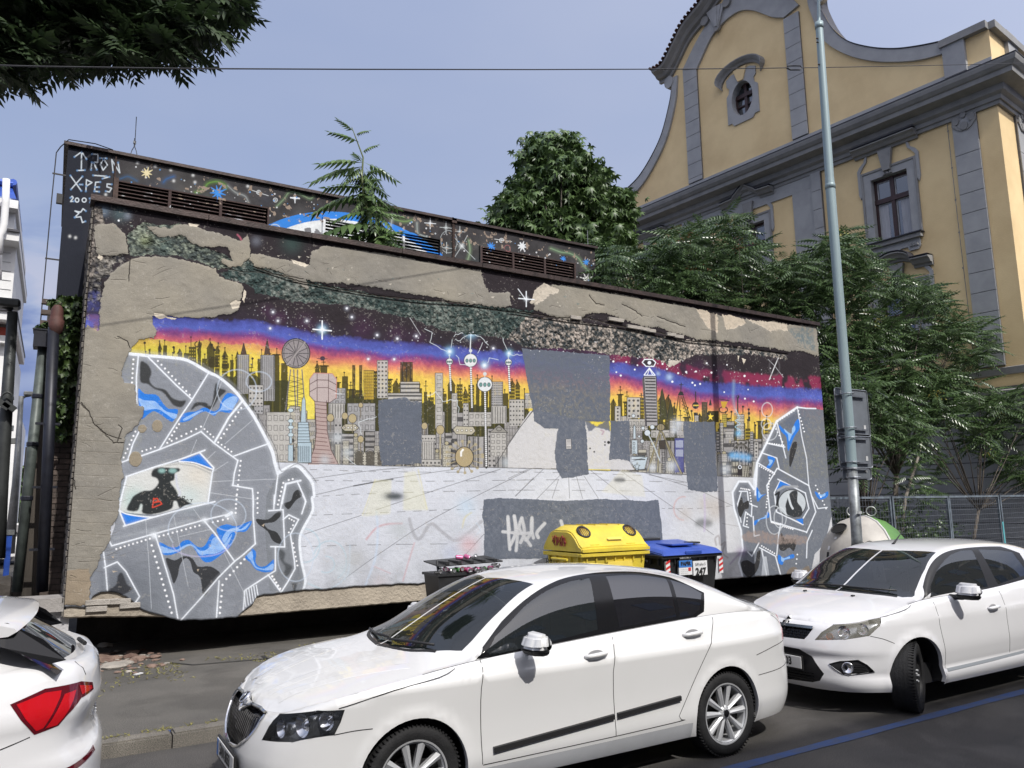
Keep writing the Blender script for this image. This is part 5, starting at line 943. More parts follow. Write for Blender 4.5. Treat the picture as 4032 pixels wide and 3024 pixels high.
p = at(250, 2352, 1, WY + .05); b = MB(); b.box(-2.6, XL + .06, WY + .1, WY + .4, .1, p.z - .16); sub(b.build('plaster', WHW, e), e); b = MB(); b.box(-2.65, XL + .0, WY + .02, WY + .48, p.z - .16, p.z); sub(b.build('coping', mat('coping_concrete', (.36, .34, .32), .9, 0, .2, 4, .4, 40), e), e)
e = empty('rock_pile', (-.7, 11.9, .12), 'dark rocks heaped behind the low white wall', 'rocks')
for i in range(9): link('stone', rock(rr.uniform(-1.3, -.45), rr.uniform(11.8, 12.5), rr.uniform(.6, 1.15) - i*.02, .2, .16, .2, rr), e).data.materials.append(DKC)
for o in e.children: sub(o, e)
# ---------------------------------------------------------------- yellow baroque building
YEL = mat('ochre_render', (.79, .61, .335), .92, 0, .06, .55, .35, 30, col2=(.67, .50, .265)); GRS = mat('grey_stucco', (.37, .375, .375), .9, 0, .08, 1.4, .3, 30, col2=(.30, .305, .31)); GR2 = mat('grey_moulding', (.27, .268, .262), .85, 0, .08, 2, .2, 30, col2=(.21, .21, .208)); CAPD = mat('lead_flashing', (.055, .055, .065), .5, .4, .1, 6); RTL = mat('roof_tile_clay', (.12, .055, .04), .8, 0, .3, 4, .3, 30)
C0 = at(3922, 365, 1, 12.3); FA = R(96.6); fd = Vector((math.cos(FA), math.sin(FA), 0)); fn = Vector((-fd.y, fd.x, 0)); rd_ = -fn          # fd runs away along the front, fn points out to the street side (left)
yb = empty('yellow_building', (C0.x, C0.y, .12), 'ochre baroque building with grey pilasters, curved gable and heavy cornice', 'building')
def FP(s, z, o=0.): return Vector((C0.x, C0.y, 0)) + fd*s + fn*o + Vector((0, 0, z))
def RP(s, z, o=0.): return Vector((C0.x, C0.y, 0)) + rd_*s - fd*o + Vector((0, 0, z))       # right-hand side face (towards the street)
def plate(pts, o0, o1, m_, name, parent=yb, fp=FP, mat2=None, smooth_=False):
 """a flat shape on the front with real thickness from offset o0 to o1 (out)"""
 b = MB(); n = len(pts); b.add([fp(s, z, o1) for s, z in pts] + [fp(s, z, o0) for s, z in pts], [tuple(range(n))] + [(i, i + n, (i + 1) % n + n, (i + 1) % n) for i in range(n)])
 o = b.build(name, m_, parent); fixn(o);
 e_ = parent
 while e_.parent: e_ = e_.parent
 sub(o, yb if e_ is yb else e_); return o
def rect(s0, s1, z0, z1): return [(s0, z0), (s1, z0), (s1, z1), (s0, z1)]
SE = 19.22
W1 = (3.18, 4.56, 11.58, 14.18); W2 = (9.34, 10.75, 11.5, 14.1); W3 = (15.3, 16.7, 11.5, 14.1); W1b = (3.1, 4.6, 6.9, 9.6); W2b = (9.3, 10.8, 6.9, 9.6); OV = (10.03, 20.15, .56, .82)
def wall_with_holes():
 """front wall triangulated round the window openings and the gable outline"""
 out = [(0, .12), (SE, .12), (SE, 18.0), (17.95, 18.0), (17.35, 18.27), (16.42, 18.66), (15.51, 19.42), (14.77, 20.35), (14.4, 21.1), (14.16, 21.8), (14.02, 22.5), (14.1, 23.0), (13.8, 23.4), (12.9, 24.7), (11.85, 25.3), (10.9, 25.9), (10.0, 26.1), (9.1, 25.9), (8.2, 25.3), (7.2, 24.6), (6.4, 23.5), (6.05, 22.6), (5.6, 21.3), (4.98, 20.3), (4.08, 19.53), (3.14, 18.97), (2.23, 18.62), (1.53, 18.38), (1.4, 18.2), (0, 18.2)]
 holes = [rect(*W1), rect(*W2), rect(*W3), rect(*W1b), rect(*W2b), [(OV[0] + OV[2]*math.cos(t), OV[1] + OV[3]*math.sin(t)) for t in np.linspace(0, 2*math.pi, 25)[:-1]]]
 P_ = [Vector(p) for p in out]; E_ = [(i, (i + 1) % len(out)) for i in range(len(out))]
 for h in holes: k = len(P_); P_ += [Vector(p) for p in h]; E_ += [(k + i, k + (i + 1) % len(h)) for i in range(len(h))]
 vo, eo, fo, *_ = delaunay_2d_cdt(P_, E_, [], 1, 1e-5)
 def inside(p, poly):
  c = False
  for i in range(len(poly)):
   a, q = poly[i], poly[(i + 1) % len(poly)]
   if (a[1] > p[1]) != (q[1] > p[1]) and p[0] < a[0] + (p[1] - a[1])*(q[0] - a[0])/(q[1] - a[1]): c = not c
  return c
 keep = []
 for f in fo:
  ce = sum((Vector(vo[i]) for i in f), Vector((0, 0)))/len(f)
  if inside(ce, out) and not any(inside(ce, h) for h in holes): keep.append(f)
 return vo, keep, holes
vo, keep, holes = wall_with_holes()
b = MB(); b.add([FP(v[0], v[1]) for v in vo], keep); o = b.build('wall', YEL, yb); sub(o, yb)
WG = bpy.data.materials.new('window_glass'); WG.use_nodes = True; _b = WG.node_tree.nodes['Principled BSDF']; _b.inputs['Base Color'].default_value = (.02, .025, .03, 1); _b.inputs['Roughness'].default_value = .04; _b.inputs['Metallic'].default_value = 0; _b.inputs['Specular IOR Level'].default_value = 1.0; _b.inputs['IOR'].default_value = 1.9
WFR = mat('brown_window_paint', (.05, .022, .02), .45, 0, .15, 8)
CUR = mat('net_curtain', (.42, .43, .46), .9, 0, .1, 4, aniso=(6, 6, .5))
def window(s0, s1, z0, z1, deep=.28, oval=False):
 e = MB()
 if not oval:
  for (a, c) in (((s0, z0), (s0, z1)), ((s0, z1), (s1, z1)), ((s1, z1), (s1, z0)), ((s1, z0), (s0, z0))): e.quad(FP(*a, 0), FP(*c, 0), FP(*c, -deep), FP(*a, -deep))
 else:
  h = holes[5]; n = len(h)
  for i in range(n): e.quad(FP(*h[i], 0), FP(*h[(i + 1) % n], 0), FP(*h[(i + 1) % n], -deep), FP(*h[i], -deep))
 r = e.build('window', GRS, yb); sub(r, yb)
 sm, zm = (s0 + s1)/2, z0 + (z1 - z0)*.66
 plate(rect(s0, s1, z0, z1), -deep - .02, -deep + .01, WG, 'pane', r)
 f = MB()
 def bar(a0, a1, c0, c1, o0=-deep, o1=-deep + .09):
  v = [FP(s, z, o_) for o_ in (o0, o1) for s, z in rect(a0, a1, c0, c1)]; f.add(v, [(4, 5, 6, 7), (0, 1, 5, 4), (1, 2, 6, 5), (2, 3, 7, 6), (3, 0, 4, 7)])
 bar(s0, s0 + .09, z0, z1); bar(s1 - .09, s1, z0, z1); bar(s0, s1, z0, z0 + .1, -deep, -deep + .1); bar(s0, s1, z1 - .09, z1, -deep, -deep + .085); bar(s0, s1, zm - .09, zm + .09, -deep, -deep + .13); bar(sm - .07, sm + .07, z0, z1, -deep, -deep + .11)
 if oval: bar(s0, s1, z0 + (z1 - z0)*.36, z0 + (z1 - z0)*.36 + .06, -deep, -deep + .08)
 o = f.build('window_frame', WFR, r); fixn(o); sub(o, yb)
 if not oval:
  for a0, a1 in ((s0 + .1, s0 + .45), (s1 - .45, s1 - .1)): plate(rect(a0, a1, z0 + .1, zm - .15), -deep + .012, -deep + .02, CUR, 'curtain', r)
  for a0 in (s0 + .09, sm + .07):      # inner white casement rims
   for z_a, z_b in ((z0 + .1, zm - .09), (zm + .09, z1 - .09)):
    fr = MB(); a1 = a0 + (s1 - s0)/2 - .16
    for q in (rect(a0, a0 + .05, z_a, z_b), rect(a1 - .05, a1, z_a, z_b), rect(a0 + .05, a1 - .05, z_b - .05, z_b)): fr.add([FP(s, z, -deep + .03) for s, z in q], [(0, 1, 2, 3)])
    o = fr.build('casement', mat('grey_white_paint', (.42, .43, .44), .5), r); sub(o, yb)
 return r
window(*W1); window(*W2); window(*W3); window(*W1b); window(*W2b); window(OV[0] - OV[2], OV[0] + OV[2], OV[1] - OV[3], OV[1] + OV[3], .35, True)
# surrounds
for (s0, s1, z0, z1), kind in ((W1, 'flat'), (W2, 'peak'), (W3, 'flat'), (W1b, 'arch')):
 f = MB(); g = .28
 for q in (rect(s0 - g, s0, z0, z1 + g), rect(s1, s1 + g, z0, z1 + g), rect(s0, s1, z1, z1 + g)): f.add([FP(s, z, .05) for s, z in q] + [FP(s, z, 0) for s, z in q], [(0, 1, 2, 3), (0, 4, 5, 1), (1, 5, 6, 2), (2, 6, 7, 3), (3, 7, 4, 0)])
 o = f.build('window_surround', GRS, yb); fixn(o); sub(o, yb)
 g2 = MB()
 for q in (rect(s0 - g - .08, s0 - g, z0 - .0, z1 + g + .08), rect(s1 + g, s1 + g + .08, z0, z1 + g + .08), rect(s0 - g, s1 + g, z1 + g, z1 + g + .08)): g2.add([FP(s, z, .09) for s, z in q] + [FP(s, z, 0) for s, z in q], [(0, 1, 2, 3), (0, 4, 5, 1), (1, 5, 6, 2), (2, 6, 7, 3), (3, 7, 4, 0)])
 o = g2.build('raised_edge', GR2, yb); fixn(o); sub(o, yb)
 # scrolled ears up to the hood
 for sg, s_e in ((-1, s0 - g - .08), (1, s1 + g + .08)):
  pts = [(s_e, z1 + .0), (s_e, z1 + .45), (s_e - sg*.12, z1 + .62), (s_e - sg*.26, z1 + .78), (s_e - sg*.30, z1 + 1.0), (s_e - sg*.22, z1 + 1.0), (s_e - sg*.16, z1 + .8), (s_e + sg*.02, z1 + .66), (s_e + sg*.12, z1 + .5), (s_e + sg*.12, z1 - .45), (s_e + sg*.06, z1 - .65), (s_e, z1 - .5)]
  plate(pts, 0, .07, GRS, 'scroll', yb)
 sm = (s0 + s1)/2; zh = z1 + 1.0
 plate([(sm - .13, z1 + .15), (sm + .13, z1 + .15), (sm + .27, zh), (sm - .27, zh)], .05, .2, GR2, 'keystone', yb)
 for k in range(3): plate([(sm - .17 + k*.12, z1 + .02), (sm - .07 + k*.12, z1 + .02), (sm - .12 + k*.12, z1 + .13)], .05, .14, GR2, 'drop', yb)
 hw = (s1 - s0)/2 + .52
 def hood(line, steps=((0, .12), (.10, .26), (.20, .40), (.27, .46))):
  h_ = MB(); n = len(line); prev = None; rows = []
  for dz, po in ((0, 0), (0, .10), (.10, .14), (.10, .24), (.2, .34), (.26, .46), (.30, .46), (.36, 0)): rows.append([FP(s, z + dz, po) for s, z in line])
  o_ = len(h_.v)
  for r_ in rows: h_.v.extend([tuple(p) for p in r_])
  for i in range(len(rows) - 1):
   for j in range(n - 1): h_.f.append((i*n + j, i*n + j + 1, (i + 1)*n + j + 1, (i + 1)*n + j))
  h_.f.append(tuple(i*n for i in range(len(rows)))); h_.f.append(tuple(i*n + n - 1 for i in range(len(rows)))[::-1])
  o = h_.build('window_hood', GR2, yb); fixn(o); sub(o, yb)
  t_ = MB(); t_.add([FP(s, z + .365, .48) for s, z in line] + [FP(s, z + .40, -.02) for s, z in line] + [FP(s, z + .34, .48) for s, z in line], [(j, j + 1, n + j + 1, n + j) for j in range(n - 1)] + [(2*n + j, 2*n + j + 1, j + 1, j) for j in range(n - 1)]); o = t_.build('hood_flashing', CAPD, yb); sub(o, yb)
 if kind == 'flat': hood([(sm - hw, zh), (sm + hw, zh)])
 elif kind == 'peak': hood([(sm - hw - .1, zh - .02), (sm - .62, zh + .02), (sm - .55, zh + .12), (sm, zh + .50), (sm + .55, zh + .12), (sm + .62, zh + .02), (sm + hw + .1, zh - .02)])
 else: hood([(sm - hw, zh - .32), (sm - .62, zh - .30)] + [(sm + .62*math.cos(t), zh - .24 + .34*math.sin(t)) for t in np.linspace(math.pi, 0, 9)] + [(sm + .62, zh - .30), (sm + hw, zh - .32)])
 # sill with apron
 if kind != 'arch':
  zs = z0; w_ = (s1 - s0)/2 + .34
  plate(rect(sm - w_, sm + w_, zs - .16, zs), 0, .22, GR2, 'sill', yb); plate(rect(sm - w_ - .06, sm + w_ + .06, zs, zs + .04), 0, .30, CAPD, 'sill_flashing', yb)
  plate([(sm - w_ + .1, zs - .16), (sm - w_ + .1, zs - .46), (sm - w_ + .18, zs - .58), (sm - w_ + .5, zs - .58), (sm - w_ + .56, zs - .42), (sm - .22, zs - .42), (sm - .14, zs - .52), (sm, zs - .60), (sm + .14, zs - .52), (sm + .22, zs - .42), (sm + w_ - .56, zs - .42), (sm + w_ - .5, zs - .58), (sm + w_ - .18, zs - .58), (sm + w_ - .1, zs - .46), (sm + w_ - .1, zs - .16)], 0, .08, GRS, 'apron', yb)
  for sg in (-1, 1):
   for k in range(3): plate([(sm + sg*(w_ - .2) - sg*k*.11 - .045, zs - .44), (sm + sg*(w_ - .2) - sg*k*.11 + .045, zs - .44), (sm + sg*(w_ - .2) - sg*k*.11, zs - .32)], .08, .15, GR2, 'drop', yb)
# the oval's frame and brow
oc = (OV[0], OV[1]); fr = [(-.85, -1.0), (-.62, -1.0), (-.50, -1.16), (.50, -1.16), (.62, -1.0), (.82, -1.0), (.82, .35), (.68, .5), (.66, .72), (.78, .86), (.8, 1.2), (.5, 1.35), (-.5, 1.35), (-.8, 1.2), (-.78, .86), (-.66, .72), (-.68, .5), (-.85, .35)]
N1 = len(fr); ov = [(oc[0] + OV[2]*math.cos(t), oc[1] + OV[3]*math.sin(t)) for t in np.linspace(0, 2*math.pi, 25)[:-1]]
Pp = [Vector((oc[0] + a, oc[1] + c)) for a, c in fr] + [Vector(p) for p in ov]; Ee = [(i, (i + 1) % N1) for i in range(N1)] + [(N1 + i, N1 + (i + 1) % 24) for i in range(24)]
v2, _, f2, *_ = delaunay_2d_cdt(Pp, Ee, [], 1, 1e-5)
def pin(p, poly):
 c = False
 for i in range(len(poly)):
  a, q = poly[i], poly[(i + 1) % len(poly)]
  if (a[1] > p[1]) != (q[1] > p[1]) and p[0] < a[0] + (p[1] - a[1])*(q[0] - a[0])/(q[1] - a[1]): c = not c
 return c
fl_ = [(oc[0] + a, oc[1] + c) for a, c in fr]; kp = []
for f in f2:
 ce = sum((Vector(v2[i]) for i in f), Vector((0, 0)))/len(f)
 if pin(ce, fl_) and not pin(ce, ov): kp.append(f)
b = MB(); b.add([FP(v[0], v[1], .06) for v in v2], kp); b.add([FP(*p, .06) for p in fl_] + [FP(*p, 0) for p in fl_], [(i, (i + 1) % N1, N1 + (i + 1) % N1, N1 + i) for i in range(N1)]); b.add([FP(*p, .06) for p in ov] + [FP(*p, 0) for p in ov], [(i, 24 + i, 24 + (i + 1) % 24, (i + 1) % 24) for i in range(24)]); o = b.build('oval_surround', GRS, yb); sub(o, yb)
plate([(oc[0] - .14, oc[1] + .84), (oc[0] + .14, oc[1] + .84), (oc[0] + .36, oc[1] + 1.45), (oc[0] - .36, oc[1] + 1.45)], .06, .12, YEL, 'keystone', yb)
arcp = [(oc[0] + 1.06*math.cos(t), oc[1] + .95 + .62*math.sin(t)) for t in np.linspace(R(192), R(-12), 15)]
hood_rows = ((0, 0), (0, .10), (.08, .16), (.14, .26), (.22, .34), (.26, .34), (.28, 0)); b = MB(); n = len(arcp)
for dz, po in hood_rows: b.v.extend([tuple(FP(oc[0] + (s - oc[0])*(1 + dz*.7), z + dz, po)) for s, z in arcp])
b.f += [(i*n + j, i*n + j + 1, (i + 1)*n + j + 1, (i + 1)*n + j) for i in range(len(hood_rows) - 1) for j in range(n - 1)] + [tuple(i*n for i in range(7)), tuple(i*n + n - 1 for i in range(7))[::-1]]
o = b.build('oval_brow', GR2, yb); fixn(o); sub(o, yb)
# pilasters of stacked blocks with recessed joints
def pilaster(s0, s1, z0, z1, step=.72, o_=.10, capital=False, fp=FP):
 e = plate(rect(s0, s1, z0, z1), 0, o_ - .03, mat('joint_grey', (.12, .122, .128), .95), 'pilaster', yb, fp); z = z1 - (1.0 if capital else 0)
 if capital:
  plate(rect(s0, s1, z, z1), o_ - .03, o_, GRS, 'capital_block', e, fp); c = (s0 + s1)/2
  for dx, dz, rr_ in ((-.26, .55, .12), (.26, .55, .12), (0, .72, .1), (0, .30, .13)): plate([(c + dx + rr_*math.cos(t), z + dz + rr_*math.sin(t)*1.2) for t in np.linspace(0, 6.28, 11)[:-1]], o_, o_ + .06, GR2, 'ornament', e, fp)
  for sg in (-1, 1): plate([(c + sg*.34, z + .66), (c + sg*.40, z + .4), (c + sg*.22, z + .2), (c + sg*.06, z + .12), (c + sg*.14, z + .26), (c + sg*.28, z + .42)], o_, o_ + .05, GR2, 'leaf_scroll', e, fp)
 while z > z0 + .1:
  zb_ = max(z0, z - step); plate(rect(s0 + .002, s1 - .002, zb_ + .022, z), o_ - .03, o_, GRS, 'stucco_block', e, fp); z = zb_
 return e
pilaster(.66, 1.46, 6.3, 15.65, capital=True); pilaster(6.95, 7.68, 17.12, 22.75); pilaster(12.45, 13.27, 17.12, 23.1); pilaster(17.93, 18.8, 6.3, 15.65, capital=True)
plate(rect(6.62, 7.0, 6.3, 15.3), 0, .12, GRS, 'panel_edge', yb)
plate(rect(7.0, 7.9, 6.3, 14.75), 0, .06, GRS, 'panel', yb); plate(rect(12.3, 13.4, 6.3, 14.75), 0, .06, GRS, 'panel', yb); plate(rect(7.0, 13.4, 14.75, 15.5), 0, .065, GRS, 'frieze_panel', yb); plate(rect(13.4, 13.8, 6.3, 15.3), 0, .12, GRS, 'panel_edge', yb)
pilaster(6.55, 6.95, 6.35, 15.3, .8, .15)
# main cornice, wrapping the right-hand corner
prof = [(15.30, 0), (15.30, .10), (15.44, .12), (15.44, .18), (15.58, .20), (15.66, .34), (15.72, .36), (15.86, .38), (15.90, .62), (15.94, .80), (16.10, .82), (16.13, .88), (16.24, .98), (16.36, 1.02), (16.42, 1.02), (16.60, .02)]
def sweep(prof, s_far, r_far, m_, name):
 b = MB(); n = len(prof)
 for z, o_ in prof: b.v.extend([tuple(FP(s_far, z, o_)), tuple(Vector((C0.x, C0.y, z)) + fn*o_ - fd*o_), tuple(RP(r_far, z, o_))])
 for i in range(n - 1):
  for j in range(2): b.f.append((i*3 + j, i*3 + j + 1, (i + 1)*3 + j + 1, (i + 1)*3 + j))
 b.f.append(tuple(i*3 for i in range(n))); o = b.build(name, m_, yb); fixn(o); sub(o, yb); return o
sweep(prof, SE + .0, 14, GR2, 'cornice'); sweep([(16.42, 1.04), (16.45, 1.04), (16.62, .0)], SE + .9, 14, CAPD, 'cornice_flashing')
b = MB()
for z, o_ in prof: b.v.extend([tuple(FP(SE, z, o_)), tuple(FP(SE + o_, z, o_)), tuple(FP(SE + o_, z, -3))])
n = len(prof); b.f += [(i*3 + j, i*3 + j + 1, (i + 1)*3 + j + 1, (i + 1)*3 + j) for i in range(n - 1) for j in range(2)]; o = b.build('cornice_return', GR2, yb); fixn(o); sub(o, yb)
plate(rect(0.0, SE, 16.6, 17.1), 0, .06, GRS, 'attic_base', yb)
# gable bands
def band(outer, inner, o_=.12, name='gable_band', m_=GRS): return plate(outer + inner[::-1], 0, o_, m_, name, yb)
cv = lambda pts, n=5: smooth(pts, n)
band(cv([(17.95, 18.0), (17.35, 18.27), (16.42, 18.66), (15.51, 19.42), (14.77, 20.35), (14.16, 21.8), (14.02, 22.5), (14.06, 23.0)]), cv([(17.95, 17.55), (17.2, 17.75), (16.2, 18.2), (15.2, 19.1), (14.45, 20.1), (13.85, 21.6), (13.68, 22.5), (13.62, 23.0)]))
band(cv([(1.46, 18.40), (2.23, 18.62), (3.14, 18.97), (4.08, 19.53), (4.98, 20.3), (5.6, 21.3), (6.0, 22.5), (6.05, 23.0)]), cv([(1.46, 17.94), (2.28, 18.11), (3.19, 18.48), (4.13, 19.01), (5.11, 19.81), (5.96, 20.9), (6.4, 22.4), (6.5, 23.0)]))
plate(cv([(13.27, 23.1), (12.3, 24.2), (11.3, 24.95), (10.5, 25.2), (10.0, 25.3), (9.5, 25.2), (8.7, 24.9), (7.7, 24.2), (6.9, 23.0)]) + [(7.67, 22.81)] + cv([(7.69, 22.85), (8.21, 23.17), (9.07, 23.96), (9.7, 24.33), (10.28, 24.39), (10.86, 24.25), (11.47, 23.92), (12.0, 23.3), (12.42, 22.75)]), 0, .12, GRS, 'gable_spandrel', yb)
gl_ = cv([(14.75, 23.35), (14.1, 23.35), (13.5, 23.9), (12.7, 24.75), (11.6, 25.3), (10.8, 25.85), (10.0, 26.05), (9.2, 25.85), (8.4, 25.3), (7.3, 24.75), (6.5, 23.9), (5.9, 23.35), (5.25, 23.35)], 5); b = MB(); n = len(gl_); gp = ((-.30, 0), (-.30, .14), (-.15, .16), (-.12, .34), (.0, .46), (.12, .7), (.2, .74), (.26, .74), (.30, 0))
for dz, po in gp: b.v.extend([tuple(FP(s, z + dz, po)) for s, z in gl_])
b.f += [(i*n + j, i*n + j + 1, (i + 1)*n + j + 1, (i + 1)*n + j) for i in range(len(gp) - 1) for j in range(n - 1)] + [tuple(i*n for i in range(len(gp))), tuple(i*n + n - 1 for i in range(len(gp)))[::-1]]
o = b.build('gable_cornice', GR2, yb); fixn(o); sub(o, yb)
roof = MB(); n = len(gl_); roof.add([FP(s, z + .30, .78) for s, z in gl_] + [FP(s, z + .30, -1.4) for s, z in gl_] + [FP(s, z + .24, .78) for s, z in gl_], [(j, j + 1, n + j + 1, n + j) for j in range(n - 1)] + [(j, 2*n + j, 2*n + j + 1, j + 1) for j in range(n - 1)]); roof = roof.build('roof', RTL, yb); sub(roof, yb)
tile = MB(); tile.add([(x_, y_, z_) for y_ in (0, 1.6) for (x_, z_) in ((-.085, 0), (-.06, .06), (0, .085), (.06, .06), (.085, 0))], [(i, i + 1, i + 6, i + 5) for i in range(4)] + [(0, 1, 2, 3, 4)]); t0 = None; acc = 0; last = gl_[0]
for q in gl_[1:]:
 L_ = math.dist(last, q); t_ = 0
 while acc < L_:
  s, z = last[0] + (q[0] - last[0])*acc/L_, last[1] + (q[1] - last[1])*acc/L_; tv = (fd*(q[0] - last[0]) + Vector((0, 0, q[1] - last[1]))).normalized(); nv = tv.cross(fn).normalized(); nv = -nv if nv.z < 0 else nv
  if t0 is None: t0 = tile.build('roof_tile', RTL, roof); o = t0
  else: o = t0.copy(); COL.objects.link(o)
  p = FP(s, z + .28, .86) - Vector(yb.location); M_ = Matrix.Identity(4)
  for i_ in range(3): M_[i_][0], M_[i_][1], M_[i_][2], M_[i_][3] = tv[i_], -fn[i_], nv[i_], (p + Vector(yb.location))[i_]
  o.matrix_basis = M_; o.matrix_parent_inverse = roof.matrix_parent_inverse.copy() ; o.matrix_parent_inverse = Matrix.Identity(4); acc += .23
 acc -= L_; last = q
# shell ornament on the gable, volutes, pedestals
sc0 = (11.05, 24.75)
for k in range(5): a_ = R(-32 + k*16); plate([(sc0[0] + math.sin(a_)*.1 - .06, sc0[1] - .55), (sc0[0] + math.sin(a_)*.1 + .06, sc0[1] - .55), (sc0[0] + math.sin(a_)*.75 + .13, sc0[1] + .45), (sc0[0] + math.sin(a_)*.75 - .13, sc0[1] + .45)], .1, .3 - abs(k - 2)*.03, GRS, 'shell_rib', yb)
for dx, dz, r_ in ((-.62, .35, .22), (.66, .1, .22), (0, -.62, .16)): plate([(sc0[0] + dx + r_*math.cos(t), sc0[1] + dz + r_*math.sin(t)) for t in np.linspace(0, 6.28, 13)[:-1]], .1, .26, GR2, 'volute', yb)
for s_, r_ in ((14.14, .27), (5.9, .27)): plate([(s_ + r_*math.cos(t), 22.85 + r_*1.2*math.sin(t)) for t in np.linspace(0, 6.28, 15)[:-1]], -.1, .18, GRS, 'volute', yb)
plate(rect(17.95, 18.62, 16.95, 18.2), 0, .16, GRS, 'pedestal', yb); plate(rect(17.9, SE + .08, 18.2, 18.5), -.5, .26, GR2, 'pedestal_cap', yb); plate(rect(.76, 1.5, 16.95, 18.15), 0, .16, GRS, 'pedestal', yb); plate(rect(-.0, 1.56, 18.15, 18.42), -.4, .24, GR2, 'pedestal_cap', yb)
b = MB()
for ou in (cv([(17.95, 18.0), (17.35, 18.27), (16.42, 18.66), (15.51, 19.42), (14.77, 20.35), (14.16, 21.8), (14.02, 22.5), (14.06, 23.0)]), cv([(1.46, 18.40), (2.23, 18.62), (3.14, 18.97), (4.08, 19.53), (4.98, 20.3), (5.6, 21.3), (6.0, 22.5), (6.05, 23.0)])):
 n = len(ou); b.add([FP(s, z + .02, .15) for s, z in ou] + [FP(s, z + .02, -.7) for s, z in ou] + [FP(s, z + .05, .15) for s, z in ou], [(j, j + 1, n + j + 1, n + j) for j in range(n - 1)] + [(j, j + 1, 2*n + j + 1, 2*n + j) for j in range(n - 1)])
o = b.build('gable_flashing', CAPD, yb); sub(o, yb)
# ground floor, grey and rusticated, with string courses; right-hand face
plate(rect(0, SE, .12, 5.6), 0, .08, mat('joint_grey2', (.11, .11, .115), .95), 'plinth', yb)
z_ = .15
while z_ < 4.9: plate(rect(.01, 9.2, z_, z_ + .47), .08, .12, GRS, 'stucco_course', yb); plate(rect(11.2, SE, z_, z_ + .47), .08, .12, GRS, 'stucco_course', yb); z_ += .5
plate(rect(9.2, 11.2, .15, 3.8), .05, .09, WG, 'ground_window', yb); plate(rect(9.0, 11.4, 3.8, 5.0), .08, .13, GRS, 'stucco_course', yb)
sweep([(4.98, .1), (5.05, .3), (5.2, .34), (5.32, .5), (5.42, .5), (5.5, .1)], SE, 14, GR2, 'string_course'); sweep([(5.98, .02), (6.0, .1), (6.22, .12), (6.25, .02)], SE, 14, GR2, 'sill_course')
b = MB(); b.quad(RP(0, .12), RP(14, .12), RP(14, 18.2), RP(0, 18.2)); b.quad(FP(0, 18.2, 0), RP(14, 18.2, 0), RP(14, 18.2, -8), FP(8, 18.2, 0)); b.quad(FP(SE, .12), FP(SE, 18), FP(SE, 18, -10), FP(SE, .12, -10)); o = b.build('side_wall', YEL, yb); sub(o, yb)
pilaster(1.35, 2.15, 6.3, 15.65, capital=True, fp=RP)
plate(rect(0, 14, 18.15, 18.42), -.3, .22, GR2, 'attic_cap', yb, RP); plate(rect(1.3, 2.2, 16.9, 18.6), 0, .14, GRS, 'pedestal', yb, RP); plate(rect(2.6, 4.2, 12.3, 14.5), .02, .05, WG, 'side_window', yb, RP)
# anti-pigeon bristles on cornice and hoods
b = MB()
for s_ in np.arange(.3, SE, .06): p = FP(s_, 16.46, .9); b.add([p, p + fd*.006, p + Vector((0, 0, .13)) + fn*random.uniform(-.05, .05)], [(0, 1, 2)])
for s_ in np.arange(2.9, 4.9, .05): p = FP(s_, W1[3] + 1.38, .4); b.add([p, p + fd*.006, p + Vector((0, 0, .14)) + fn*random.uniform(-.05, .05)], [(0, 1, 2)])
o = b.build('bird_spikes', STEEL, yb); o['kind'] = 'stuff'; sub(o, yb)
# cable down the front with clips
b = MB(); pt = [FP(s_, z_, .06) for s_, z_ in ((1.62, 15.4), (1.62, 12), (1.60, 9), (1.6, 6))]; b.tube(pt, .012, 4)
for z_ in (15, 13.6, 12.4, 11.2, 9.9): b.box(*(v for c_ in zip(FP(1.62, z_, .03) - Vector((.03, .03, .03)), FP(1.62, z_, .09) + Vector((.03, .03, .03))) for v in c_))
o = b.build('conductor_cable', STEEL, yb); sub(o, yb)
# ---------------------------------------------------------------- house across the street, behind the viewer: its shade lies on the road and it shows in the glass
oh = empty('opposite_house', (2, -9, 0), 'plain pale house row across the street behind the viewer', 'building')
OH = mat('pale_render', (.34, .32, .28), .9, 0, .1, 1, .2, 20); HB = (4.74 + 9)*math.tan(SUN_EL)*math.sqrt(1 + SUN_FROM.x**2*0)
b = MB().box(-34, 46, -19, -9, 0, HB); sub(b.build('wall', OH, oh), oh)
for i in range(26):
 for z_ in (1.2, 4.6, 8.0, 11.4):
  b = MB().box(-32 + i*3, -30.7 + i*3, -9.0, -8.96, z_, z_ + 1.9); sub(b.build('window', WG, oh), oh)
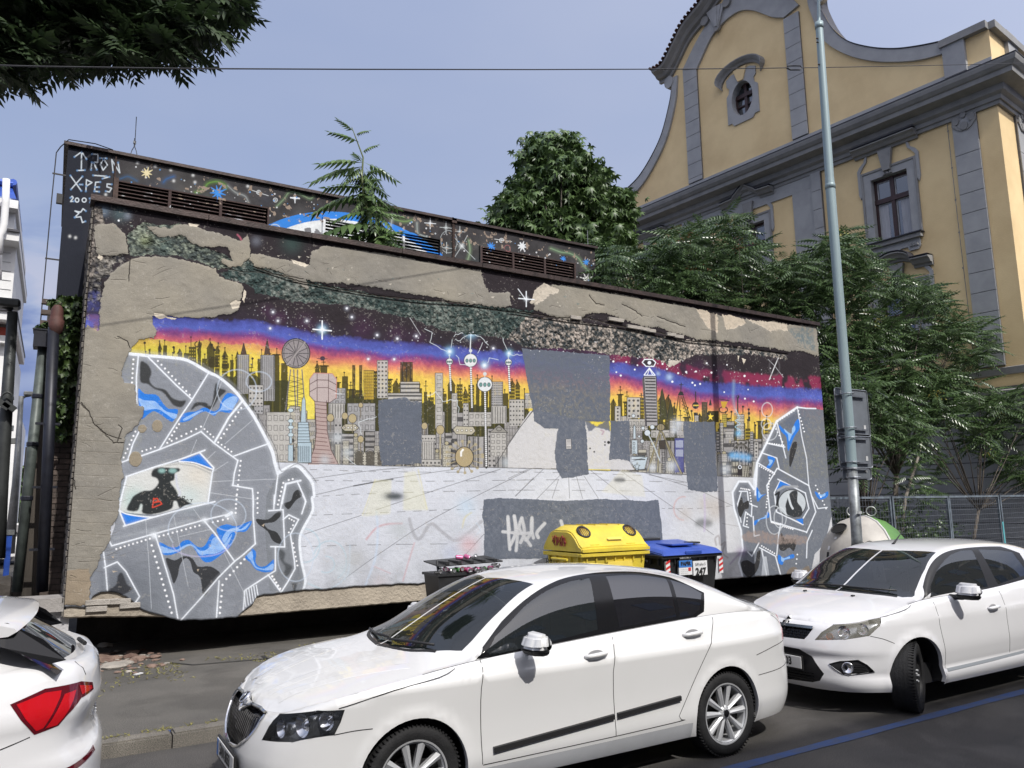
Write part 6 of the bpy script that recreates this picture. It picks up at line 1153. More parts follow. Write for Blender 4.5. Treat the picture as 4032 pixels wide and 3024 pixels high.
# ---------------------------------------------------------------- foliage
def leaflet(l, w_, fold=.25, droop=.2):
 """a folded pointed leaflet: 6 vertices, 4 triangles"""
 v = [(0, 0, 0), (l*.35, w_, -fold*w_), (l*.35, -w_, -fold*w_), (l*.4, 0, 0), (l, 0, -droop*l)]
 return np.array(v, np.float32), [(0, 3, 1), (0, 2, 3), (1, 3, 4), (3, 2, 4)]
def frond(pairs=8, L_=.55, ll=.13, lw=.024, arch=.35, r=None):
 """compound leaf: a thin arching stalk carrying leaflets in pairs that hang to both sides"""
 V, Fc = [], []; o = 0
 for k in range(pairs*2 + 1):
  t = (k//2 + 1.6)/(pairs + 1.2) if k < pairs*2 else 1.; sg = 1 if k % 2 else -1
  ang = sg*R(68 - 22*t) if k < pairs*2 else 0; s_ = (1 - .45*abs(t - .45))
  v, f = leaflet(ll*s_, lw*s_, .3, .35); c, s = math.cos(ang), math.sin(ang)
  x, y, z = v[:, 0]*c - v[:, 1]*s, v[:, 0]*s + v[:, 1]*c, v[:, 2] - abs(math.sin(ang))*v[:, 0]*.55
  V.append(np.stack([x + L_*t, y, z - arch*L_*t*t], 1)); Fc += [tuple(o + i for i in q) for q in f]; o += 5
 st = [(0, .004, 0), (0, -.004, 0), (L_*.55, 0, -arch*L_*.3), (L_, 0, -arch*L_)]; V.append(np.array(st, np.float32)); Fc += [(o, o + 1, o + 2), (o + 2, o + 1, o + 3)]
 return np.concatenate(V), Fc
def palm5(l=.16, w_=.032, n=6):
 V, Fc = [], []
 for k in range(n):
  a = R(-105 + 210*k/(n - 1)); v, f = leaflet(l*(1 - .25*abs(k - (n - 1)/2)/n*2), w_, .2, .5); c, s = math.cos(a), math.sin(a)
  V.append(np.stack([v[:, 0]*c - v[:, 1]*s, v[:, 0]*s + v[:, 1]*c, v[:, 2]], 1)); Fc += [tuple(5*k + i for i in q) for q in f]
 return np.concatenate(V), Fc
def scatter(name, proto, pos, yaw, pitch, roll, scale, m_, parent):
 V, Fc = proto; n, k = len(pos), len(V); pos = np.array(pos, np.float32)
 cy, sy, cp, sp, cr, sr = np.cos(yaw), np.sin(yaw), np.cos(pitch), np.sin(pitch), np.cos(roll), np.sin(roll)
 x, y, z = V[:, 0][None], V[:, 1][None], V[:, 2][None]; c = lambda a: np.asarray(a)[:, None]
 y, z = y*c(cr) - z*c(sr), y*c(sr) + z*c(cr); x = x + 0*y
 x, z = x*c(cp) + z*c(sp), -x*c(sp) + z*c(cp)
 x, y = x*c(cy) - y*c(sy), x*c(sy) + y*c(cy)
 P_ = np.stack([x, y, z], 2)*np.asarray(scale)[:, None, None] + pos[:, None, :]
 tri = np.array([f for f in Fc], np.int32)[None] + (np.arange(n, dtype=np.int32)*k)[:, None, None]
 me = bpy.data.meshes.new(name); me.vertices.add(n*k); me.vertices.foreach_set('co', P_.ravel().astype(np.float32)); t = tri.reshape(-1)
 me.loops.add(len(t)); me.loops.foreach_set('vertex_index', t); me.polygons.add(len(t)//3); me.polygons.foreach_set('loop_start', np.arange(0, len(t), 3, dtype=np.int32)); me.materials.append(m_); me.update(); me.validate()
 return sub(link(name, me, parent), parent)
BARK = mat('grey_bark', (.13, .11, .09), .9, 0, .3, 6, .7, 30, aniso=(1, 1, .2))
AIL = leafmat('tree_of_heaven_leaf', (.026, .054, .018), (.080, .130, .050), .30); AIL2 = leafmat('sapling_leaf', (.045, .085, .028), (.12, .19, .065), .35); CHE = leafmat('chestnut_leaf', (.030, .062, .016), (.085, .14, .045), .45); NEAR = leafmat('dark_ash_leaf', (.014, .028, .012), (.035, .06, .022), .5)
RED = leafmat('russet_seed', (.12, .035, .02), (.20, .08, .035), .8); YLF = leafmat('yellow_blossom', (.30, .28, .06), (.42, .38, .1), .8)
def shoots(tips, rnd, per=9):
 pos, yaw, pit, rol, sc = [], [], [], [], []
 for p in tips:
  y0 = rnd.uniform(0, 6.28)
  for k in range(per):
   pos.append(tuple(p + Vector((rnd.gauss(0, .03), rnd.gauss(0, .03), rnd.uniform(-.22, .04))))); yaw.append(y0 + k*2.4 + rnd.gauss(0, .2)); pit.append(rnd.uniform(-.75, .35)); rol.append(rnd.gauss(0, .25)); sc.append(rnd.uniform(.75, 1.15))
 return pos, yaw, pit, rol, sc
def limbs(base, tips, r0, rnd, parent, fork=.35, n=26, lean=None):
 b = MB(); base = Vector(base); ctr = sum((Vector(t) for t in tips), Vector())/len(tips); k1 = base.lerp(ctr, fork) + Vector((rnd.uniform(-.2, .2), rnd.uniform(-.2, .2), 0))
 b.tube([base, base.lerp(k1, .5) + Vector((rnd.uniform(-.1, .1), 0, 0)), k1], [r0, r0*.85, r0*.7], 8)
 for t in rnd.sample(list(tips), min(n, len(tips))):
  t = Vector(t); mid = k1.lerp(t, .5) + Vector((rnd.uniform(-.25, .25), rnd.uniform(-.25, .25), rnd.uniform(-.1, .35))); b.tube([k1, k1.lerp(mid, .5) + Vector((0, 0, -.06)), mid, t], [r0*.45, r0*.3, r0*.2, r0*.07], 5)
 return sub(b.build('trunk', BARK, parent, True), parent)
def inpoly(p, poly): return pin(p, poly)
def sample(poly, n, Ya, Yb, rnd, dens=None):
 xs = [p[0] for p in poly]; ys = [p[1] for p in poly]; out = []
 while len(out) < n:
  x, y = rnd.uniform(min(xs), max(xs)), rnd.uniform(min(ys), max(ys))
  if inpoly((x, y), poly) and (dens is None or rnd.random() < dens(x, y)): out.append(at(x, y, 1, rnd.uniform(Ya, Yb)))
 return out
rt = random.Random(21)
def clumpy(x, y, s=90., th=-.12): return 1. if mnoise.noise((x/s, y/s, 4.)) > th else .10
def ailanthus(label, base, poly, n, Ya, Yb, seed, r0, group, per=8, extra=0):
 rnd = random.Random(seed); e = empty('tree_of_heaven', base, label, 'tree', group)
 tips = sample(poly, n, Ya, Yb, rnd, clumpy); limbs(base, tips, r0, rnd, e)
 scatter('crown', frond(7, .66, .150, .026, .45), *shoots(tips, rnd, per), AIL, e)
 if extra: q = rnd.sample(tips, extra); pp = [tuple(t + Vector((rnd.gauss(0, .10), rnd.gauss(0, .10), rnd.gauss(.0, .09)))) for t in q for _ in range(34)]; k = len(pp); scatter('seed_clusters', leaflet(.055, .02), pp, np.array([rnd.uniform(0, 6) for _ in pp]), np.array([rnd.uniform(-1, 1) for _ in pp]), np.zeros(k), np.ones(k), RED if extra > 12 else YLF, e)
 return e
G_ = 'trees of heaven beside the yellow building'
ailanthus('tree of heaven with russet seed clusters rising behind the low end of the mural wall', tuple(at(3060, 1400, 1, 14.5).xy) + (.12,), [(2330, 1080), (2380, 960), (2500, 990), (2590, 900), (2700, 930), (2800, 850), (2870, 810), (2980, 900), (3010, 1010), (3120, 1000), (3240, 1080), (3290, 1280), (2990, 1260), (2700, 1200), (2420, 1160)], 250, 12.6, 15.8, 31, .10, G_, 8, 34)
ailanthus('tree of heaven leaning over the mesh fence right of the lamp post', tuple(at(3480, 1900, 1, 12.8).xy) + (.12,), [(3080, 1050), (3210, 960), (3330, 900), (3400, 1010), (3480, 1040), (3620, 1110), (3700, 1150), (3760, 1260), (3880, 1180), (3930, 1320), (3850, 1400), (3700, 1500), (3560, 1560), (3300, 1560), (3180, 1450), (3250, 1250)], 300, 12.0, 14.6, 32, .09, G_, 8, 9)
ailanthus('low spreading tree of heaven drooping to the fence at the right frame edge', tuple(at(3800, 1950, 1, 12.6).xy) + (.12,), [(3450, 1480), (3600, 1480), (3800, 1440), (3980, 1480), (4150, 1600), (4200, 1900), (4040, 1890), (3930, 1850), (3800, 1700), (3640, 1640), (3450, 1620)], 125, 11.9, 13.6, 33, .06, G_, 8, 5)
ailanthus('young tree of heaven hugging the right end of the mural wall', tuple(at(3400, 1950, 1, 11.6).xy) + (.12,), [(3160, 1420), (3300, 1400), (3420, 1500), (3560, 1560), (3620, 1700), (3560, 1780), (3420, 1760), (3400, 1880), (3270, 1760), (3230, 1620), (3170, 1560)], 75, 11.0, 12.2, 34, .05, G_, 7, 0)
# trunks seen above the fence
b = MB(); e = empty('sapling_trunk', at(3560, 2080, 1, 12.4), 'pale slanting bare trunk seen through the mesh fence', 'tree'); q = [at(x_, y_, 1, 12.4) for x_, y_ in ((3545, 2130), (3565, 1960), (3590, 1880), (3615, 1800), (3640, 1700))]; b.tube(q, [.05, .045, .04, .035, .025], 8); sub(b.build('trunk', mat('pale_bark', (.30, .27, .23), .9, 0, .25, 9, .5, 30), e, True), e)
tp = sample([(3560, 1700), (3700, 1720), (3700, 1900), (3640, 2000), (3500, 1980)], 26, 12.2, 13.2, rt); scatter('crown', frond(7, .45, .12, .022), *shoots(tp, rt, 6), AIL, e)
e = empty('hedge', at(3600, 2100, 1, 12.6), 'dark shrubbery growing behind the mesh fence near the pole', 'shrub')
tp = sample([(3290, 2000), (3700, 1990), (3800, 2120), (3760, 2250), (3290, 2260)], 260, 12.0, 13.4, rt, clumpy); scatter('foliage', palm5(.10, .022), [tuple(t + Vector((rt.gauss(0, .12), rt.gauss(0, .12), rt.gauss(0, .1)))) for t in tp for _ in range(7)], np.array([rt.uniform(0, 6.3) for _ in range(1820)]), np.array([rt.uniform(-.6, 1.2) for _ in range(1820)]), np.array([rt.gauss(0, .5) for _ in range(1820)]), np.array([rt.uniform(.7, 1.3) for _ in range(1820)]), AIL, e)
# sapling growing from the low roof
base = at(1515, 1040, 1, 11.35); e = empty('roof_sapling', (base.x, base.y, 5.9), 'sapling with long feathery leaves growing from the roof above the mural', 'sapling')
stem = [at(x_, y_, 1, 11.35) for x_, y_ in ((1515, 1060), (1432, 780), (1425, 690), (1430, 620), (1400, 540), (1385, 500))]; b = MB(); b.tube([(base.x, 11.35, 5.85)] + stem[1:], [.028, .022, .018, .013, .009, .005], 7); sub(b.build('stem', mat('green_stem', (.14, .17, .07), .7), e, True), e)
pos, yaw, pit, rol, sc = [], [], [], [], []
def fr_(px_, py_, a, pt, s_=1., ro=0.): p = at(px_, py_, 1, 11.35 + rt.uniform(-.05, .05)); pos.append(tuple(p)); yaw.append(a); pit.append(pt); rol.append(ro); sc.append(s_)
for px_, py_, a, pt, s_ in ((1425, 640, 3.3, -.05, 1.25), (1430, 655, 3.0, .08, 1.45), (1415, 560, 2.9, -.6, .8), (1395, 520, 3.4, -.7, .55), (1400, 530, .3, -.9, .5), (1425, 600, .2, -1.0, .6), (1435, 640, -.2, .1, .95), (1440, 660, .4, .35, .9), (1430, 740, 3.3, -.05, 1.2), (1430, 760, 2.8, .1, 1.45), (1435, 720, .1, -.1, .7), (1440, 770, -.3, .5, .6), (1455, 830, 3.2, .1, 1.1), (1470, 860, 2.8, .2, 1.2), (1480, 880, 3.3, .05, 1.75), (1485, 905, 3.0, .15, 1.45), (1470, 850, -.1, .5, .8), (1480, 880, .2, .6, .9), (1490, 900, -.4, .8, .7)): fr_(px_, py_, a, pt, s_, rt.gauss(0, .15))
for _ in range(70): k = rt.random()**.8; fr_(1425 + k*75, 640 + k*350, rt.uniform(0, 6.28), rt.uniform(-.3, .9), rt.uniform(.45, .95), rt.gauss(0, .3))
scatter('leaves', frond(7, .56, .17, .036, .38), pos, np.array(yaw), np.array(pit), np.array(rol), np.array(sc), AIL2, e)
# chestnut behind the dark block
e = empty('chestnut_tree', tuple(at(2180, 1200, 1, 24).xy) + (.12,), 'tall rounded dark green tree rising behind the dark block beside the gable', 'tree'); tips = []
for c_, r_, n_ in (((2190, 760), 190, 190), ((2090, 900), 150, 130), ((2300, 850), 130, 110), ((2400, 830), 90, 70), ((2190, 1020), 230, 160), ((2390, 980), 110, 80), ((2030, 860), 80, 40), ((2180, 640), 110, 80)):
 c3 = at(c_[0], c_[1], 1, 24); rad = r_/3000*(c3 - Vector((0, 0, EYE))).length*1.0
 for _ in range(n_*2): d = Vector((rt.gauss(0, 1), rt.gauss(0, 1), rt.gauss(0, 1))).normalized(); tips.append(c3 + d*rad*rt.uniform(.5, 1.04)*(1 + .22*mnoise.noise(d*2.2 + c3)))
limbs(e.location, tips, .3, rt, e, .5, 40); pp = [t + Vector((rt.gauss(0, .22), rt.gauss(0, .22), rt.gauss(0, .16))) for t in tips for _ in range(8)]; n = len(pp)
scatter('crown', palm5(.30, .055, 6), pp, np.array([rt.uniform(0, 6.3) for _ in pp]), np.array([rt.uniform(.1, 1.2) for _ in pp]), np.array([rt.gauss(0, .4) for _ in pp]), np.array([rt.uniform(.7, 1.2) for _ in pp]), CHE, e)
# big tree overhead on the left
e = empty('overhanging_tree', (-5.5, 14.5, .12), 'dark leafy branches hanging in from the upper left corner', 'tree')
tp = sample([(-260, -260), (930, -300), (960, -60), (930, 10), (840, 40), (790, 110), (730, 160), (680, 145), (640, 190), (560, 150), (480, 200), (400, 180), (330, 230), (180, 190), (140, 120), (95, 190), (60, 250), (-30, 270), (-260, 240)], 430, 12.2, 16.5, rt, lambda x, y: clumpy(x, y, 110, -.25))
limbs((-5.5, 14.5, 9), tp, .1, rt, e, .45, 24); scatter('crown', frond(4, .42, .22, .050, .6), *shoots(tp, rt, 8), NEAR, e)
# ivy on the dark corner
e = empty('ivy', at(300, 1300, 1, 12.9), 'ivy spilling over the dark side wall beside the mural', 'ivy'); pp = []
for _ in range(1500):
 t = rt.random(); y_ = 1170 + t*560; x_ = (292 - t*55) + rt.gauss(0, 20 + 8*(1 - t));
 if rt.random() < .9 - t*.5: pp.append(at(x_, y_, 1, rt.uniform(12.0, 12.9)) )
for x_, y_ in ((205, 1185), (215, 1195), (160, 1285), (175, 1280), (190, 1275), (150, 1290)): pp += [at(x_ + rt.gauss(0, 4), y_ + rt.gauss(0, 4), 1, 12) for _ in range(5)]
n = len(pp); scatter('foliage', palm5(.075, .032, 5), pp, np.array([rt.uniform(0, 6.3) for _ in pp]), np.array([rt.uniform(.3, 1.5) for _ in pp]), np.array([rt.gauss(0, .5) for _ in pp]), np.array([rt.uniform(.7, 1.3) for _ in pp]), leafmat('ivy_leaf', (.02, .045, .012), (.06, .10, .025)), e)
# trees far down the side street
for k, (x_, y_, r_, lb) in enumerate(((10, 1890, 75, 'dense green tree at the far end of the side street by the left edge'), (95, 1905, 60, 'rounded green tree far off between the two slim lamp posts'), (60, 1960, 70, 'low green tree far off behind the white car'))):
 c3 = at(x_, y_ + 40, 1, 62 + k*4); rad = r_/3000*(c3.length)*1.15; e = empty('far_tree', (c3.x, c3.y, .12), lb, 'tree', 'trees beyond the side street'); pp = []
 for _ in range(1500): d = Vector((rt.gauss(0, 1), rt.gauss(0, 1), rt.gauss(0, 1))).normalized(); pp.append(c3 + d*rad*rt.uniform(.6, 1.05)*(1 + .15*mnoise.noise(d*3)))
 for _ in range(500): pp.append(Vector((c3.x + rt.gauss(0, rad*.5), c3.y, rt.uniform(.4, c3.z))))
 n = len(pp); scatter('crown', palm5(.45, .15, 5), pp, np.array([rt.uniform(0, 6.3) for _ in pp]), np.array([rt.uniform(0, 1.4) for _ in pp]), np.zeros(n), np.ones(n), CHE, e); b = MB(); b.tube([(c3.x, c3.y, 0), (c3.x, c3.y, c3.z)], [.25, .15]); sub(b.build('trunk', BARK, e), e)
# ---------------------------------------------------------------- mesh fence
GALV = mat('galvanised_steel', (.26, .28, .31), .45, .6, .2, 6); GRN = mat('weathered_blue_grey_paint', (.20, .24, .28), .55, .2, .25, 5)
FY = 11.5
def fpanel(x0, x1, label, first=False):
 e = empty('fence_panel', (x0, FY, .12), label, 'fence', 'wire mesh fence panels'); zt = 2.03
 f = MB(); t = .028
 f.box(x0, x0 + .05, FY - t, FY + t, .12, zt); f.box(x1 - .05, x1, FY - t, FY + t, .12, zt); f.box(x0 + .05, x1 - .05, FY - t, FY + t, zt - .05, zt); f.box(x0 + .05, x1 - .05, FY - t, FY + t, .35, .40)
 sub(f.build('frame', GRN, e), e); f = MB()
 n = int((x1 - x0)/.105)
 for i in range(1, n): x = x0 + (x1 - x0)*i/n; f.box(x - .004, x + .004, FY - .004, FY + .004, .4, zt + .04)
 for z in np.arange(.45, zt - .06, .135): f.box(x0 + .05, x1 - .05, FY - .012, FY - .004, z - .004, z + .004)
 o = f.build('wire_mesh', GALV, e); sub(o, e); o['kind'] = 'stuff'
 return e
fpanel(14.75, 17.66, 'mesh fence panel directly behind the lamp post and bell container')
fpanel(17.72, 20.15, 'mesh fence panel next beyond the double upright right of the pole'); fpanel(20.17, 22.62, 'mesh fence panel in front of the grey ground floor, past the middle upright'); fpanel(22.68, 25.4, 'mesh fence panel at the right frame edge with a turquoise streak'); fpanel(25.5, 28.4, 'mesh fence panel furthest along, cut by the right frame edge')
b = MB(); b.box(22.64, 22.70, FY - .034, FY - .030, .6, 1.3); tag(b.build('paint_streak', mat('turquoise_spray', (.10, .42, .46), .7)), 'turquoise spray paint streak on a fence upright', 'graffiti')
# ---------------------------------------------------------------- lamp post with sign backs
px0 = at(3374, 2140, 1, 8.05); PX = px0.x
POLE = mat('pale_green_post_paint', (.30, .385, .40), .45, .15, .12, 3, col2=(.235, .31, .325), aniso=(1, 1, .15)); POLG = mat('bare_galvanised_post', (.27, .29, .30), .5, .5, .25, 7)
def pz(py): return at(3300, py, 1, 8.05).z
e = empty('lamp_post', (PX, 8.05, .12), 'tall pale green steel lamp post in front of the trees with sign backs strapped on', 'lamp post')
def ppt(px_, py_): return at(px_, py_, 1, 8.05)
A_, B_, C_, D_, T_ = ppt(3374, 2125), ppt(3345, 1690), ppt(3268, 725), ppt(3225, 95), ppt(3214, -420)
sc_px = lambda w_, p: w_/3000*(RW.T @ np.array([p.x, p.y, p.z - EYE]))[2]/2
b = MB(); b.lathe([(.0, 0), (.13, 0), (.13, .95), (.115, 1.05), (.07, 1.14), (.0, 1.14)], (PX, 8.05, .12), 20); sub(b.build('base', POLG, e, True), e); fixn(e.children[-1], 40)
b = MB(); b.tube([Vector((PX, 8.05, 1.2)), A_, B_.lerp(A_, .35)], [sc_px(43, A_), sc_px(41, A_), sc_px(38, B_)], 20); sub(b.build('lower_shaft', POLG, e, True), e)
b = MB(); b.tube([B_.lerp(A_, .35), B_, C_], [sc_px(38, B_), sc_px(37, B_), sc_px(36, C_)], 20); b.tube([C_ - Vector((0, 0, .02)), C_ + Vector((0, 0, .10))], [sc_px(36, C_), sc_px(34, C_)], 20); b.tube([C_, D_], [sc_px(33, C_), sc_px(27, D_)], 20); b.tube([D_, T_], [sc_px(13, D_), sc_px(11, D_)], 16); sub(b.build('shaft', POLE, e, True), e)
b = MB(); b.tube([D_ - Vector((0, 0, .09)), D_ + Vector((0, 0, .03))], sc_px(32, D_), 16); b.tube([C_ - Vector((0, 0, .09)), C_ - Vector((0, 0, .02)), C_ + Vector((0, 0, .02))], [sc_px(39, C_), sc_px(39, C_), sc_px(33, C_)], 16); sub(b.build('collar', POLE, e, True), e); fixn(e.children[-1], 40)
b = MB(); b.tube([T_, T_ + Vector((0, -1.2, .5)), T_ + Vector((0, -2.2, .55))], .04); b.box(T_.x - .12, T_.x + .12, T_.y - 2.9, T_.y - 2.1, T_.z + .5, T_.z + .62); sub(b.build('lamp_head', GALV, e), e)
b = MB(); p = at(3385, 2018, 1, 7.94); b.box(p.x - .05, p.x + .05, 7.93, 7.945, p.z - .02, p.z + .02); sub(b.build('number_plate', mat('plate_grey', (.4, .42, .42), .5), e), e)
b = MB()
for yy in (160, 175, 265): q = D_.lerp(C_, (yy - 95)/630); b.box(q.x - .10, q.x + .10, q.y - .012, q.y + .012, q.z, q.z + .012)
sub(b.build('bolt', RUST, e), e)
SGB = mat('sign_back_grey', (.20, .22, .245), .45, .3, .12, 3)
def signback(x0, x1, y0, y1, label):
 a, c = at(x0, y1, 1, 8.22), at(x1, y0, 1, 8.22); e2 = empty('road_sign', ((a.x + c.x)/2, 8.22, a.z), label, 'road sign', 'backs of road signs on the lamp post')
 r_ = .05; pts = []
 for cx, cz, a0 in ((c.x - r_, c.z - r_, 0), (a.x + r_, c.z - r_, 90), (a.x + r_, a.z + r_, 180), (c.x - r_, a.z + r_, 270)): pts += [(cx + r_*math.cos(R(a0 + t)), cz + r_*math.sin(R(a0 + t))) for t in (0, 30, 60, 90)]
 b = MB(); b.prism(pts, lambda u, v: (u, 8.22, v), lambda u, v: (u, 8.226, v)); sub(fixn(b.build('panel', SGB, e2)), e2)
 b = MB(); b.tube([(u, 8.215, v) for u, v in pts], .011, 6, close=True); sub(b.build('rim', GALV, e2), e2)
 xm = ppt(3345, 1690).x
 for z_ in (c.z - (c.z - a.z)*.15, c.z - (c.z - a.z)*.86):
  b = MB(); b.box(xm - .1, c.x - .12, 8.17, 8.215, z_ - .014, z_ + .014); b.tube([(xm + .11*math.cos(t), 8.05 + .11*math.sin(t), z_) for t in np.linspace(0, 6.28, 14)], .010, 5); sub(b.build('clamp', GALV, e2), e2)
 b = MB(); b.box(c.x - .17, c.x - .11, 8.212, 8.216, a.z + .12, a.z + .20); sub(b.build('sticker', mat('sticker_white', (.55, .56, .56), .6), e2), e2); return e2
signback(3298, 3411, 1540, 1714, 'grey back of the uppermost tall road sign on the lamp post'); signback(3306, 3424, 1712, 1840, 'grey back of the middle road sign on the lamp post with a small sticker'); signback(3320, 3427, 1842, 1888, 'grey back of the lowest small sign plate on the lamp post')
# ---------------------------------------------------------------- overhead cable
CAB = mat('black_cable', (.02, .02, .022), .5)
b = MB(); pts = [at(x_, y_, 1, 8.6) for x_, y_ in ((-200, 252), (150, 262), (700, 270), (1400, 273), (2100, 274), (2700, 272), (3050, 268), (3105, 267))]; b.tube(pts, .0085, 5); b.tube([at(x_, y_, 1, 8.6) for x_, y_ in ((3155, 267), (3230, 266), (3600, 259), (4200, 245))], .0075, 5)
tag(b.build('overhead_cable', CAB), 'thin black cable strung across the sky above the wall', 'cable')
b = MB(); q = [at(x_, y_, 1, 8.6) for x_, y_ in ((3100, 260), (3112, 259), (3150, 259), (3158, 267), (3150, 275), (3112, 275), (3098, 268))]; b.tube(q, .014, 6, close=True); tag(b.build('turnbuckle', CAB), 'black turnbuckle tensioning the overhead cable near the lamp post', 'cable fitting')
# ---------------------------------------------------------------- recycling bins
YP = mat('yellow_plastic', (.72, .56, .055), .42, 0, .12, 3, .15, 40, col2=(.56, .44, .06)); BKP = mat('black_plastic', (.022, .023, .025), .5, 0, .15, 6, .15, 60); BLP = mat('blue_plastic', (.035, .085, .40), .4, 0, .12, 4, .1, 40); PAPR = mat('printed_label_white', (.70, .71, .72), .5, 0, .04); LBL = mat('label_blue', (.05, .19, .55), .5, 0, .04); INKM = mat('ink_black', (.015, .015, .015), .6, 0, .02); REDM = mat('signal_red', (.55, .03, .03), .5, 0, .05); YLB = mat('label_yellow', (.80, .62, .10), .5, 0, .05)
def bin1100(x0, yf, label, bm_, lm_, dome, zt):
 """four-wheeled container: tapered ribbed tub, flared rim, lid with or without a domed top"""
 e = empty('recycling_container', (x0 + .66, yf + .5, .12), label, 'recycling container'); W_, D_ = 1.32, 1.02; y1 = yf + D_; zr = .12 + zt
 b = MB(); z0 = .30; b.add([(x0 + .12, yf + .12, z0), (x0 + W_ - .12, yf + .12, z0), (x0 + W_ - .12, y1 - .12, z0), (x0 + .12, y1 - .12, z0), (x0 + .04, yf + .03, zr), (x0 + W_ - .04, yf + .03, zr), (x0 + W_ - .04, y1 - .03, zr), (x0 + .04, y1 - .03, zr)], [(0, 1, 5, 4), (1, 2, 6, 5), (2, 3, 7, 6), (3, 0, 4, 7), (0, 3, 2, 1)])
 for k in range(7): x_ = x0 + .12 + k*(W_ - .24)/6; b.box(x_ - .012, x_ + .012, yf + .01, yf + .10, zr - .16, zr - .03)
 for k in range(5): y_ = yf + .12 + k*(D_ - .24)/4; b.box(x0 + .01, x0 + .08, y_ - .012, y_ + .012, zr - .16, zr - .03)
 sub(bev(b.build('tub', bm_, e), .008), e)
 b = MB(); b.box(x0 - .01, x0 + W_ + .01, yf - .02, yf + .05, zr - .06, zr + .0); b.box(x0 - .01, x0 + W_ + .01, y1 - .05, y1 + .02, zr - .06, zr); b.box(x0 - .01, x0 + .05, yf + .05, y1 - .05, zr - .06, zr); b.box(x0 + W_ - .05, x0 + W_ + .01, yf + .05, y1 - .05, zr - .06, zr); sub(bev(b.build('rim', bm_, e), .01), e)
 for sx in (x0 + .14, x0 + W_ - .14):
  for sy in (yf + .18, y1 - .18): b = MB(); b.lathe([(0, -.025), (.09, -.025), (.1, -.01), (.1, .01), (.09, .025), (0, .025)], (sx, sy, .22), 14, 'x'); sub(b.build('wheel', BKP, e, True), e)
 for sx in (x0 - .05, x0 + W_ + .05): b = MB(); b.tube([(sx, yf + .3, zr - .1), (sx, yf + .72, zr - .1)], .02, 8); sub(b.build('side_bar', bm_, e), e)
 if dome:
  prof = [(0, .02), (.0, .09), (.07, .13), (.16, .27), (.26, .37), (.36, .405), (.70, .405), (.82, .36), (.94, .20), (1.0, .09), (1.0, .02)]; b = MB(); nx = 9
  for i in range(nx):
   t = i/(nx - 1); x_ = x0 + W_*t; ed = min(1, (min(t, 1 - t)*W_/.12)**.7 if min(t, 1 - t) > 0 else 0)
   for q, h in prof: b.v.append((x_ , yf - .02 + (D_ + .04)*q, zr + .02 + max(0, h - .02)*(.80 + .2*ed) ))
  n = len(prof); b.f += [(i*n + j, (i + 1)*n + j, (i + 1)*n + j + 1, i*n + j + 1) for i in range(nx - 1) for j in range(n - 1)] + [tuple(range(n)), tuple((nx - 1)*n + j for j in range(n))[::-1]]
  o = bev(b.build('domed_lid', lm_, e), .02, 2); sub(fixn(o, 35), e)
  b = MB()
  for k in range(4): x_ = x0 + .30 + k*.24; b.box(x_ - .008, x_ + .008, yf + .34, yf + .86, zr + .40, zr + .414)
  for x_ in (x0 + .2, x0 + .9): b.box(x_, x_ + .16, yf + .02, yf + .07, zr + .10, zr + .125)
  b.box(x0 + .005, x0 + W_ - .005, yf - .035, yf - .02, zr + .015, zr + .06); sub(b.build('lid_rib', lm_, e), e)
  for x_ in (x0 + .20, x0 + W_ - .22):
   c = Vector((x_, yf + .205, zr + .305)); nn = Vector((0, -.72, .69)).normalized(); t1, t2 = Vector((1, 0, 0)), nn.cross(Vector((1, 0, 0)))
   b = MB(); ring = [c + nn*.012 + (t1*math.cos(t) + t2*math.sin(t))*.105 for t in np.linspace(0, 6.283, 25)[:-1]]; b.tube(ring, .016, 8, close=True); sub(b.build('port_ring', BKP, e, True), e)
   b = MB(); b.add([c + nn*.006 + (t1*math.cos(t) + t2*math.sin(t))*.1 for t in np.linspace(0, 6.283, 25)[:-1]], [tuple(range(24))]); b.build('port', mat('amber_dark_port', (.06, .03, .01), .3), e); sub(e.children[-1], e)
   b = MB()
   for k in (-2, -1, 0, 1, 2): b.obox(c + nn*.012 + t1*k*.033, t1, t2, nn, .009, .085, .004)
   sub(b.build('rubber_flap', mat('flap_brown', (.10, .045, .012), .5), e), e)
 else:
  b = MB(); b.add([(x0 + .0, yf - .03, zr + .01), (x0 + W_, yf - .03, zr + .01), (x0 + W_, y1 + .02, zr + .16), (x0, y1 + .02, zr + .16), (x0 + .05, yf + .05, zr + .075), (x0 + W_ - .05, yf + .05, zr + .075), (x0 + W_ - .08, y1 - .08, zr + .19), (x0 + .08, y1 - .08, zr + .19), (x0, y1 + .02, zr), (x0 + W_, y1 + .02, zr)], [(4, 5, 6, 7), (0, 1, 5, 4), (1, 2, 6, 5), (2, 3, 7, 6), (3, 0, 4, 7), (0, 3, 8), (1, 9, 2), (8, 3, 2, 9)]); sub(fixn(bev(b.build('lid', lm_, e), .012, 2), 35), e)
  b = MB(); b.box(x0 + .42, x0 + .90, yf + .2, yf + .62, zr + .125, zr + .16); b.box(x0 + .48, x0 + .84, yf - .05, yf - .02, zr + .0, zr + .06); sub(bev(b.build('lid_flap', lm_, e), .01), e)
  b = MB(); b.box(x0 + .12, x0 + .8, y1 - .12, y1 + .06, zr + .17, zr + .23); b.box(x0 + .95, x0 + 1.16, yf + .3, yf + .5, zr + .14, zr + .17); sub(bev(b.build('hinge', BKP, e), .01), e)
 return e, zr
yF = 9.5
ey, zr = bin1100(6.86, yF, 'bright yellow plastics container with a domed lid and two round ports', YP, YP, True, 1.10)
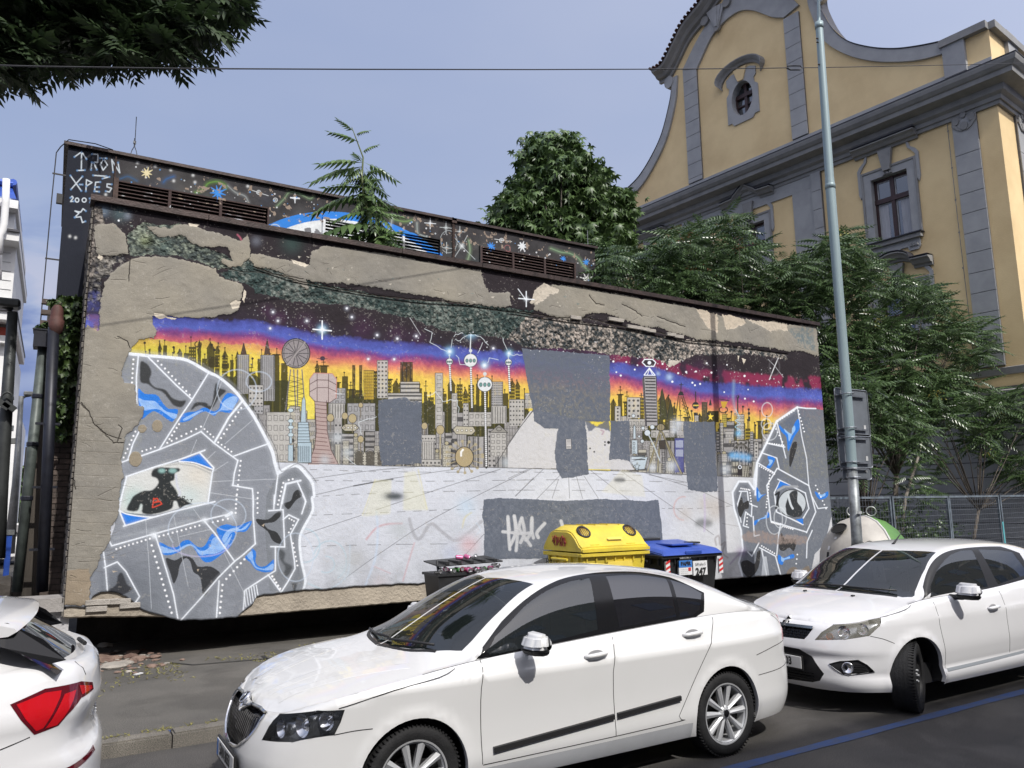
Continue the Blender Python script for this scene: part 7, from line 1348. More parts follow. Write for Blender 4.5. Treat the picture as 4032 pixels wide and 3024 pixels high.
b = MB(); b.box(7.36, 7.84, yF - .0, yF + .028, zr - .26, zr - .14); sub(b.build('printed_label', YLB, ey), ey); place_text('PLAST  RECYCLING', .042, INKM, ey, (7.6, yF - .004, zr - .2), (1, 0, 0), (0, 0, 1)); sub(ey.children[-1], ey)
b = MB(); b.add([(7.42, yF + .05, zr + .19), (7.70, yF + .05, zr + .19), (7.70, yF + .075, zr + .225), (7.42, yF + .075, zr + .225)], [(0, 1, 2, 3)]); sub(b.build('printed_label', YLB, ey), ey)
def scrawl(parent, pts, r_, m_, name='graffiti_tag'): b = MB(); b.tube(pts, r_, 5); sub(b.build(name, m_, parent), parent)
GRF = mat('red_marker', (.30, .02, .04), .6); BKM = mat('black_marker', (.015, .015, .015), .6)
def tagline(s, o, ux, uy, k, parent, m_, r_=.006):
 for w_ in s.split('|'): scrawl(parent, [Vector(o) + Vector(ux)*float(a.split(',')[0])*k + Vector(uy)*float(a.split(',')[1])*k for a in w_.split()], r_, m_)
lx = 6.845
tagline('0,10 2,2 4,8 4,0 8,1 8,9 4,9|9,0 9,9 13,9 12,5 9,5|14,0 18,0 16,9 14,0 17,5|19,9 19,0 24,0 24,9 19,9 22,4 24,0|-1,4 5,11 12,3 19,11 26,3', (lx, yF + .74, zr + .10), (0, -1, 0), (0, 0, 1), .014, ey, GRF, .007)
tagline('0,0 3,9 0,9|2,5 5,5|6,0 6,9 9,5 12,9 12,0|14,0 14,9 18,4 20,9|19,0 23,9|22,0 27,8|4,-3 9,-6 14,-3', (lx - .0, yF + .95, zr - .22), (0, -1, 0), (0, 0, 1), .012, ey, BKM, .005)
eb, zb2 = bin1100(8.46, yF + .02, 'dark container with a bright blue lid and a 247 label, right of the yellow one', BKP, BLP, False, 1.0)
def card(x0, x1, z0, z1, m_, parent, y=yF + .0): b = MB(); b.box(x0, x1, y - .002, y + .03, z0, z1); o = b.build('printed_label', m_, parent); sub(o, parent); return o
yl = yF - .002
p1, p2 = at(2672, 2208, 1, yl), at(2726, 2262, 1, yl); q1, q2 = at(2728, 2210, 1, yl), at(2786, 2262, 1, yl); r1, r2 = at(2676, 2189, 1, yl), at(2718, 2207, 1, yl)
card(p1.x, p2.x, p2.z, p1.z, PAPR, eb, yl); card(p1.x, p2.x, p1.z - .11, p1.z, LBL, eb, yl - .004); card(q1.x, q2.x, q2.z, q1.z, PAPR, eb, yl - .001); card(r1.x, r2.x, r2.z + .01, r1.z, BKP, eb, yl)
def txt(s, size, x, z, parent=eb, m_=INKM, y=yl - .012, **k): o = place_text(s, size, m_, parent, (x, y, z), (1, 0, 0), (0, 0, 1), **k); sub(o, parent)
txt('PAPÍR', .085, (p1.x + p2.x)/2, p1.z - .055, bold=.003); txt('S/Praha 5', .062, (q1.x + q2.x)/2, q1.z - .055); txt('247', .155, (q1.x + q2.x)/2, q1.z - .175, bold=.006); txt('PRAŽSKÉ SLUŽBY, a.s.', .026, (r1.x + r2.x)/2, (r1.z + r2.z)/2 + .005, m_=PAPR)
for k in range(4): txt('— — — —', .04, (p1.x + p2.x)/2 - .04, p1.z - .14 - k*.03, sx=.8)
b = MB(); b.box(p2.x - .085, p2.x - .03, yl - .008, yl, p1.z - .17, p1.z - .12); sub(b.build('printed_label', REDM, eb), eb)
WHR = mat('reflective_white', (.75, .75, .75), .4)
for xs_ in (8.52, 9.70):
 b = MB(); b.box(xs_, xs_ + .09, yl - .0, yl + .03, .78, 1.02); sub(b.build('hazard_panel', WHR, eb), eb); b = MB()
 for k in range(3): z_ = .80 + k*.085; b.add([(xs_, yl - .004, z_), (xs_ + .09, yl - .004, z_ + .04), (xs_ + .09, yl - .004, z_ + .08), (xs_, yl - .004, z_ + .04)], [(0, 1, 2, 3)])
 sub(b.build('hazard_stripe', REDM, eb), eb)
# small black bin heaped with cans
kx, ky = 4.62, 9.75; e = empty('can_bin', (kx + .5, ky + .4, .12), 'small black metal-can bin overflowing with drink cans behind the sedan roof', 'bin')
b = MB(); b.add([(kx + .08, ky + .06, .25), (kx + .92, ky + .06, .25), (kx + .92, ky + .42, .25), (kx + .08, ky + .42, .25), (kx, ky, 1.02), (kx + 1.0, ky, 1.02), (kx + 1.0, ky + .48, 1.02), (kx, ky + .48, 1.02)], [(0, 1, 5, 4), (1, 2, 6, 5), (2, 3, 7, 6), (3, 0, 4, 7), (0, 3, 2, 1), (4, 5, 6, 7)]); b.box(kx - .02, kx + 1.02, ky - .02, ky + .5, 1.0, 1.035); sub(b.build('tub', BKP, e), e)
b = MB(); b.add([(kx - .01, ky - .02, 1.13), (kx + 1.02, ky - .02, 1.15), (kx + 1.0, ky + .5, 1.19), (kx, ky + .5, 1.17), (kx - .01, ky - .02, 1.15), (kx + 1.02, ky - .02, 1.17), (kx + 1.0, ky + .5, 1.22), (kx, ky + .5, 1.19)], [(0, 3, 2, 1), (4, 5, 6, 7), (0, 1, 5, 4), (1, 2, 6, 5), (2, 3, 7, 6), (3, 0, 4, 7)])
for k in range(5): b.box(kx + .1 + k*.19, kx + .16 + k*.19, ky - .03, ky + .3, 1.15, 1.20)
sub(bev(b.build('lid', BKP, e), .006), e); b = MB(); b.tube([(kx + .02, ky + .03, 1.03), (kx + .03, ky + .1, 1.2)], .02, 8); b.tube([(kx - .05, ky + .02, 1.05), (kx + .06, ky + .02, 1.05)], .018, 8); sub(b.build('hinge', BKP, e), e)
ALU = mat('can_aluminium', (.55, .55, .56), .3, .9, .1, 20); CRD = mat('can_red', (.45, .03, .06), .35, .4); CPK = mat('can_pink', (.62, .16, .34), .35, .3); CGR = mat('can_green', (.10, .30, .10), .35, .4)
rc2 = random.Random(4); can0 = {}
def can(p, d, m_):
 d = Vector(d).normalized();
 if m_.name not in can0:
  b = MB(); b.lathe([(0, -.057), (.024, -.057), (.026, -.052), (.033, -.044), (.033, .044), (.026, .052), (.025, .058), (.021, .053), (0, .052)], n=12, axis='z'); o = b.build('drink_can', m_, None, False, [m_, ALU]);
  for q in o.data.polygons: q.material_index = 1 if abs(q.center.z) > .05 else 0
  fixn(o, 40); can0[m_.name] = o; k = o
 else: k = can0[m_.name].copy(); COL.objects.link(k)
 k.rotation_mode = 'QUATERNION'; k.rotation_quaternion = d.to_track_quat('Z', 'Y'); k.location = p; return k
cl_ = {'can_aluminium': 'bare silver', 'can_red': 'red', 'can_pink': 'pink', 'can_green': 'green'}
for i in range(18):
 m_ = rc2.choice((ALU, ALU, ALU, CRD, CPK, CGR)); top = i >= 15; x_ = kx + .06 + (i % 15)*.063 + rc2.uniform(-.01, .01); p = (x_, ky + .0 + rc2.uniform(0, .06), 1.075 + rc2.uniform(-.02, .03)) if not top else (kx + .45 + (i - 15)*.13, ky + .25, 1.225)
 ps_ = ('at the left corner', 'left of centre', 'in the middle', 'right of centre', 'at the right corner')[min(4, (i % 15)//3)] if not top else ('at its left', 'at its middle', 'at its right')[i - 15]
 k = can(p, (rc2.uniform(-.5, .5), -1, rc2.uniform(-.2, .2)) if not top else (rc2.uniform(-1, 1), .3, .1), m_); tag(k, f'{cl_[m_.name]} drink can ' + ('lying on top of the black bin lid ' + ps_ if top else 'squeezed under the lid ' + ps_ + (' peeping out' if i % 3 == 1 else ' lying low' if i % 3 == 2 else '')), 'can', 'drink cans on the small black bin')
# bell-shaped bottle bank, half white, half green
ic = Vector((13.35, 9.3, .12)); e = empty('bottle_bank', ic, 'bell-shaped glass container, white with a green flank and two lifting rings', 'bottle bank')
IGW = mat('dirty_white_fibreglass', (.50, .475, .43), .5, 0, .2, 2.2, .1, 30, col2=(.36, .34, .31)); IGG = mat('green_fibreglass', (.10, .24, .055), .45, 0, .12, 3)
pr = [(.62, 0), (.72, .06), (.80, .35), (.82, .62), (.80, .85), (.72, 1.08), (.58, 1.28), (.40, 1.43), (.22, 1.50), (.10, 1.53), (0, 1.53)]
aa = math.atan2(-ic.y, -ic.x)
b = MB(); b.lathe(pr, ic, 40, a0=aa + R(38), a1=aa + R(38) + R(145)); sub(b.build('green_shell', IGG, e, True), e); b = MB(); b.lathe(pr, ic, 60, a0=aa + R(38) - R(215), a1=aa + R(38)); sub(b.build('white_shell', IGW, e, True), e)
b = MB(); q = aa + R(38); b.tube([ic + Vector((r_*1.008*math.cos(q), r_*1.008*math.sin(q), h)) for r_, h in pr], .022, 6); sub(b.build('seam_rib', mat('bright_white', (.62, .62, .6), .5), e, True), e)
for sx in (-.17, .17): rg = [ic + Vector((sx*math.sin(-aa) + .085*math.cos(t)*math.sin(-aa), sx*math.cos(aa) + .085*math.cos(t)*math.cos(aa), 1.62 + .085*math.sin(t))) for t in np.linspace(0, 6.283, 19)[:-1]]; b = MB(); b.tube(rg, .013, 6, close=True); sub(b.build('lifting_ring', mat('pale_steel', (.5, .52, .5), .4, .5), e, True), e)
qa = aa - R(42); b = MB(); c = ic + Vector((.60*math.cos(qa), .60*math.sin(qa), 1.30)); nn = Vector((math.cos(qa)*.65, math.sin(qa)*.65, .76)).normalized(); t1 = Vector((-math.sin(qa), math.cos(qa), 0)); t2 = nn.cross(t1); b.add([c + nn*.02 + (t1*math.cos(t)*.16 + t2*math.sin(t)*.12) for t in np.linspace(0, 6.283, 21)[:-1]], [tuple(range(20))]); sub(b.build('bottle_port', DARK, e), e); b = MB(); b.tube([c + nn*.022 + (t1*math.cos(t)*.165 + t2*math.sin(t)*.125) for t in np.linspace(0, 6.283, 21)[:-1]], .012, 6, close=True); sub(b.build('port_rim', BKP, e), e)
def onbell(az, z, o_=.01):
 h = [p[1] for p in pr]; r_ = [p[0] for p in pr]; q = float(np.interp(z, h, r_)) + o_; return ic + Vector((q*math.cos(aa + az), q*math.sin(aa + az), z))
for s in ('-5,98 -12,90 -6,88 -14,82 -4,84 -16,78', '0,90 6,100 4,84 12,98 8,82 16,94', '-16,86 -2,78 18,90 22,80 -10,76 20,74', '2,72 14,70 22,78', '-12,108 -4,110 0,106 8,110 14,108'): scrawl(e, [onbell(R(float(a.split(',')[0])*.9), float(a.split(',')[1])/100) for a in s.split()], .006, BKM)
for az, z, w_, h_, m_ in ((-52, .78, .13, .10, BKM), (-52, .92, .12, .07, PAPR), (-52, .55, .13, .16, PAPR), (-44, 1.12, .14, .04, PAPR)):
 b = MB(); q = [onbell(R(az) - w_/1.6/2*s_, z + t_, .012) for s_, t_ in ((-1, 0), (1, 0), (1, h_), (-1, h_))]; b.add(q, [(0, 1, 2, 3)]); sub(b.build('sticker', m_, e), e)
# ---------------------------------------------------------------- left margin: street lamps, corner house, blue barrier, far car
LG = mat('lamp_grey', (.24, .25, .25), .45, .5, .15, 6); DG = mat('dark_lamp_grey', (.06, .065, .065), .5, .4, .15, 6)
def lamp(label, pts, Y, r_, m_, head):
 q = [at(x_, y_, 1, Y) for x_, y_ in pts]; e = empty('street_lamp', (q[-1].x, Y, .12), label, 'street lamp'); b = MB(); b.tube(q, r_, 10); sub(b.build('post', m_, e, True), e)
 h = [at(x_, y_, 1, Y) for x_, y_ in head]; b = MB(); b.tube(h, [r_[0]*.6]*len(h), 8); sub(b.build('arm', m_, e, True), e); b = MB(); b.obox(h[-1], Vector((1, 0, 0)), Vector((0, 1, 0)), Vector((0, 0, 1)), r_[0]*5, r_[0]*2, r_[0]*.9); sub(bev(b.build('lamp_head', m_, e), r_[0]*.4), e); return e
lamp('tall slim grey lamp post with an angled arm left of the dark gap', ((84, 1560), (62, 1900), (36, 2180)), 24, [.06, .09, .13], LG, ((84, 1570), (100, 1560), (145, 1552)))
lamp('most distant thin lamp post in front of the far trees', ((35, 1780), (22, 1900), (10, 2050)), 34, [.05, .07, .09], LG, ((35, 1780), (38, 1740), (38, 1733)))
lamp('dark near lamp post at the left frame edge with a floodlight bracket', ((50, 1230), (26, 1600), (6, 1900), (-10, 2200)), 16, [.085, .10, .11, .12], DG, ((50, 1220), (10, 1200), (-30, 1190)))
b = MB();
for x_, y_ in ((14, 1594), (38, 1600)): p = at(x_, y_, 1, 15.8); b.obox(p, Vector((.8, 0, -.6)), Vector((0, 1, 0)), Vector((.6, 0, .8)), .1, .07, .05)
p = at(27, 1574, 1, 15.8); b.tube([p + Vector((.09*math.cos(t), 0, .13*math.sin(t))) for t in np.linspace(0, 3.14, 9)], .02, 6); tag(b.build('floodlight', DG), 'pair of small dark floodlights clamped on the near lamp post at the left', 'floodlight')
b = MB();
for x_, y_ in ((22, 1688), (32, 1738)): p = at(x_, y_, 1, 16.5); b.obox(p, Vector((1, 0, .1)), Vector((0, 1, 0)), Vector((0, 0, 1)), .12, .1, .045)
tag(b.build('lamp_fitting', LG), 'two small luminaires jutting from the near lamp post above the trees', 'lamp')
e = empty('corner_house', at(-60, 2100, 1, 30), 'white plastered corner house with a blue mansard roof and white drain pipe', 'building'); HW = mat('bright_white_render', (.74, .74, .73), .8, 0, .05, 2, .2, 10); HBL = mat('blue_roof_sheet', (.03, .09, .42), .4, .2, .15, 3); HRD = mat('red_painted_band', (.32, .05, .03), .7)
YH = 30.
def hp(x_, y_, o=0.): return at(x_, y_, 1, YH - o)
def hbox(x1, ya, yb_, name, m_, dep=0., x0=-420, dy=0):
 a, c = at(x1, ya, 1, YH - dep), at(x1, yb_, 1, YH - dep); b = MB(); b.box(c.x - 12, c.x, YH - dep, YH + 8, c.z, a.z); sub(b.build(name, m_, e), e)
hbox(22, 1610, 2200, 'lower_wall', HW); hbox(24, 1320, 1612, 'wall', HW, 0.0); hbox(42, 960, 1225, 'wall', HW, .1); hbox(54, 815, 905, 'upper_wall', HW, .1); hbox(28, 1290, 1325, 'red_band', HRD, .3); hbox(36, 1225, 1290, 'cove', mat('shaded_trim', (.3, .28, .26), .8), .1); hbox(62, 1225, 1262, 'cornice', HW, .9); hbox(74, 912, 950, 'cornice', HW, .9); hbox(70, 790, 822, 'eaves', HW, .6); hbox(28, 1322, 1350, 'moulding', HW, .35); hbox(77, 905, 914, 'cornice_flashing', CAPD, 1.0); hbox(68, 1216, 1226, 'cornice_flashing', CAPD, 1.0)
for y_ in range(960, 1220, 36): hbox(42.5, y_, y_ + 1.6, 'joint', mat('joint_grey3', (.45, .45, .45), .9), .12)
a, c = hp(66, 795), hp(42, 700); b = MB(); b.add([(a.x - 12, YH - .3, a.z), (a.x, YH - .3, a.z), (c.x, YH + .8, c.z), (c.x - 12, YH + .8, c.z), (a.x, YH + 8, a.z), (c.x, YH + 8, c.z)], [(0, 1, 2, 3), (1, 4, 5, 2)]); sub(b.build('mansard_roof', HBL, e), e); b = MB(); b.tube([(c.x - 8, YH + .6, c.z), (c.x + .05, YH + .6, c.z)], .12, 8); b.tube([(c.x + .05, YH + .5, c.z + .05), (c.x + .05, YH + 6, c.z + .05)], .12, 8); sub(b.build('gutter', HBL, e), e)
b = MB(); b.tube([at(x_, y_, 1, YH - 1.2) for x_, y_ in ((25, 706), (22, 800), (16, 880), (12, 905), (0, 925), (-4, 1000))], .11, 10); b.tube([at(x_, y_, 1, YH - .8) for x_, y_ in ((-2, 930), (-6, 1100))], .1); sub(b.build('downpipe', HW, e, True), e)
e = empty('barrier', at(20, 2170, 1, 17), 'low blue-framed barrier with a brown panel on the pavement by the left edge', 'barrier'); a, c = at(-60, 2180, 1, 17), at(26, 2100, 1, 17); b = MB(); b.box(a.x, c.x, 17, 17.05, a.z, c.z - .03); sub(b.build('panel', mat('brown_panel', (.22, .18, .15), .8), e), e); b = MB(); b.box(c.x, c.x + .09, 16.97, 17.08, .12, c.z + .05); sub(b.build('blue_post', HBL, e), e); b = MB(); b.box(a.x, c.x + .12, 16.95, 17.1, c.z - .03, c.z + .06); sub(b.build('rail', LG, e), e)
b = MB(); b.quad((-30, 15.5, .124), (0, 15.5, .124), (0, 26, .124), (-30, 26, .124)); tag(b.build('side_pavement', mat('pale_paving', (.27, .24, .22), .9, 0, .1, 6, .3, 60)), kind='structure')
b = MB(); b.quad((-60, 26, .124), (8, 26, .124), (8, 44, .124), (-60, 44, .124)); tag(b.build('side_street', ROAD), kind='structure')
# ---------------------------------------------------------------- cars
def simple(name, col, rough, metal=0., alpha=1., coat=0., spec=.5, ior=1.45):
 if name in MATS: return MATS[name]
 m_ = bpy.data.materials.new(name); m_.use_nodes = True; MATS[name] = m_; b_ = m_.node_tree.nodes['Principled BSDF']
 for k, v in (('Base Color', (*col, 1)), ('Roughness', rough), ('Metallic', metal), ('Alpha', alpha), ('Coat Weight', coat), ('Specular IOR Level', spec), ('IOR', ior), ('Coat Roughness', .02)): b_.inputs[k].default_value = v
 return m_
PAINT = mat('white_car_paint', (.70, .70, .71), .38, 0, .012, .8, 0, coat=1., col2=(.67, .67, .68)); PAINTW = mat('warm_white_car_paint', (.69, .69, .685), .38, 0, .012, .8, 0, coat=1., col2=(.66, .66, .65))
TRIM = simple('black_plastic_trim', (.018, .018, .019), .45); GLOSSB = simple('gloss_black_trim', (.008, .008, .009), .12); GAP = simple('panel_gap_dark', (.012, .012, .013), .9); CHR = simple('chrome', (.72, .73, .75), .12, 1.)
GLW = simple('windscreen_glass', (.010, .013, .013), .01, 0, .80, 0, .9, 1.6); GLS = simple('side_glass', (.010, .013, .014), .01, 0, .84, 0, 1., 1.75); GLT = simple('tinted_glass', (.004, .004, .006), .01, 0, .985, 0, 1., 1.75); LENS = simple('clear_lens', (.06, .065, .07), .02, 0, .14, 1., .8); LENSY = simple('hazed_lens', (.62, .60, .50), .12, 0, .24, 1., .8)
SILV = simple('reflector_silver', (.78, .79, .82), .14, 1.); REDL = simple('red_lamp', (.50, .006, .012), .08, 0, 1, 1.); REDD = simple('dark_red_lamp', (.10, .004, .01), .06, 0, 1, 1.); AMB = simple('amber_reflector', (.45, .10, .02), .2); RUBB = mat('tyre_rubber', (.022, .022, .023), .75, 0, .2, 10, .25, 80, spec=.3); ALY = simple('alloy_wheel_silver', (.56, .57, .58), .42, .45); STW = simple('black_steel_wheel', (.02, .02, .021), .4, .3); INT = simple('dark_interior', (.03, .031, .034), .8); SILLM = mat('sill_shade_grey', (.42, .43, .45), .5, 0, .06, 3, .2, 200)  # sill material is greyed: shade along the car's foot put into the colour
def lerp_tab(tab):
 a = np.array(tab, float)
 p = np.array(smooth([tuple(q) for q in a], 8)); i = np.argsort(p[:, 0], kind='stable'); return lambda x: float(np.interp(x, p[i, 0], p[i, 1]))
class Car:
 fb = 1
 def __init__(s, name, label, loc, rz, sp):
  s.root = empty(name, loc, label, 'car', None, rz); s.sp = sp; pl = np.array(smooth(sp['plan'], 10)); sl_ = np.r_[0, np.cumsum(np.hypot(*np.diff(pl, axis=0).T))]
  s.pl, s.sl, s.U = pl, sl_, sl_[-1]; s.L = pl[-1, 0]; k = np.argmax(pl[:, 1]); s.k = k
  s.ze = lerp_tab(sp['ze']); s.zc = lerp_tab(sp['zc']); s.zs = lerp_tab(sp['zs']) if 'zs' in sp else None
  s.pf, s.ps, s.pr = [lerp_tab(sp[q]) for q in ('df', 'ds', 'dr')]
  us = np.linspace(0, s.U, 260); s.topu = [s.surf(u, s.ztop(u)) for u in us]; s.tx = np.array([p[0] for p in s.topu]); s.ty = np.array([p[1] for p in s.topu]); s.tz = np.array([p[2] for p in s.topu])
  o_ = np.argsort(s.tx, kind='stable'); s.yb = lambda x: float(np.interp(x, s.tx[o_], s.ty[o_])); s.zb = lambda x: float(np.interp(x, s.tx[o_], s.tz[o_]))
 def um(s, v):
  if 150 < v: return v - 200         # 200 + arc length from the nose; v < 0: distance from the centre line on the nose; 0 .. L: along the side; > 100: tail, distance from centre
  if v < 0: k = np.arange(0, s.k + 1); return float(np.interp(-v, s.pl[k, 1], s.sl[k]))
  if v > 100: k = np.arange(s.k, len(s.pl))[::-1]; return float(np.interp(v - 100, s.pl[k, 1], s.sl[k]))
  return float(np.interp(v, s.pl[:, 0], s.sl))
 def ztop(s, u): return s.ze(float(np.interp(u, s.sl, s.pl[:, 0])))
 def surf(s, u, z):
  x, y = np.interp(u, s.sl, s.pl[:, 0]), np.interp(u, s.sl, s.pl[:, 1]); e = .02; dx = np.interp(u + e, s.sl, s.pl[:, 0]) - np.interp(u - e, s.sl, s.pl[:, 0]); dy = np.interp(u + e, s.sl, s.pl[:, 1]) - np.interp(u - e, s.sl, s.pl[:, 1])
  l = math.hypot(dx, dy) + 1e-9; nx, ny = -dy/l, dx/l; wf, wr = max(0, -nx)**1.6, max(0, nx)**1.6; ws = max(0, 1 - wf - wr)
  d = wf*s.pf(z) + ws*s.ps(z) + wr*s.pr(z); zt = s.ztop(u); r = .05
  if z > zt - r: q = min(1, (z - zt + r)/r); d += r*(1 - math.sqrt(max(0, 1 - q*q)))*.9
  for xw in s.sp['wheels']:
   rr_ = math.hypot(x - xw, z - s.sp['hub']); d -= s.sp.get('flare', .014)*math.exp(-((rr_ - s.sp['arch'])/.045)**2)*ws
  return (x - nx*d, max(0, y - ny*d), z)
 def nrm(s, f, a, c, e=.006): p = Vector(f(a, c)); q = (Vector(f(a + e, c)) - Vector(f(a - e, c))).cross(Vector(f(a, c + e)) - Vector(f(a, c - e))); return q.normalized() if q.length > 5e-6 else Vector((0, 0, s.fb))
 def green(s, x, t):
  yb, zb, zs, zc = s.yb(x), s.zb(x), max(s.zs(x), s.zb(x)), s.zc(x); ys = yb - s.sp['tumble']*(zs - zb) - .012; p_ = s.sp.get('pw', 2.6); zc = max(zc, zs)
  def q(t):
   if t <= 1: return (ys + (yb - .012 - ys)*(1 - t) + .012*math.sin(math.pi*t)*(1 if zs > zb + .05 else 0), zb + (zs - zb)*t)
   y = max(0, ys*(2 - t)); return (y, zs + (zc - zs)*(1 - (y/ys)**p_))
  if .8 < t < 1.16 and zs > zb + .02: a, b_, c = q(.8), q(1), q(1.16); k = (t - .8)/.36; y, z = ((1 - k)**2*a[j] + 2*k*(1 - k)*b_[j] + k*k*c[j] for j in (0, 1))
  else: y, z = q(t)
  return (x, y, z)
 def lid(s, x, y): yb = max(s.yb(x), .02); return (x, y, s.zb(x) + (max(s.zc(x), s.zb(x)) - s.zb(x))*(1 - min(1, abs(y)/yb)**s.sp.get('pw', 2.6)))
 def cdt(s, f, outer, regions, step, lines=()):
  """triangulate one skin of the body round the outlines of its parts, then lift it to 3d and split it part by part"""
  Pv, E_, Fc = [], [], []
  def loop(pts, dens=step):
   out = []; pts = pts if sum(a[0]*c[1] - c[0]*a[1] for a, c in zip(pts, pts[1:] + pts[:1])) > 0 else pts[::-1]
   for i in range(len(pts)):
    a, c = pts[i], pts[(i + 1) % len(pts)]; n = max(1, int(math.hypot(c[0] - a[0], c[1] - a[1])/dens)); out += [(a[0] + (c[0] - a[0])*k/n, a[1] + (c[1] - a[1])*k/n) for k in range(n)]
   k0 = len(Pv); Pv.extend(out); Fc.append(list(range(k0, len(Pv)))); return out
  o2 = loop(outer)
  for r in regions: loop(r[1], step*.7)
  for ln in lines:
   for a, c in zip(ln[:-1], ln[1:]):
    n = max(1, int(math.hypot(c[0] - a[0], c[1] - a[1])/step)); k0 = len(Pv); Pv.extend([(a[0] + (c[0] - a[0])*k/n, a[1] + (c[1] - a[1])*k/n) for k in range(n + 1)]); E_ += [(k0 + k, k0 + k + 1) for k in range(n)]
  x0, x1, y0, y1 = min(p[0] for p in o2), max(p[0] for p in o2), min(p[1] for p in o2), max(p[1] for p in o2)
  sy = step if y1 - y0 < 3 else step
  for i in range(int((x1 - x0)/step)):
   for j in range(int((y1 - y0)/sy) + 1):
    p = (x0 + (i + .5 + .5*(j % 2))*step, y0 + (j + .5)*sy)
    if pin(p, o2): Pv.append(p)
  vo, _, fo, _, _, ff = delaunay_2d_cdt([Vector(p) for p in Pv], E_, Fc, 0, 1e-5)
  P3 = [Vector(f(v[0], v[1])) for v in vo]; N3 = [s.nrm(f, v[0], v[1]) for v in vo]; grp = {}
  for t, org in zip(fo, ff):
   if 0 not in org: continue
   k = max(org); grp.setdefault(k, []).append(t)
  for k, tris in grp.items():
   nm, m_, par, off = ('body', s.sp['paint'], None, 0) if k == 0 else (regions[k - 1][0], regions[k - 1][2], regions[k - 1][3] if len(regions[k - 1]) > 3 else None, regions[k - 1][4] if len(regions[k - 1]) > 4 else 0)
   if nm == 'void': continue
   yield k, nm, m_, par, off, tris, P3, N3
 def skin(s, f, outer, regions, step=.05, lines=(), flip=False, sides=(-1, 1)):
  made = {}; s.fb = -1 if flip else 1
  for k, nm, m_, par, off, tris, P3, N3 in s.cdt(f, outer, regions, step, lines):
   used = sorted({i for t in tris for i in t}); mp_ = {i: n for n, i in enumerate(used)};
   for sg in sides:
    V = []; NN = []
    for i in used:
     n = N3[i]*(-1 if flip else 1); p = P3[i] + n*off; V.append((p.x, p.y*sg, p.z)); NN.append((n.x, n.y*sg, n.z))
    fs = []
    for t in tris:
     t = [mp_[i] for i in t]; a, b_, c = (Vector(V[i]) for i in t); g_ = (b_ - a).cross(c - a)
     if g_.dot(Vector(NN[t[0]])) < 0: t = t[::-1]
     fs.append(tuple(t))
    me = bpy.data.meshes.new(nm); me.from_pydata(V, [], fs); me.materials.append(m_); me.polygons.foreach_set('use_smooth', [True]*len(fs)); me.update()
    if len(me.vertices) == len(NN): me.normals_split_custom_set_from_vertices(NN)
    o = link(nm, me, made.get((par, sg), s.root)); made[(nm, sg)] = o
  return made
 def rib(s, f, pts, m_=None, w_=.0055, off=.0012, sides=(-1, 1), name='panel_gap', flip=False, smooth_=0, parent=None, dome=0.):
  """thin strip lying on the skin: shut lines, seals, trims"""
  q = smooth(pts, smooth_) if smooth_ else pts; out = []
  for a, c in zip(q[:-1], q[1:]):
   n = max(1, int(math.hypot(c[0] - a[0], c[1] - a[1])/.03)); out += [(a[0] + (c[0] - a[0])*k/n, a[1] + (c[1] - a[1])*k/n) for k in range(n)]
  out.append(q[-1]); P_ = [Vector(f(*p)) for p in out]; N_ = [s.nrm(f, *p)*(-1 if flip else 1) for p in out]
  for sg in sides:
   b = MB()
   for i, (p, n) in enumerate(zip(P_, N_)):
    d = (P_[min(i + 1, len(P_) - 1)] - P_[max(i - 1, 0)]).normalized(); l_ = n.cross(d).normalized()*w_/2
    for v in (p + l_ + n*off*.2, p + l_*.8 + n*(off + dome), p - l_*.8 + n*(off + dome), p - l_ + n*off*.2): b.v.append((v.x, v.y*sg, v.z))
   for i in range(len(P_) - 1):
    for k in range(3): q4 = (i*4 + k, i*4 + k + 1, i*4 + k + 5, i*4 + k + 4); b.f.append(q4 if sg > 0 else q4[::-1])
   b.build(name, m_ or GAP, parent or s.root)
 def wheel(s, x, yo, sg, turn=0., kind='alloy', r=.316, rr_=.225, w_=.2):
  e = bpy.data.objects.new('wheel', None); COL.objects.link(e); e.parent = s.root; e.location = (x, sg*yo, r); e.rotation_euler = (0, 0, turn + (math.pi if sg > 0 else 0))   # local -y looks outward
  b = MB(); b.lathe([(rr_ - .012, .0), (rr_ + .004, -.004), (rr_ + .02, -.012), (r - .035, -.016), (r - .012, -.004), (r - .002, .018), (r, .04), (r, w_ - .03), (r - .012, w_), (rr_, w_ + .01)], n=56, axis='y'); o = b.build('tyre', RUBB, e, True); fixn(o, 50)
  b = MB()
  for yy in (.045, .08, .115, .15): b.lathe([(r + .001, yy - .004), (r - .006, yy), (r + .001, yy + .004)], n=56, axis='y')
  for k in range(70):
   a = 2*math.pi*k/70; ca, sa = math.cos(a), math.sin(a); ra = Vector((ca, 0, sa)); ta = Vector((-sa, 0, ca)); b.obox(ra*(r - .004) + Vector((0, .012, 0)), ta, Vector((0, 1, 0)), ra, .0035, .022, .0062)
  b.build('tread', RUBB, e)
  m_ = ALY if kind == 'alloy' else STW; b = MB(); b.lathe([(rr_ - .018, .03), (rr_ - .02, .014), (rr_ - .006, -.004), (rr_ + .004, -.006), (rr_ + .006, .002), (rr_, .02)], n=56, axis='y'); b.lathe([(rr_ - .02, .014), (rr_ - .03, .16)], n=40, axis='y'); o = b.build('rim', m_, e, True); fixn(o, 40)
  b = MB(); b.lathe([(0, .13), (rr_ - .03, .13)], n=30, axis='y'); b.lathe([(.03, .09), (.125, .09), (.125, .12)], n=30, axis='y'); b.build('brake', simple('brake_dark', (.03, .028, .028), .6, .5), e)
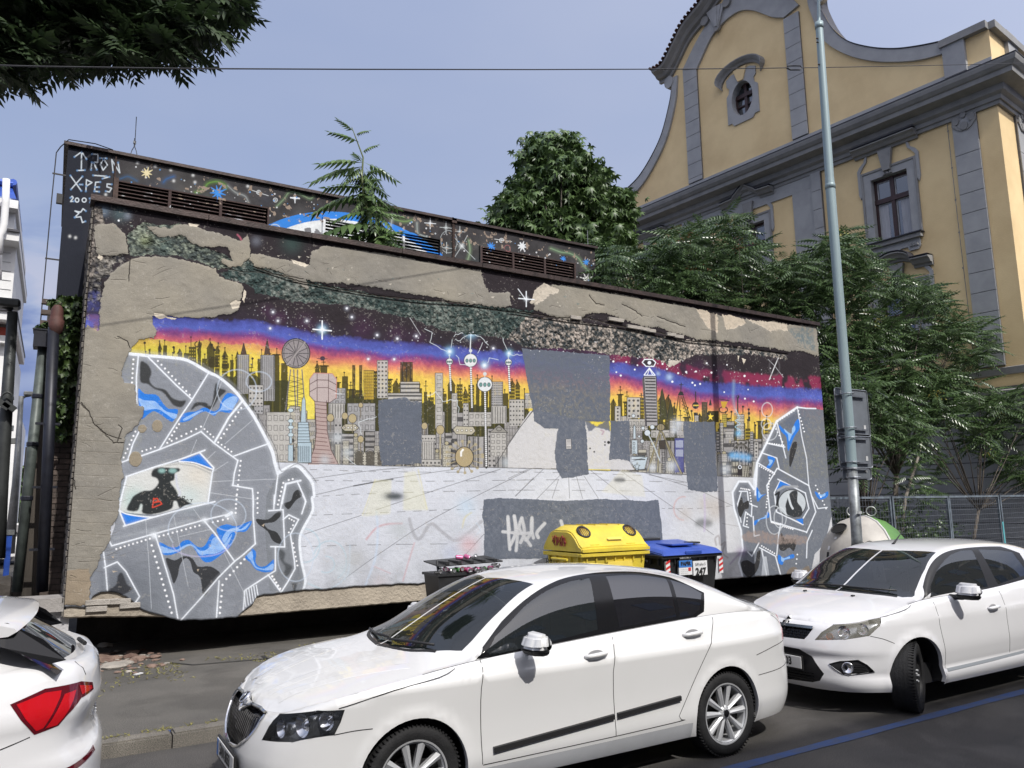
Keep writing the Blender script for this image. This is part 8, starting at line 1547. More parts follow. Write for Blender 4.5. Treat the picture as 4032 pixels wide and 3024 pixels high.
  if kind == 'alloy':
   for k in range(10):
    b = MB(); a = 2*math.pi*(k//2)/5 + (R(15.5) if k % 2 else R(-15.5)) + .3; a2 = 2*math.pi*(k//2)/5 + (R(20) if k % 2 else R(-20)) + .3; ra, rb_ = Vector((math.cos(a2), 0, math.sin(a2))), Vector((math.cos(a), 0, math.sin(a))); ta, tb = Vector((-ra.z, 0, ra.x)), Vector((-rb_.z, 0, rb_.x)); Y_ = Vector((0, 1, 0))
    i_, o_ = ra*.045, rb_*(rr_ - .012); b.add([i_ + ta*.013 + Y_*.016, i_ - ta*.013 + Y_*.016, o_ - tb*.026 + Y_*.012, o_ + tb*.026 + Y_*.012, i_ + Y_*.004, o_ + Y_*.000, i_ + ta*.013 + Y_*.05, i_ - ta*.013 + Y_*.05, o_ - tb*.022 + Y_*.04, o_ + tb*.022 + Y_*.04], [(0, 4, 5, 3), (4, 1, 2, 5), (1, 7, 8, 2), (0, 3, 9, 6), (3, 5, 2, 8, 9)]); fixn(b.build('spoke', m_, e))
   b = MB(); b.lathe([(.062, .03), (.058, .012), (.03, .004), (0, .003)], n=24, axis='y'); o = b.build('hub', m_, e, True); b = MB(); b.lathe([(.030, .004), (.028, .0), (0, -.001)], n=20, axis='y'); b.build('hub_cap', GLOSSB, e, True); b = MB(); b.lathe([(.032, .004), (.03, -.002), (.026, -.002)], n=20, axis='y'); b.build('cap_ring', CHR, e)
   for k in range(5): a = 2*math.pi*k/5 + .3 + R(36); b = MB(); b.lathe([(.009, .0), (.007, .002), (0, .004)], (.043*math.cos(a), .008, .043*math.sin(a)), 8, 'y'); b.build('wheel_bolt', simple('brake_dark', (0, 0, 0), .5), e)
  else:
   b = MB(); b.lathe([(rr_ - .02, .02), (rr_ - .06, .05), (.10, .035), (.07, .015), (.04, .02), (0, .02)], n=40, axis='y'); o = b.build('disc', m_, e, True)
   for k in range(8): a = 2*math.pi*k/8; b = MB(); b.lathe([(.022, .038), (.016, .044), (0, .045)], (.135*math.cos(a), -.004, .135*math.sin(a)), 10, 'y'); b.build('vent_hole', GAP, e)
   for k in range(5): a = 2*math.pi*k/5; b = MB(); b.lathe([(.012, .02), (.010, .0), (0, -.002)], (.052*math.cos(a), 0, .052*math.sin(a)), 6, 'y'); b.build('wheel_nut', ALY, e)
 def finish(s, turn=0., kind='alloy', r=.316):
  sp = s.sp; hub, ar = sp['hub'], sp['arch']; W = .895
  for xw in sp['wheels']:
   for sg in (-1, 1): s.wheel(xw, s.surf(s.um(xw), .62)[1] - .028, sg, turn if xw < 2 else 0, kind, r, .225 if kind == 'alloy' else .205)
   # arch lip and dark liner
   a0 = R(-14); pts = [(xw + ar*math.cos(t), hub + ar*math.sin(t)) for t in np.linspace(a0, math.pi - a0, 28)]
   for sg in (-1, 1):
    q = [s.surf(s.um(x), z) for x, z in pts]; b = MB()
    for x, y, z in q: b.v += [(x, (y + .001)*sg, z), (x, (y - .035)*sg, z), (x, (y - .36)*sg, z + .02)]
    b.f = [(i*3 + k, i*3 + k + 1, i*3 + k + 4, i*3 + k + 3) for i in range(27) for k in (0, 1)]; o = b.build('arch_lip', sp['paint'], s.root, True, [sp['paint'], TRIM])
    for i_, pq in enumerate(o.data.polygons): pq.material_index = i_ % 2
  b = MB(); b.box(.6, s.L - .6, -.78, .78, .21, .40); b.box(.9, s.L - 1., -.72, .72, .40, .62); b.box(.16, .6, -.42, .42, .24, .5); b.box(s.L - .6, s.L - .2, -.5, .5, .24, .5); o = b.build('underbody', TRIM, s.root)
  # cabin: seats, dash, wheel
  xc = sp['cab']; b = MB(); b.box(xc - .15, xc + .18, -.68, .68, .80, .955); b.build('dashboard', INT, s.root)
  for x_, w_ in ((xc + .95, .24), (xc + 1.8, .25)):
   for sg in (-1, 1): b = MB(); b.box(x_, x_ + .12, sg*.36 - w_, sg*.36 + w_, .60, 1.13); b.box(x_ + .02, x_ + .11, sg*.36 - .13, sg*.36 + .13, 1.15, 1.33); b.box(x_ - .45, x_, sg*.36 - w_, sg*.36 + w_, .5, .66); bev(b.build('seat', INT, s.root), .03, 2)
  b = MB(); b.tube([(xc + .38 + .19*math.sin(t)*.35, -.36 + .18*math.cos(t), .98 + .18*math.sin(t)) for t in np.linspace(0, 6.283, 25)[:-1]], .014, 6, close=True); b.box(xc + .18, xc + .38, -.38, -.34, .93, .99); b.build('steering_wheel', INT, s.root, True)
  b = MB(); b.box(xc + .62, xc + .65, -.12, .12, 1.22, 1.28); b.build('rear_view_mirror', INT, s.root)
 def mirror(s, x, y, z, paint, h_=.15):
  for sg in (-1, 1):
   e = bpy.data.objects.new('door_mirror', None); COL.objects.link(e); e.parent = s.root; e.location = (x, sg*y, z); q = h_/.15
   for nm, z0, z1, m_ in (('mirror_shell', -.028, .072, paint), ('mirror_base', -.068, -.030, TRIM)):
    V = [(xx*(1 + .0*k), sg*yy*ky, zz*q) for k, (zz, ky) in enumerate(((z0, 1.), (z1, .86 if z1 > 0 else 1.))) for xx, yy in ((.05, -.12), (.05, .10), (-.02, .125), (-.085, .07), (-.10, -.04), (-.06, -.115))]
    if z1 > 0: V = V[:6] + [(v[0]*.72 + .012, v[1], v[2] + (.0 if i < 2 else -.012)) for i, v in enumerate(V[6:])]
    else: V = [(v[0]*.8 + .01, v[1]*.82, v[2]) for v in V[:6]] + V[6:]
    o = MB().add(V, [tuple(range(6))[::-1], tuple(range(6, 12))] + [(i, (i + 1) % 6, (i + 1) % 6 + 6, i + 6) for i in range(6)]).build(nm, m_, e); fixn(bev(o, .022 if z1 > 0 else .010, 4), 60)
   b = MB(); b.tube([(0, -sg*.06, -h_*.36), (.02, -sg*.15, -h_*.42), (.05, -sg*.22, -h_*.45)], [.028, .026, .03], 8); b.build('mirror_arm', TRIM, e, True)
   b = MB(); b.lathe([(0, 0), (.062, 0)], (.056, 0, 0), 18, 'x'); o = b.build('mirror_glass', CHR, e); o.scale = (1, 1.7, .9)
def handle(c, x, z, paint):
 y = c.surf(c.um(x), z)[1]
 for sg in (-1, 1):
  b = MB(); b.tube([(x - .10, sg*(y + .004), z - .006), (x - .07, sg*(y + .030), z - .002), (x, sg*(y + .036), z + .002), (x + .07, sg*(y + .030), z + .006), (x + .10, sg*(y + .004), z + .006)], [.012, .016, .017, .016, .011], 8); o = b.build('door_handle', paint, c.root, True)
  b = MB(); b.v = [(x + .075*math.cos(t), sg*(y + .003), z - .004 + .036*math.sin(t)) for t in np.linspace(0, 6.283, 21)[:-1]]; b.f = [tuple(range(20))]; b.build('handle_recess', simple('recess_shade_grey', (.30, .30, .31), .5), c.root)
def lampset(c, poly, lens, spots, par='headlight', deep=.06):
 """headlamp: clear lens over a dark housing with bowl reflectors, one for each side"""
 reg = [(c.um(v), z) for v, z in poly]; mk_ = c.skin(c.surf, reg, [], .05, flip=False, sides=())
 us = [p[0] for p in reg]
 for sg in (-1, 1):
  e = bpy.data.objects.new(par, None); COL.objects.link(e); e.parent = c.root
  for nm, off, m_ in (('housing', -deep, simple('lamp_housing', (.22, .23, .25), .25, .85)), ('lens', .003, lens)):
   P_ = [Vector(p) for p in reg]; vo, _, fo, *_ = delaunay_2d_cdt(P_ + [Vector((random.uniform(min(us), max(us)), random.uniform(min(p[1] for p in reg), max(p[1] for p in reg)))) for _ in range(30)], [], [list(range(len(P_)))], 1, 1e-5)
   V = []
   for v in vo: q = Vector(c.surf(v[0], v[1])) + c.nrm(c.surf, v[0], v[1])*off*c.sgn; V.append((q.x, q.y*sg, q.z))
   o = MB().add(V, fo).build(nm, m_, e, True); fixn(o)
  b = MB(); n = len(reg)      # side wall of the lamp bowl
  for (u, z) in reg:
   p, nn = Vector(c.surf(u, z)), c.nrm(c.surf, u, z)*c.sgn
   for k in (.003, -deep): q = p + nn*k; b.v.append((q.x, q.y*sg, q.z))
  b.f = [(i*2, (i*2 + 2) % (2*n), (i*2 + 3) % (2*n), i*2 + 1) for i in range(n)]; b.build('bezel', GLOSSB, e)
  for v, z, r_, m_ in spots:
   u = c.um(v); nn = c.nrm(c.surf, u, z)*c.sgn; nn = Vector((nn.x - .35, nn.y*.6, 0)).normalized(); p = Vector(c.surf(u, z)) - nn*(deep*.35); t1 = Vector((-nn.y, nn.x, 0)); b = MB()
   for rr_, dd in ((r_, 0), (r_*.9, -.012), (r_*.6, -.03), (r_*.28, -.04), (r_*.25, -.02), (0, -.015)):
    for k in range(20): a = 2*math.pi*k/20; q = p + t1*rr_*math.cos(a) + Vector((0, 0, rr_*math.sin(a))) + nn*dd; b.v.append((q.x, q.y*sg, q.z))
   b.f = [(i*20 + k, i*20 + (k + 1) % 20, (i + 1)*20 + (k + 1) % 20, (i + 1)*20 + k) for i in range(5) for k in range(20)]; b.build('reflector', m_, e, True)
def plate_txt(c, s_, x, y0, z0, h_, nx, name='number_plate', yc=0., tilt=0., eu=True):
 """number plate facing -x (nx = -1) or +x"""
 e = bpy.data.objects.new(name, None); COL.objects.link(e); e.parent = c.root; e.location = (x, yc, z0); b = MB(); b.box(-.004, .004, -.26, .26, -.055, .055); bev(b.build('plate', simple('plate_white', (.72, .72, .70), .4), e), .003); b = MB(); b.box(-.012, .002, -.272, .272, -.068, .066); b.build('plate_frame', TRIM, e)
 if nx < 0:
  b = MB(); b.box(-.0055, -.004, .215, .255, -.05, .05); b.build('blue_band', LBL, e); me = text_obj(s_, .098, INKM, sx=.80, bold=.0035)
  for v in me.vertices: v.co = Vector((-.0068, -v.co.x, v.co.y))
  link('lettering', me, e)
  for k in e.children:
   if k.name.startswith('plate_frame'): k.location.x = .012
 return e
def ws_poly(c, lo, hi, xl, xh, ph=(.03, .03)):
 """outline of a screen on the (x, t) skin from its lower edge curve and header"""
# ---- white liftback sedan
oc_ = dict(plan=[(0, 0), (.012, .28), (.055, .46), (.13, .62), (.27, .76), (.48, .845), (.80, .888), (1.2, .898), (1.8, .905), (2.5, .907), (3.2, .902), (3.6, .892), (4.0, .868), (4.32, .81), (4.5, .71), (4.6, .55), (4.65, .3), (4.66, 0)],
 ze=[(0, .715), (.08, .728), (.18, .765), (.3, .80), (.6, .865), (1.0, .915), (1.4, .955), (2.0, .99), (2.6, 1.02), (3.2, 1.045), (3.6, 1.055), (4.0, 1.05), (4.3, 1.03), (4.55, .99), (4.66, .975)],
 zc=[(.0, .715), (.14, .755), (.3, .825), (.6, .91), (.85, .955), (1.04, .985), (1.2, 1.065), (1.5, 1.225), (1.8, 1.36), (2.0, 1.42), (2.3, 1.452), (2.7, 1.46), (3.1, 1.442), (3.5, 1.39), (3.8, 1.31), (4.1, 1.19), (4.35, 1.10), (4.5, 1.075), (4.62, 1.06), (4.66, 1.0)],
 zs=[(1.0, .9), (1.2, .93), (1.34, .96), (1.6, 1.13), (1.9, 1.29), (2.2, 1.385), (2.5, 1.42), (2.9, 1.415), (3.2, 1.375), (3.5, 1.30), (3.8, 1.20), (4.05, 1.105), (4.25, 1.04), (4.4, 1.0), (4.66, .9)],
 df=[(.15, .16), (.22, .07), (.30, .02), (.42, .0), (.52, .015), (.62, .045), (.72, .085), (.80, .13), (.9, .2)], ds=[(.15, .09), (.20, .06), (.27, .036), (.36, .018), (.44, .018), (.60, .014), (.76, .005), (.86, .0), (.88, .007), (.95, .044), (1.02, .08), (1.1, .12)], dr=[(.15, .12), (.24, .05), (.34, .01), (.5, .0), (.62, .01), (.66, .035), (.8, .045), (.9, .06), (1.0, .05), (1.05, .04)],
 wheels=(.92, 3.585), hub=.325, arch=.355, tumble=.50, paint=PAINTW, cab=1.45, pw=2.5)
C_ = Car('parked_car', 'white liftback sedan in the middle with silver ten-spoke wheels and black side strips', (1.09, 5.44, 0), 0, oc_)
C_.sgn = 1
_n = C_.nrm(C_.surf, C_.um(2.0), .6); C_.sgn = 1 if _n.y > 0 else -1
def build_car(c, reg, hood_reg, glass, zlow, fwd, aft, crease, hstep=.05):
 fl = c.sgn < 0; U = c.U; outer = [(U*k/70, zlow(U*k/70)) for k in range(71)] + [(U*k/70, c.ztop(U*k/70)) for k in range(70, -1, -1)]
 ar, hub = c.sp['arch'], c.sp['hub']
 arch = [('void', [(c.um(xw + ar*math.cos(t)), hub + ar*math.sin(t)) for t in np.linspace(R(-38), R(218), 34)], None) for xw in c.sp['wheels']]
 rr_ = [(r[0], [(c.um(v), z) for v, z in r[1]], r[2]) + tuple(r[3:]) for r in reg] + arch
 c.skin(c.surf, outer, rr_, hstep, [[(c.um(v), z) for v, z in crease]], fl)
 nl = c.nrm(c.lid, .6, .3); lf = nl.z < 0
 def topedge(x0, x1): k = [i for i in range(len(c.tx)) if x0 <= c.tx[i] <= x1]; return [(float(c.tx[i]), float(c.ty[i])) for i in k]
 for x0, x1, nm, rg in ((-.1, fwd, 'bonnet', hood_reg[0]), (aft, 9, 'boot_lid', hood_reg[1])):
  te = topedge(x0, x1); e = ([(fwd, c.yb(fwd)), (fwd, 0)] if nm == 'bonnet' else [(aft, 0), (aft, c.yb(aft))]); o2 = (te + e) if nm == 'bonnet' else (e + te); o2 = [p for i, p in enumerate(o2) if i == 0 or math.dist(p, o2[i - 1]) > .004]
  if nm == 'bonnet' and o2[0][1] > .001: o2 = [(o2[0][0], 0)] + o2
  if nm == 'boot_lid': o2 = [p for p in o2 if not (p[1] < .0005 and p[0] > aft + .1)] + [(max(p[0] for p in o2), 0)]
  c.skin(c.lid, o2, rg, hstep, (), lf)
 ng = c.nrm(c.green, 2.4, .5); gf = ng.y < 0; n = 90; o2 = [(fwd + (aft - fwd)*k/n, 0) for k in range(n + 1)] + [(fwd + (aft - fwd)*k/n, 2) for k in range(n, -1, -1)]
 c.skin(c.green, o2, glass, .06, (), gf); c.gf, c.lf = gf, lf
def gs(c, pts): return [(x, min(.97, max(.0, (z - c.zb(x))/max(.02, c.zs(x) - c.zb(x))))) for x, z in pts]
def gt(c, pts): return [(x, 2 - y/max(.05, (c.yb(x) - c.sp['tumble']*(max(c.zs(x), c.zb(x)) - c.zb(x)) - .012))) for x, y in pts]
zl = lambda u: .20 + .0*u
U_ = lambda t: [(200 + float(q.split(',')[0]), float(q.split(',')[1])) for q in t.split()]
hl_ = U_('.565,.728 .906,.778 1.071,.778 1.048,.709 1.012,.641 .871,.628 .753,.604 .494,.585 .53,.666')
gr_ = U_('0,.668 .06,.70 .15,.715 .424,.712 .41,.66 .388,.635 .31,.57 .165,.495 0,.475')
fd_ = [(1.40, .965), (1.37, .74), (1.38, .345), (2.46, .335), (2.44, .77), (2.50, 1.0), (1.9, .985)]; rdr = [(2.46, .335), (2.44, .77), (2.50, 1.0), (2.9, 1.03), (3.54, 1.05), (3.5, .976), (3.40, .846), (3.24, .63), (3.06, .38)]
build_car(C_, [('front_door', fd_, PAINTW), ('rear_door', rdr, PAINTW), ('front_bumper', [(-.001, .20)] + U_('0,.462 .18,.48 .33,.56 .42,.64 .47,.575 .753,.59 .871,.615 1.012,.63 1.13,.65 1.2,.645') + [(.53, .40), (.50, .20)], PAINTW), ('grille', gr_, GLOSSB, None, -.03), ('void', hl_, None), ('tail_lamp', U_('5.05,.99 5.14,.985 5.3,.97 5.5,.94 5.5,.84 5.1,.80 4.968,.785 5.0,.88'), REDL), ('sill', [(1.25, .20), (1.25, .30), (3.2, .31), (3.2, .20)], SILLM, None, .001)],
 ([], []), [('window_seal', [(1.38, .1), (1.452, .87), (1.65, .977), (1.91, 1.008), (2.24, 1.07), (2.65, 1.10), (3.05, 1.10), (3.33, 1.06), (3.6, .78), (3.52, .12), (3.42, .004), (2.4, .004), (1.5, .004)], GLOSSB, None, .001), ('front_window', [(1.47, .45), (1.56, .80), (1.71, .85), (1.86, .91), (2.08, .95), (2.34, .97), (2.50, .965), (2.42, .09), (2.06, .06), (1.5, .05)], GLS), ('rear_window', [(2.625, .06), (2.66, .97), (2.92, .985), (3.26, .97), (3.21, .08)], GLT), ('quarter_window', [(3.25, .06), (3.30, .97), (3.46, .90), (3.57, .74), (3.48, .2), (3.39, .06)], GLT),
 ('windscreen', gt(C_, [(1.02, .01), (1.05, .2), (1.10, .40), (1.20, .60), (1.33, .70), (1.42, .68), (1.7, .59), (2.04, .49), (1.97, .3), (1.90, .01)]), GLW), ('rear_screen', gt(C_, [(3.62, .01), (3.64, .40), (3.70, .52), (4.0, .60), (4.2, .62), (4.27, .3), (4.28, .01)]), GLT)], zl, .99, 4.33, [(.5, .855), (1.4, .885), (2.4, .935), (3.4, .975), (4.3, .985)])
S_ = lambda p: [(C_.um(v), z) for v, z in p]
for g_ in ([(1.405, .955), (1.37, .80), (1.37, .55), (1.385, .33)], [(2.50, 1.0), (2.44, .77), (2.46, .33)], [(3.56, 1.045), (3.5, .976), (3.40, .846), (3.24, .63), (3.06, .38), (2.99, .34), (1.39, .325)], U_('1.012,.641 1.13,.653 1.24,.653'), U_('1.036,.786 1.366,.858 1.672,.896 1.80,.93'), [(3.97, .56), (4.3, .57), (4.5, .60), (100.5, .61), (100.01, .61)], [(4.30, 1.0), (4.40, .93), (4.46, .80), (4.2, .76), (3.95, .72)]): C_.rib(C_.surf, S_(g_), flip=C_.sgn < 0, smooth_=3)
C_.rib(C_.surf, S_([(1.46, .405), (2.44, .468)]), TRIM, .040, .004, name='side_strip', dome=.012, flip=C_.sgn < 0); C_.rib(C_.surf, S_([(2.47, .470), (3.08, .507)]), TRIM, .040, .004, name='side_strip', dome=.012, flip=C_.sgn < 0)
C_.rib(C_.surf, S_(U_('0,.668 .05,.69 .11,.712 .28,.716 .43,.712')), CHR, .022, .004, name='grille_chrome', dome=.008, flip=C_.sgn < 0); C_.rib(C_.surf, S_(U_('.43,.706 .405,.64 .32,.56 .165,.485 0,.465')), CHR, .013, .004, name='grille_chrome', dome=.006, flip=C_.sgn < 0, smooth_=3)
for k in range(10): y_ = .02 + k*.038; C_.rib(C_.surf, S_([(-y_, .69), (-y_*.97, .60), (-y_*.9, .50 + (.05 if k > 6 else 0))]), GLOSSB, .012, -.028, name='grille_slat', dome=.026, flip=C_.sgn < 0)
C_.rib(C_.green, gt(C_, [(1.01, .01), (1.04, .22), (1.09, .42), (1.19, .60)]), TRIM, .03, .004, name='scuttle_trim', flip=C_.gf, smooth_=4)
lampset(C_, hl_, LENS, [(200.62, .66, .055, SILV), (200.79, .69, .068, SILV), (200.95, .715, .055, SILV)])
for l_ in ([(.22, .34), (.5, .46), (.98, .64)], [(.2, .16), (.5, .22), (.95, .30)]): C_.rib(C_.lid, l_, PAINTW, .10, 0., name='bonnet_crease', dome=.0015, flip=C_.lf)
C_.mirror(1.74, .985, 1.05, PAINTW); handle(C_, 2.30, .905, PAINTW); handle(C_, 3.26, .955, PAINTW); C_.finish()
b = MB(); q = Vector(C_.lid(.12, 0)) + Vector((-.03, 0, -.01)); b.lathe([(0, .012), (.036, .010), (.044, 0)], (0, 0, 0), 24); o = b.build('badge', GLOSSB, C_.root, True); o.location = q; o.rotation_euler = (0, R(-48), 0); b = MB(); b.lathe([(.036, .011), (.040, .014), (.045, .0)], n=24); b.obox((0, 0, .013), Vector((1, 0, 0)), Vector((0, 1, 0)), Vector((0, 0, 1)), .028, .004, .003)
for k in range(3): b.obox((.004 + k*.006, .009 + k*.004, .013), Vector((.5, .86, 0)), Vector((-.86, .5, 0)), Vector((0, 0, 1)), .014, .0025, .003)
r2 = b.build('badge_ring', CHR, o, True)
plate_txt(C_, '5AN 8633', -.022, 0, .395, .11, -1)
def wiper(c, pts): b = MB(); b.tube([(x, y, c.green(x, 2 - abs(y)/.8)[2] + dz) for x, y, dz in pts], .009, 6); b.build('wiper', TRIM, c.root, True)
wiper(C_, ((1.06, -.05, .03), (1.11, -.32, .03), (1.19, -.56, .03))); wiper(C_, ((1.13, .5, .02), (1.07, .2, .03), (1.08, -.02, .03)))
b = MB(); p = Vector(C_.green(1.86, 1.55)); b.box(-.004, .004, -.07, .07, -.10, .10); o = b.build('windscreen_card', simple('reflected_label_green', (.52, .60, .55), .6), C_.root); o.location = (1.86, -.22, 1.26); o.rotation_euler = (0, R(-55), 0)  # card stands in for a bin label's reflection in the windscreen
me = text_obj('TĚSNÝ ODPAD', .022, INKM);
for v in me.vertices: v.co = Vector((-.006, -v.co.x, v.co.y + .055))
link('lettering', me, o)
# ---- white hatchback on the right, front wheels turned
fo_ = dict(plan=[(0, 0), (.03, .3), (.09, .48), (.19, .63), (.36, .76), (.58, .84), (.90, .892), (1.3, .905), (1.9, .915), (2.6, .918), (3.2, .91), (3.7, .88), (4.0, .82), (4.2, .70), (4.3, .5), (4.34, .25), (4.34, 0)],
 ze=[(0, .80), (.12, .80), (.3, .82), (.6, .90), (.95, .965), (1.3, .99), (1.9, 1.0), (2.5, 1.02), (3.2, 1.06), (3.8, 1.08), (4.34, 1.05)], zc=[(0, .80), (.2, .84), (.4, .91), (.7, .985), (.98, 1.04), (1.3, 1.20), (1.6, 1.34), (1.9, 1.445), (2.2, 1.49), (2.6, 1.50), (3.1, 1.49), (3.6, 1.45), (3.9, 1.40), (4.15, 1.2), (4.34, 1.05)],
 zs=[(.9, .9), (1.08, .95), (1.18, .985), (1.45, 1.20), (1.7, 1.34), (2.0, 1.42), (2.4, 1.445), (3.0, 1.435), (3.5, 1.39), (3.9, 1.28), (4.15, 1.12), (4.34, 1.0)],
 df=[(.15, .10), (.22, .04), (.3, .0), (.42, .0), (.5, .02), (.56, .005), (.64, .03), (.75, .08), (.85, .14), (.95, .2)], ds=[(.15, .05), (.2, .03), (.28, .005), (.36, .03), (.42, .02), (.55, .0), (.75, .0), (.83, .004), (.86, .016), (.95, .05), (1.1, .12)], dr=[(.15, .1), (.3, .0), (.55, .0), (.8, .04), (1.1, .1)],
 wheels=(.86, 3.50), hub=.32, arch=.36, tumble=.46, paint=PAINT, cab=1.35, pw=2.5, flare=.02)
D_ = Car('parked_car', 'white hatchback parked on the right with its black steel front wheel turned', (6.24, 5.36, 0), 0, fo_); D_.sgn = C_.sgn
hl2 = U_('.365,.653 .431,.728 .542,.796 .664,.805 .808,.825 .907,.845 1.04,.868 .99,.80 .874,.715 .653,.678'); fog = U_('.487,.454 .586,.486 .752,.504 .83,.461 .896,.399 .741,.38 .608,.374')
lg_ = U_('0,.56 .21,.557 .332,.50 .442,.361 .398,.293 .321,.268 0,.25')
build_car(D_, [('front_door', [(1.25, .97), (1.22, .765), (1.28, .486), (1.28, .335), (2.45, .35), (2.41, .715), (2.45, 1.0)], PAINT), ('rear_door', [(2.45, .35), (2.41, .715), (2.45, 1.0), (3.35, 1.05), (3.25, .70), (3.05, .36)], PAINT), ('grille', U_('0,.745 .335,.752 .288,.684 .254,.647 0,.64'), GLOSSB, None, -.025), ('lower_grille', lg_, TRIM, None, -.02), ('fog_recess', fog, TRIM, None, -.015), ('void', hl2, None), ('tail_lamp', [(4.0, 1.0), (4.2, 1.0), (100.6, 1.0), (100.6, .75), (4.2, .75), (4.1, .78)], REDL)],
 ([], []), [('window_seal', gs(D_, [(1.08, .99), (1.31, 1.14), (1.54, 1.30), (1.78, 1.39), (2.1, 1.435), (2.6, 1.45), (3.1, 1.43), (3.4, 1.33), (3.4, 1.07), (2.5, 1.015), (1.8, 1.0)]), TRIM, None, .001), ('front_window', [(1.30, .06), (1.385, .64), (1.64, .76), (2.01, .868), (2.26, .915), (2.465, .9), (2.38, .04)], GLS), ('rear_window', [(2.585, .04), (2.595, .9), (2.956, .86), (3.25, .8), (3.32, .1)], GLS), ('windscreen', gt(D_, [(.95, .01), (.965, .35), (1.04, .66), (1.12, .71), (1.22, .69), (1.52, .645), (1.87, .56), (1.80, .3), (1.76, .01)]), GLW)], lambda u: .21, .92, 4.15, [(.95, .80), (2.4, .84), (3.4, .87)])
S2 = lambda p: [(D_.um(v), z) for v, z in p]
for g_ in ([(1.25, .965), (1.22, .765), (1.28, .486), (1.285, .335)], [(2.45, .99), (2.41, .715), (2.45, .36)], [(1.29, .34), (2.45, .355), (3.05, .36)], U_('1.04,.87 1.361,.927 1.46,.955'), U_('.885,.712 1.007,.684 1.12,.64')): D_.rib(D_.surf, S2(g_), flip=D_.sgn < 0, smooth_=3)
D_.rib(D_.surf, S2(U_('0,.752 .335,.755')), simple('grey_metal_trim', (.20, .23, .26), .2, .8), .035, .003, name='grille_bar', dome=.012, flip=D_.sgn < 0)
for z_ in (.665, .69, .715): D_.rib(D_.surf, S2([(-.001, z_), (-.27, z_)]), TRIM, .006, -.02, name='grille_slat', dome=.012, flip=D_.sgn < 0)
for k in range(6): D_.rib(D_.surf, S2([(-.04 - k*.045, .655), (-.04 - k*.045, .73)]), TRIM, .005, -.02, name='grille_slat', dome=.01, flip=D_.sgn < 0)
for z_ in (.275, .30, .325, .35): D_.rib(D_.surf, S2([(-.001, z_), (-.34, z_)]), GLOSSB, .008, -.016, name='grille_slat', dome=.010, flip=D_.sgn < 0)
for z_ in (.415, .435, .455): D_.rib(D_.surf, S2(U_(f'.71,{z_} .82,{z_ - .004}')), GLOSSB, .008, -.012, name='fog_slat', dome=.010, flip=D_.sgn < 0)
D_.rib(D_.surf, S2(U_('.487,.45 .608,.372 .741,.376 .896,.396')), CHR, .008, .002, name='fog_chrome', dome=.003, flip=D_.sgn < 0, smooth_=4)
D_.rib(D_.surf, S2([(1.30, .335), (2.45, .35), (3.05, .355)]), simple('shaded_rocker', (.24, .26, .28), .5), .05, .002, name='rocker_shade', flip=D_.sgn < 0)  # grey strip paints the shade along the foot of the doors
D_.rib(D_.green, gt(D_, [(.935, .01), (.95, .34), (1.02, .62)]), TRIM, .035, .004, name='scuttle_trim', flip=D_.gf, smooth_=4)
lampset(D_, hl2, LENSY, [(200.50, .695, .034, AMB), (200.64, .738, .060, SILV), (200.82, .765, .052, SILV)], deep=.05)
for sg in (-1, 1):
 p = Vector(D_.surf(.653, .43)); b = MB(); b.lathe([(0, .012), (.03, .010), (.042, -.012), (.052, -.014), (.050, .01)], n=20, axis='x'); o = b.build('fog_lamp', SILV, D_.root, True); o.location = (p.x + .004, sg*p.y, p.z); o.rotation_euler = (0, 0, R(-sg*25) if sg < 0 else R(25)); o.rotation_euler[2] = R(25)*(1 if sg < 0 else -1)
D_.mirror(1.60, 1.0, 1.055, PAINT, .17); handle(D_, 2.18, .848, PAINT); handle(D_, 3.1, .89, PAINT); D_.finish(R(24), 'steel', .318); plate_txt(D_, '3T7 1203', -.02, 0, .44, .11, -1, yc=0)
wiper(D_, ((1.02, .6, .02), (.99, .2, .025), (1.0, -.1, .025))); wiper(D_, ((.98, .1, .025), (1.0, -.3, .025), (1.08, -.58, .025)))
for y_ in (-.28, .30): b = MB(); b.box(-.02, .02, -.014, .014, 0, .014); o = bev(b.build('washer_jet', TRIM, D_.root), .004); o.location = Vector(D_.lid(.80, y_)) + Vector((0, 0, .001))
b = MB(); b.tube([(1.98, .0, 1.455), (2.0, 0, 1.475), (2.12, 0, 1.56), (2.28, 0, 1.66)], [.022, .012, .005, .003], 8); b.build('aerial', TRIM, D_.root, True)
b = MB(); b.box(-.003, .003, -.07, .07, -.10, .10); o = b.build('windscreen_card', simple('card_white', (.62, .63, .64), .6), D_.root); o.location = (1.62, -.03, 1.18); o.rotation_euler = (0, R(-10), 0); b = MB(); b.add([(-.005, .0, .07), (-.005, -.03, -.03), (-.005, .03, -.03), (-.005, .012, -.03), (-.005, .012, -.06), (-.005, -.012, -.06), (-.005, -.012, -.03)], [(0, 1, 6, 3, 2), (6, 5, 4, 3)]); b.build('air_freshener', INKM, o)
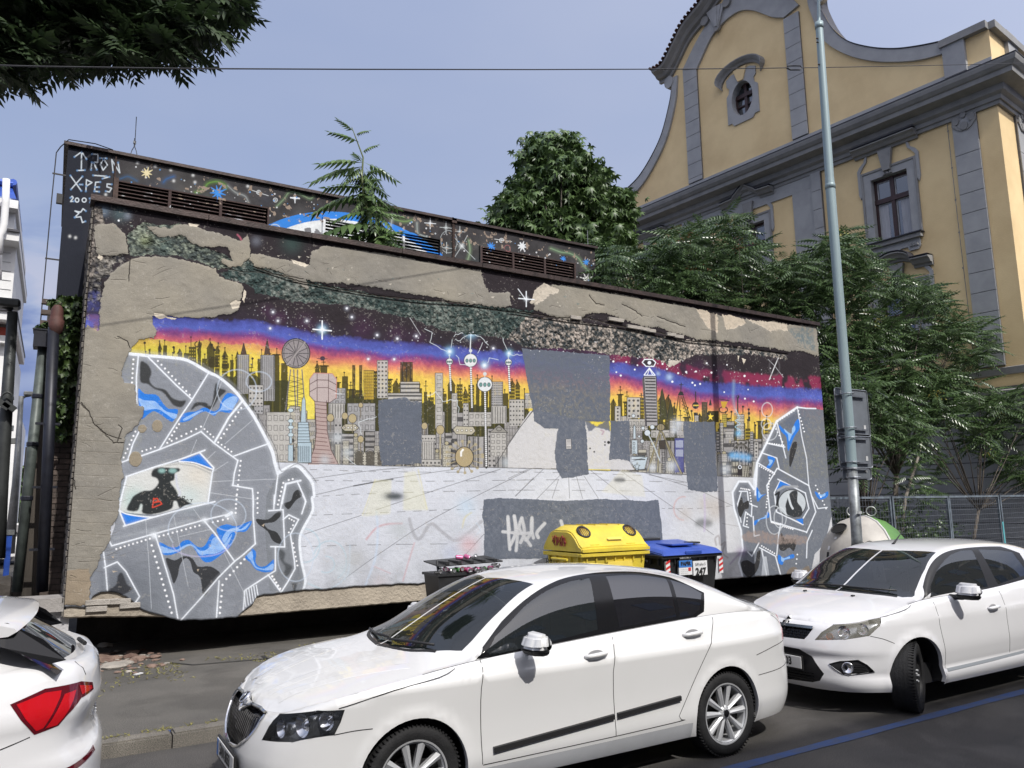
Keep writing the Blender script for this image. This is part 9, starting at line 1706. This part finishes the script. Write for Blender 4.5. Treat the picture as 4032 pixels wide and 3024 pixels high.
# ---- rear corner of a white hatchback at the lower left
sc3 = dict(plan=[(0, 0), (.05, .4), (.2, .66), (.45, .81), (.85, .885), (1.5, .895), (2.4, .897), (3.2, .895), (3.5, .888), (3.8, .862), (4.02, .815), (4.18, .735), (4.27, .60), (4.325, .40), (4.345, .2), (4.35, 0)],
 ze=[(0, .75), (.5, .86), (1.0, .93), (1.5, .98), (2.5, 1.04), (3.2, 1.10), (3.6, 1.15), (3.9, 1.19), (4.1, 1.205), (4.25, 1.20), (4.35, 1.19)], zc=[(0, .75), (.3, .85), (1.0, 1.0), (1.5, 1.22), (1.9, 1.42), (2.4, 1.47), (3.0, 1.47), (3.5, 1.45), (3.78, 1.42), (3.90, 1.33), (4.02, 1.22), (4.12, 1.19), (4.35, 1.185)], zs=[(1.0, .9), (1.3, .97), (1.7, 1.2), (2.1, 1.37), (2.5, 1.41), (3.0, 1.41), (3.5, 1.38), (3.75, 1.34), (3.95, 1.27), (4.08, 1.22), (4.2, 1.15)],
 df=[(.15, .1), (.3, .0), (.6, .05), (.9, .2)], ds=[(.15, .08), (.22, .03), (.35, .005), (.55, .0), (.8, .004), (.9, .012), (.97, .010), (1.03, .03), (1.1, .055), (1.2, .10), (1.3, .15)], dr=[(.15, .14), (.22, .06), (.30, .015), (.5, .0), (.70, .0), (.75, .015), (.79, .05), (.86, .065), (.92, .045), (.97, .025), (1.0, .02), (1.06, .03), (1.15, .05), (1.22, .10)],
 wheels=(.86, 3.42), hub=.325, arch=.355, tumble=.46, paint=PAINT, cab=1.4, pw=3.2)
H_ = Car('parked_car', 'rear corner of a white hatchback with a red angular tail lamp at the lower left', (-4.01, 5.33, 0), 0, sc3); H_.sgn = C_.sgn
tl_ = U_('4.473,1.057 4.629,1.101 4.851,1.098 4.984,1.066 4.984,1.032 4.83,1.02 4.74,.964 4.695,.92 4.584,.902 4.518,.983')
tl_in = U_('4.50,1.052 4.63,1.083 4.71,1.08 4.70,1.05 4.62,.925 4.59,.918 4.54,.98'); tl_bar = U_('4.63,.922 4.725,1.06 4.80,1.066 4.77,1.02 4.715,.955 4.685,.925'); tl_r = U_('4.83,1.082 4.96,1.055 4.96,1.04 4.84,1.035')
build_car(H_, [('rear_door', [(2.4, .35), (2.4, 1.03), (3.3, 1.11), (3.2, .7), (3.0, .35)], PAINT), ('tailgate', [(4.05, 1.205), (4.255, 1.19), (4.262, 1.0), (4.262, .80), (100.55, .765), (100.001, .765), (100.001, 1.19), (100.5, 1.2)], PAINT), ('tail_lamp', tl_, REDD, None, .002), ('red_reflector', tl_in, REDL, 'tail_lamp', .004), ('red_light_bar', tl_bar, REDL, 'tail_lamp', .005), ('red_reflector', tl_r, REDL, 'tail_lamp', .004), ('bumper_reflector', U_('4.66,.705 4.76,.715 4.9,.735 5.0,.748 5.0,.722 4.9,.708 4.76,.685 4.68,.675'), REDD, None, .002), ('lower_valance', [(4.05, .20), (4.05, .30), (4.25, .34), (100.4, .36), (100.001, .36), (100.001, .20)], TRIM, None, .001)],
 ([], []), [('window_seal', gs(H_, [(1.3, 1.0), (1.7, 1.2), (2.1, 1.36), (3.0, 1.39), (3.4, 1.36), (3.5, 1.2), (2.4, 1.06)]), TRIM), ('front_window', gs(H_, [(1.45, 1.03), (1.75, 1.18), (2.1, 1.32), (2.3, 1.34), (2.35, 1.07)]), GLS), ('rear_window', gs(H_, [(2.45, 1.07), (2.4, 1.35), (3.0, 1.36), (3.25, 1.33), (3.3, 1.14)]), GLT), ('windscreen', gt(H_, [(1.05, .01), (1.2, .6), (1.35, .72), (1.7, .66), (1.9, .58), (1.85, .01)]), GLW)], lambda u: .2, 1.0, 3.80, [(.9, .93), (2.4, .98), (3.86, 1.035)])
S3 = lambda p: [(H_.um(v), z) for v, z in p]
# rear screen and spoiler stand on their own, as they leave the roof line
GLR = GLT; b = MB(); n_ = 14; T_e = [(3.70, 1.425), (3.93, 1.33), (4.09, 1.215)]
def rs(y, t): w_ = .66 + .10*t; k = (abs(y)/w_)**2.4; return (3.85 + .345*t - .115*k*(1 - .1*t) , y, 1.425 - .235*t - .028*k)
sg_ = [(i/n_*2 - 1, j/8) for i in range(n_ + 1) for j in range(9)]; b.v = [rs(a*(.66 + .10*t), t) for a, t in sg_]; b.f = [(i*9 + j, (i + 1)*9 + j, (i + 1)*9 + j + 1, i*9 + j + 1) for i in range(n_) for j in range(8)]; o = b.build('rear_screen', GLR, H_.root, True)
b = MB(); prf = lambda y: max(0, 1 - (abs(y)/.74)**6)
for i in range(25): y = -.72 + i*.06; k = (abs(y)/.72)**3; b.v += [(3.62, y, 1.462 - .03*k), (3.80, y, 1.460 - .035*k), (3.965 - .07*k, y, 1.435 - .04*k), (3.985 - .08*k, y, 1.422 - .042*k), (3.95 - .08*k, y, 1.400 - .04*k), (3.80, y, 1.405 - .05*k)]
b.f = [(i*6 + k, i*6 + 6 + k, i*6 + 6 + (k + 1) % 6, i*6 + (k + 1) % 6) for i in range(24) for k in range(6)] + [tuple(range(6)), tuple(144 + k for k in range(6))[::-1]]; o = b.build('roof_spoiler', PAINT, H_.root, True); fixn(o, 50)
b = MB(); b.box(3.975, 3.985, -.12, .12, 1.405, 1.42); b.build('brake_lamp', REDD, H_.root)
for sg in (-1, 1):
 b = MB(); b.v = [(3.60, sg*.70, 1.425), (3.86, sg*.665, 1.42), (4.02, sg*.70, 1.33), (4.125, sg*.735, 1.225), (4.05, sg*.752, 1.215), (3.86, sg*.742, 1.31), (3.60, sg*.735, 1.40)]; b.f = [(0, 1, 2, 3, 4, 5, 6)] if sg > 0 else [(6, 5, 4, 3, 2, 1, 0)]; b.build('screen_side_panel', GLOSSB, H_.root)
for g_ in ([(4.255, 1.19), (4.262, 1.12)], [(4.0, .895), (3.88, .864), (3.6, .80)]): H_.rib(H_.surf, S3(g_), flip=H_.sgn < 0)
H_.rib(H_.surf, S3([(4.05, .36), (4.25, .40), (100.4, .42), (100.001, .42)]), PAINT, .02, .0, name='bumper_crease', dome=.01, flip=H_.sgn < 0)
b = MB(); b.box(4.27, 4.30, -.27, .27, .93, 1.02); b.build('number_plate', TRIM, H_.root)
q = Vector(H_.surf(H_.um(100.36), .80)); place_text('ŠKODA', .062, CHR, H_.root, (4.30, -.12, .86), (0, 1, 0), (-.05, 0, 1), depth=.003, bold=.002)
b = MB(); b.tube([(4.20, .0, 1.22), (4.22, -.30, 1.235)], .012, 6); b.build('rear_wiper', TRIM, H_.root)
H_.mirror(1.6, .98, 1.05, PAINT); H_.finish()
# ---- white car far down the side street
p0 = at(-20, 2110, 1, 33); far = empty('distant_car', (p0.x - 1.4, 33, .12), 'white sedan far off on the side street beyond the blue barrier', 'car')
prf = [(0, .30), (.05, .62), (.3, .72), (1.0, .90), (1.35, .95), (2.0, 1.38), (2.4, 1.45), (3.0, 1.42), (3.7, 1.08), (4.3, 1.0), (4.45, .75), (4.45, .35), (3.9, .25), (.6, .25)]
b = MB(); b.prism([(4.45 - u, v) for u, v in prf], lambda u, v: (u, -.9 + (.14 if v > 1.0 else 0), v), lambda u, v: (u, .9 - (.14 if v > 1.0 else 0), v)); bev(fixn(b.build('body', PAINT, far)), .05, 2)
b = MB(); b.prism([(4.45 - u, v) for u, v in ((1.45, 1.0), (2.05, 1.33), (2.5, 1.38), (2.95, 1.36), (3.4, 1.08))], lambda u, v: (u, -.905 + .14*(v - 1)/.4, v), lambda u, v: (u, -.6, v)); b.build('side_window', GLT, far)
for x_ in (.85, 3.6):
 b = MB(); b.lathe([(0, -.01), (.20, -.01), (.21, 0), (.31, 0), (.32, .02), (.32, .2)], (4.45 - x_, -.9, .32), 24, 'y'); b.build('wheel', RUBB, far, True); b = MB()
 for k in range(8): a = k*math.pi/4; b.obox((4.45 - x_ + .1*math.cos(a), -.915, .32 + .1*math.sin(a)), Vector((math.cos(a), 0, math.sin(a))), Vector((0, 1, 0)), Vector((-math.sin(a), 0, math.cos(a))), .09, .008, .022)
 b.build('rim', ALY, far)
b = MB(); b.box(2.75, 2.9, -1.05, -.88, .95, 1.06); b.build('door_mirror', PAINT, far)
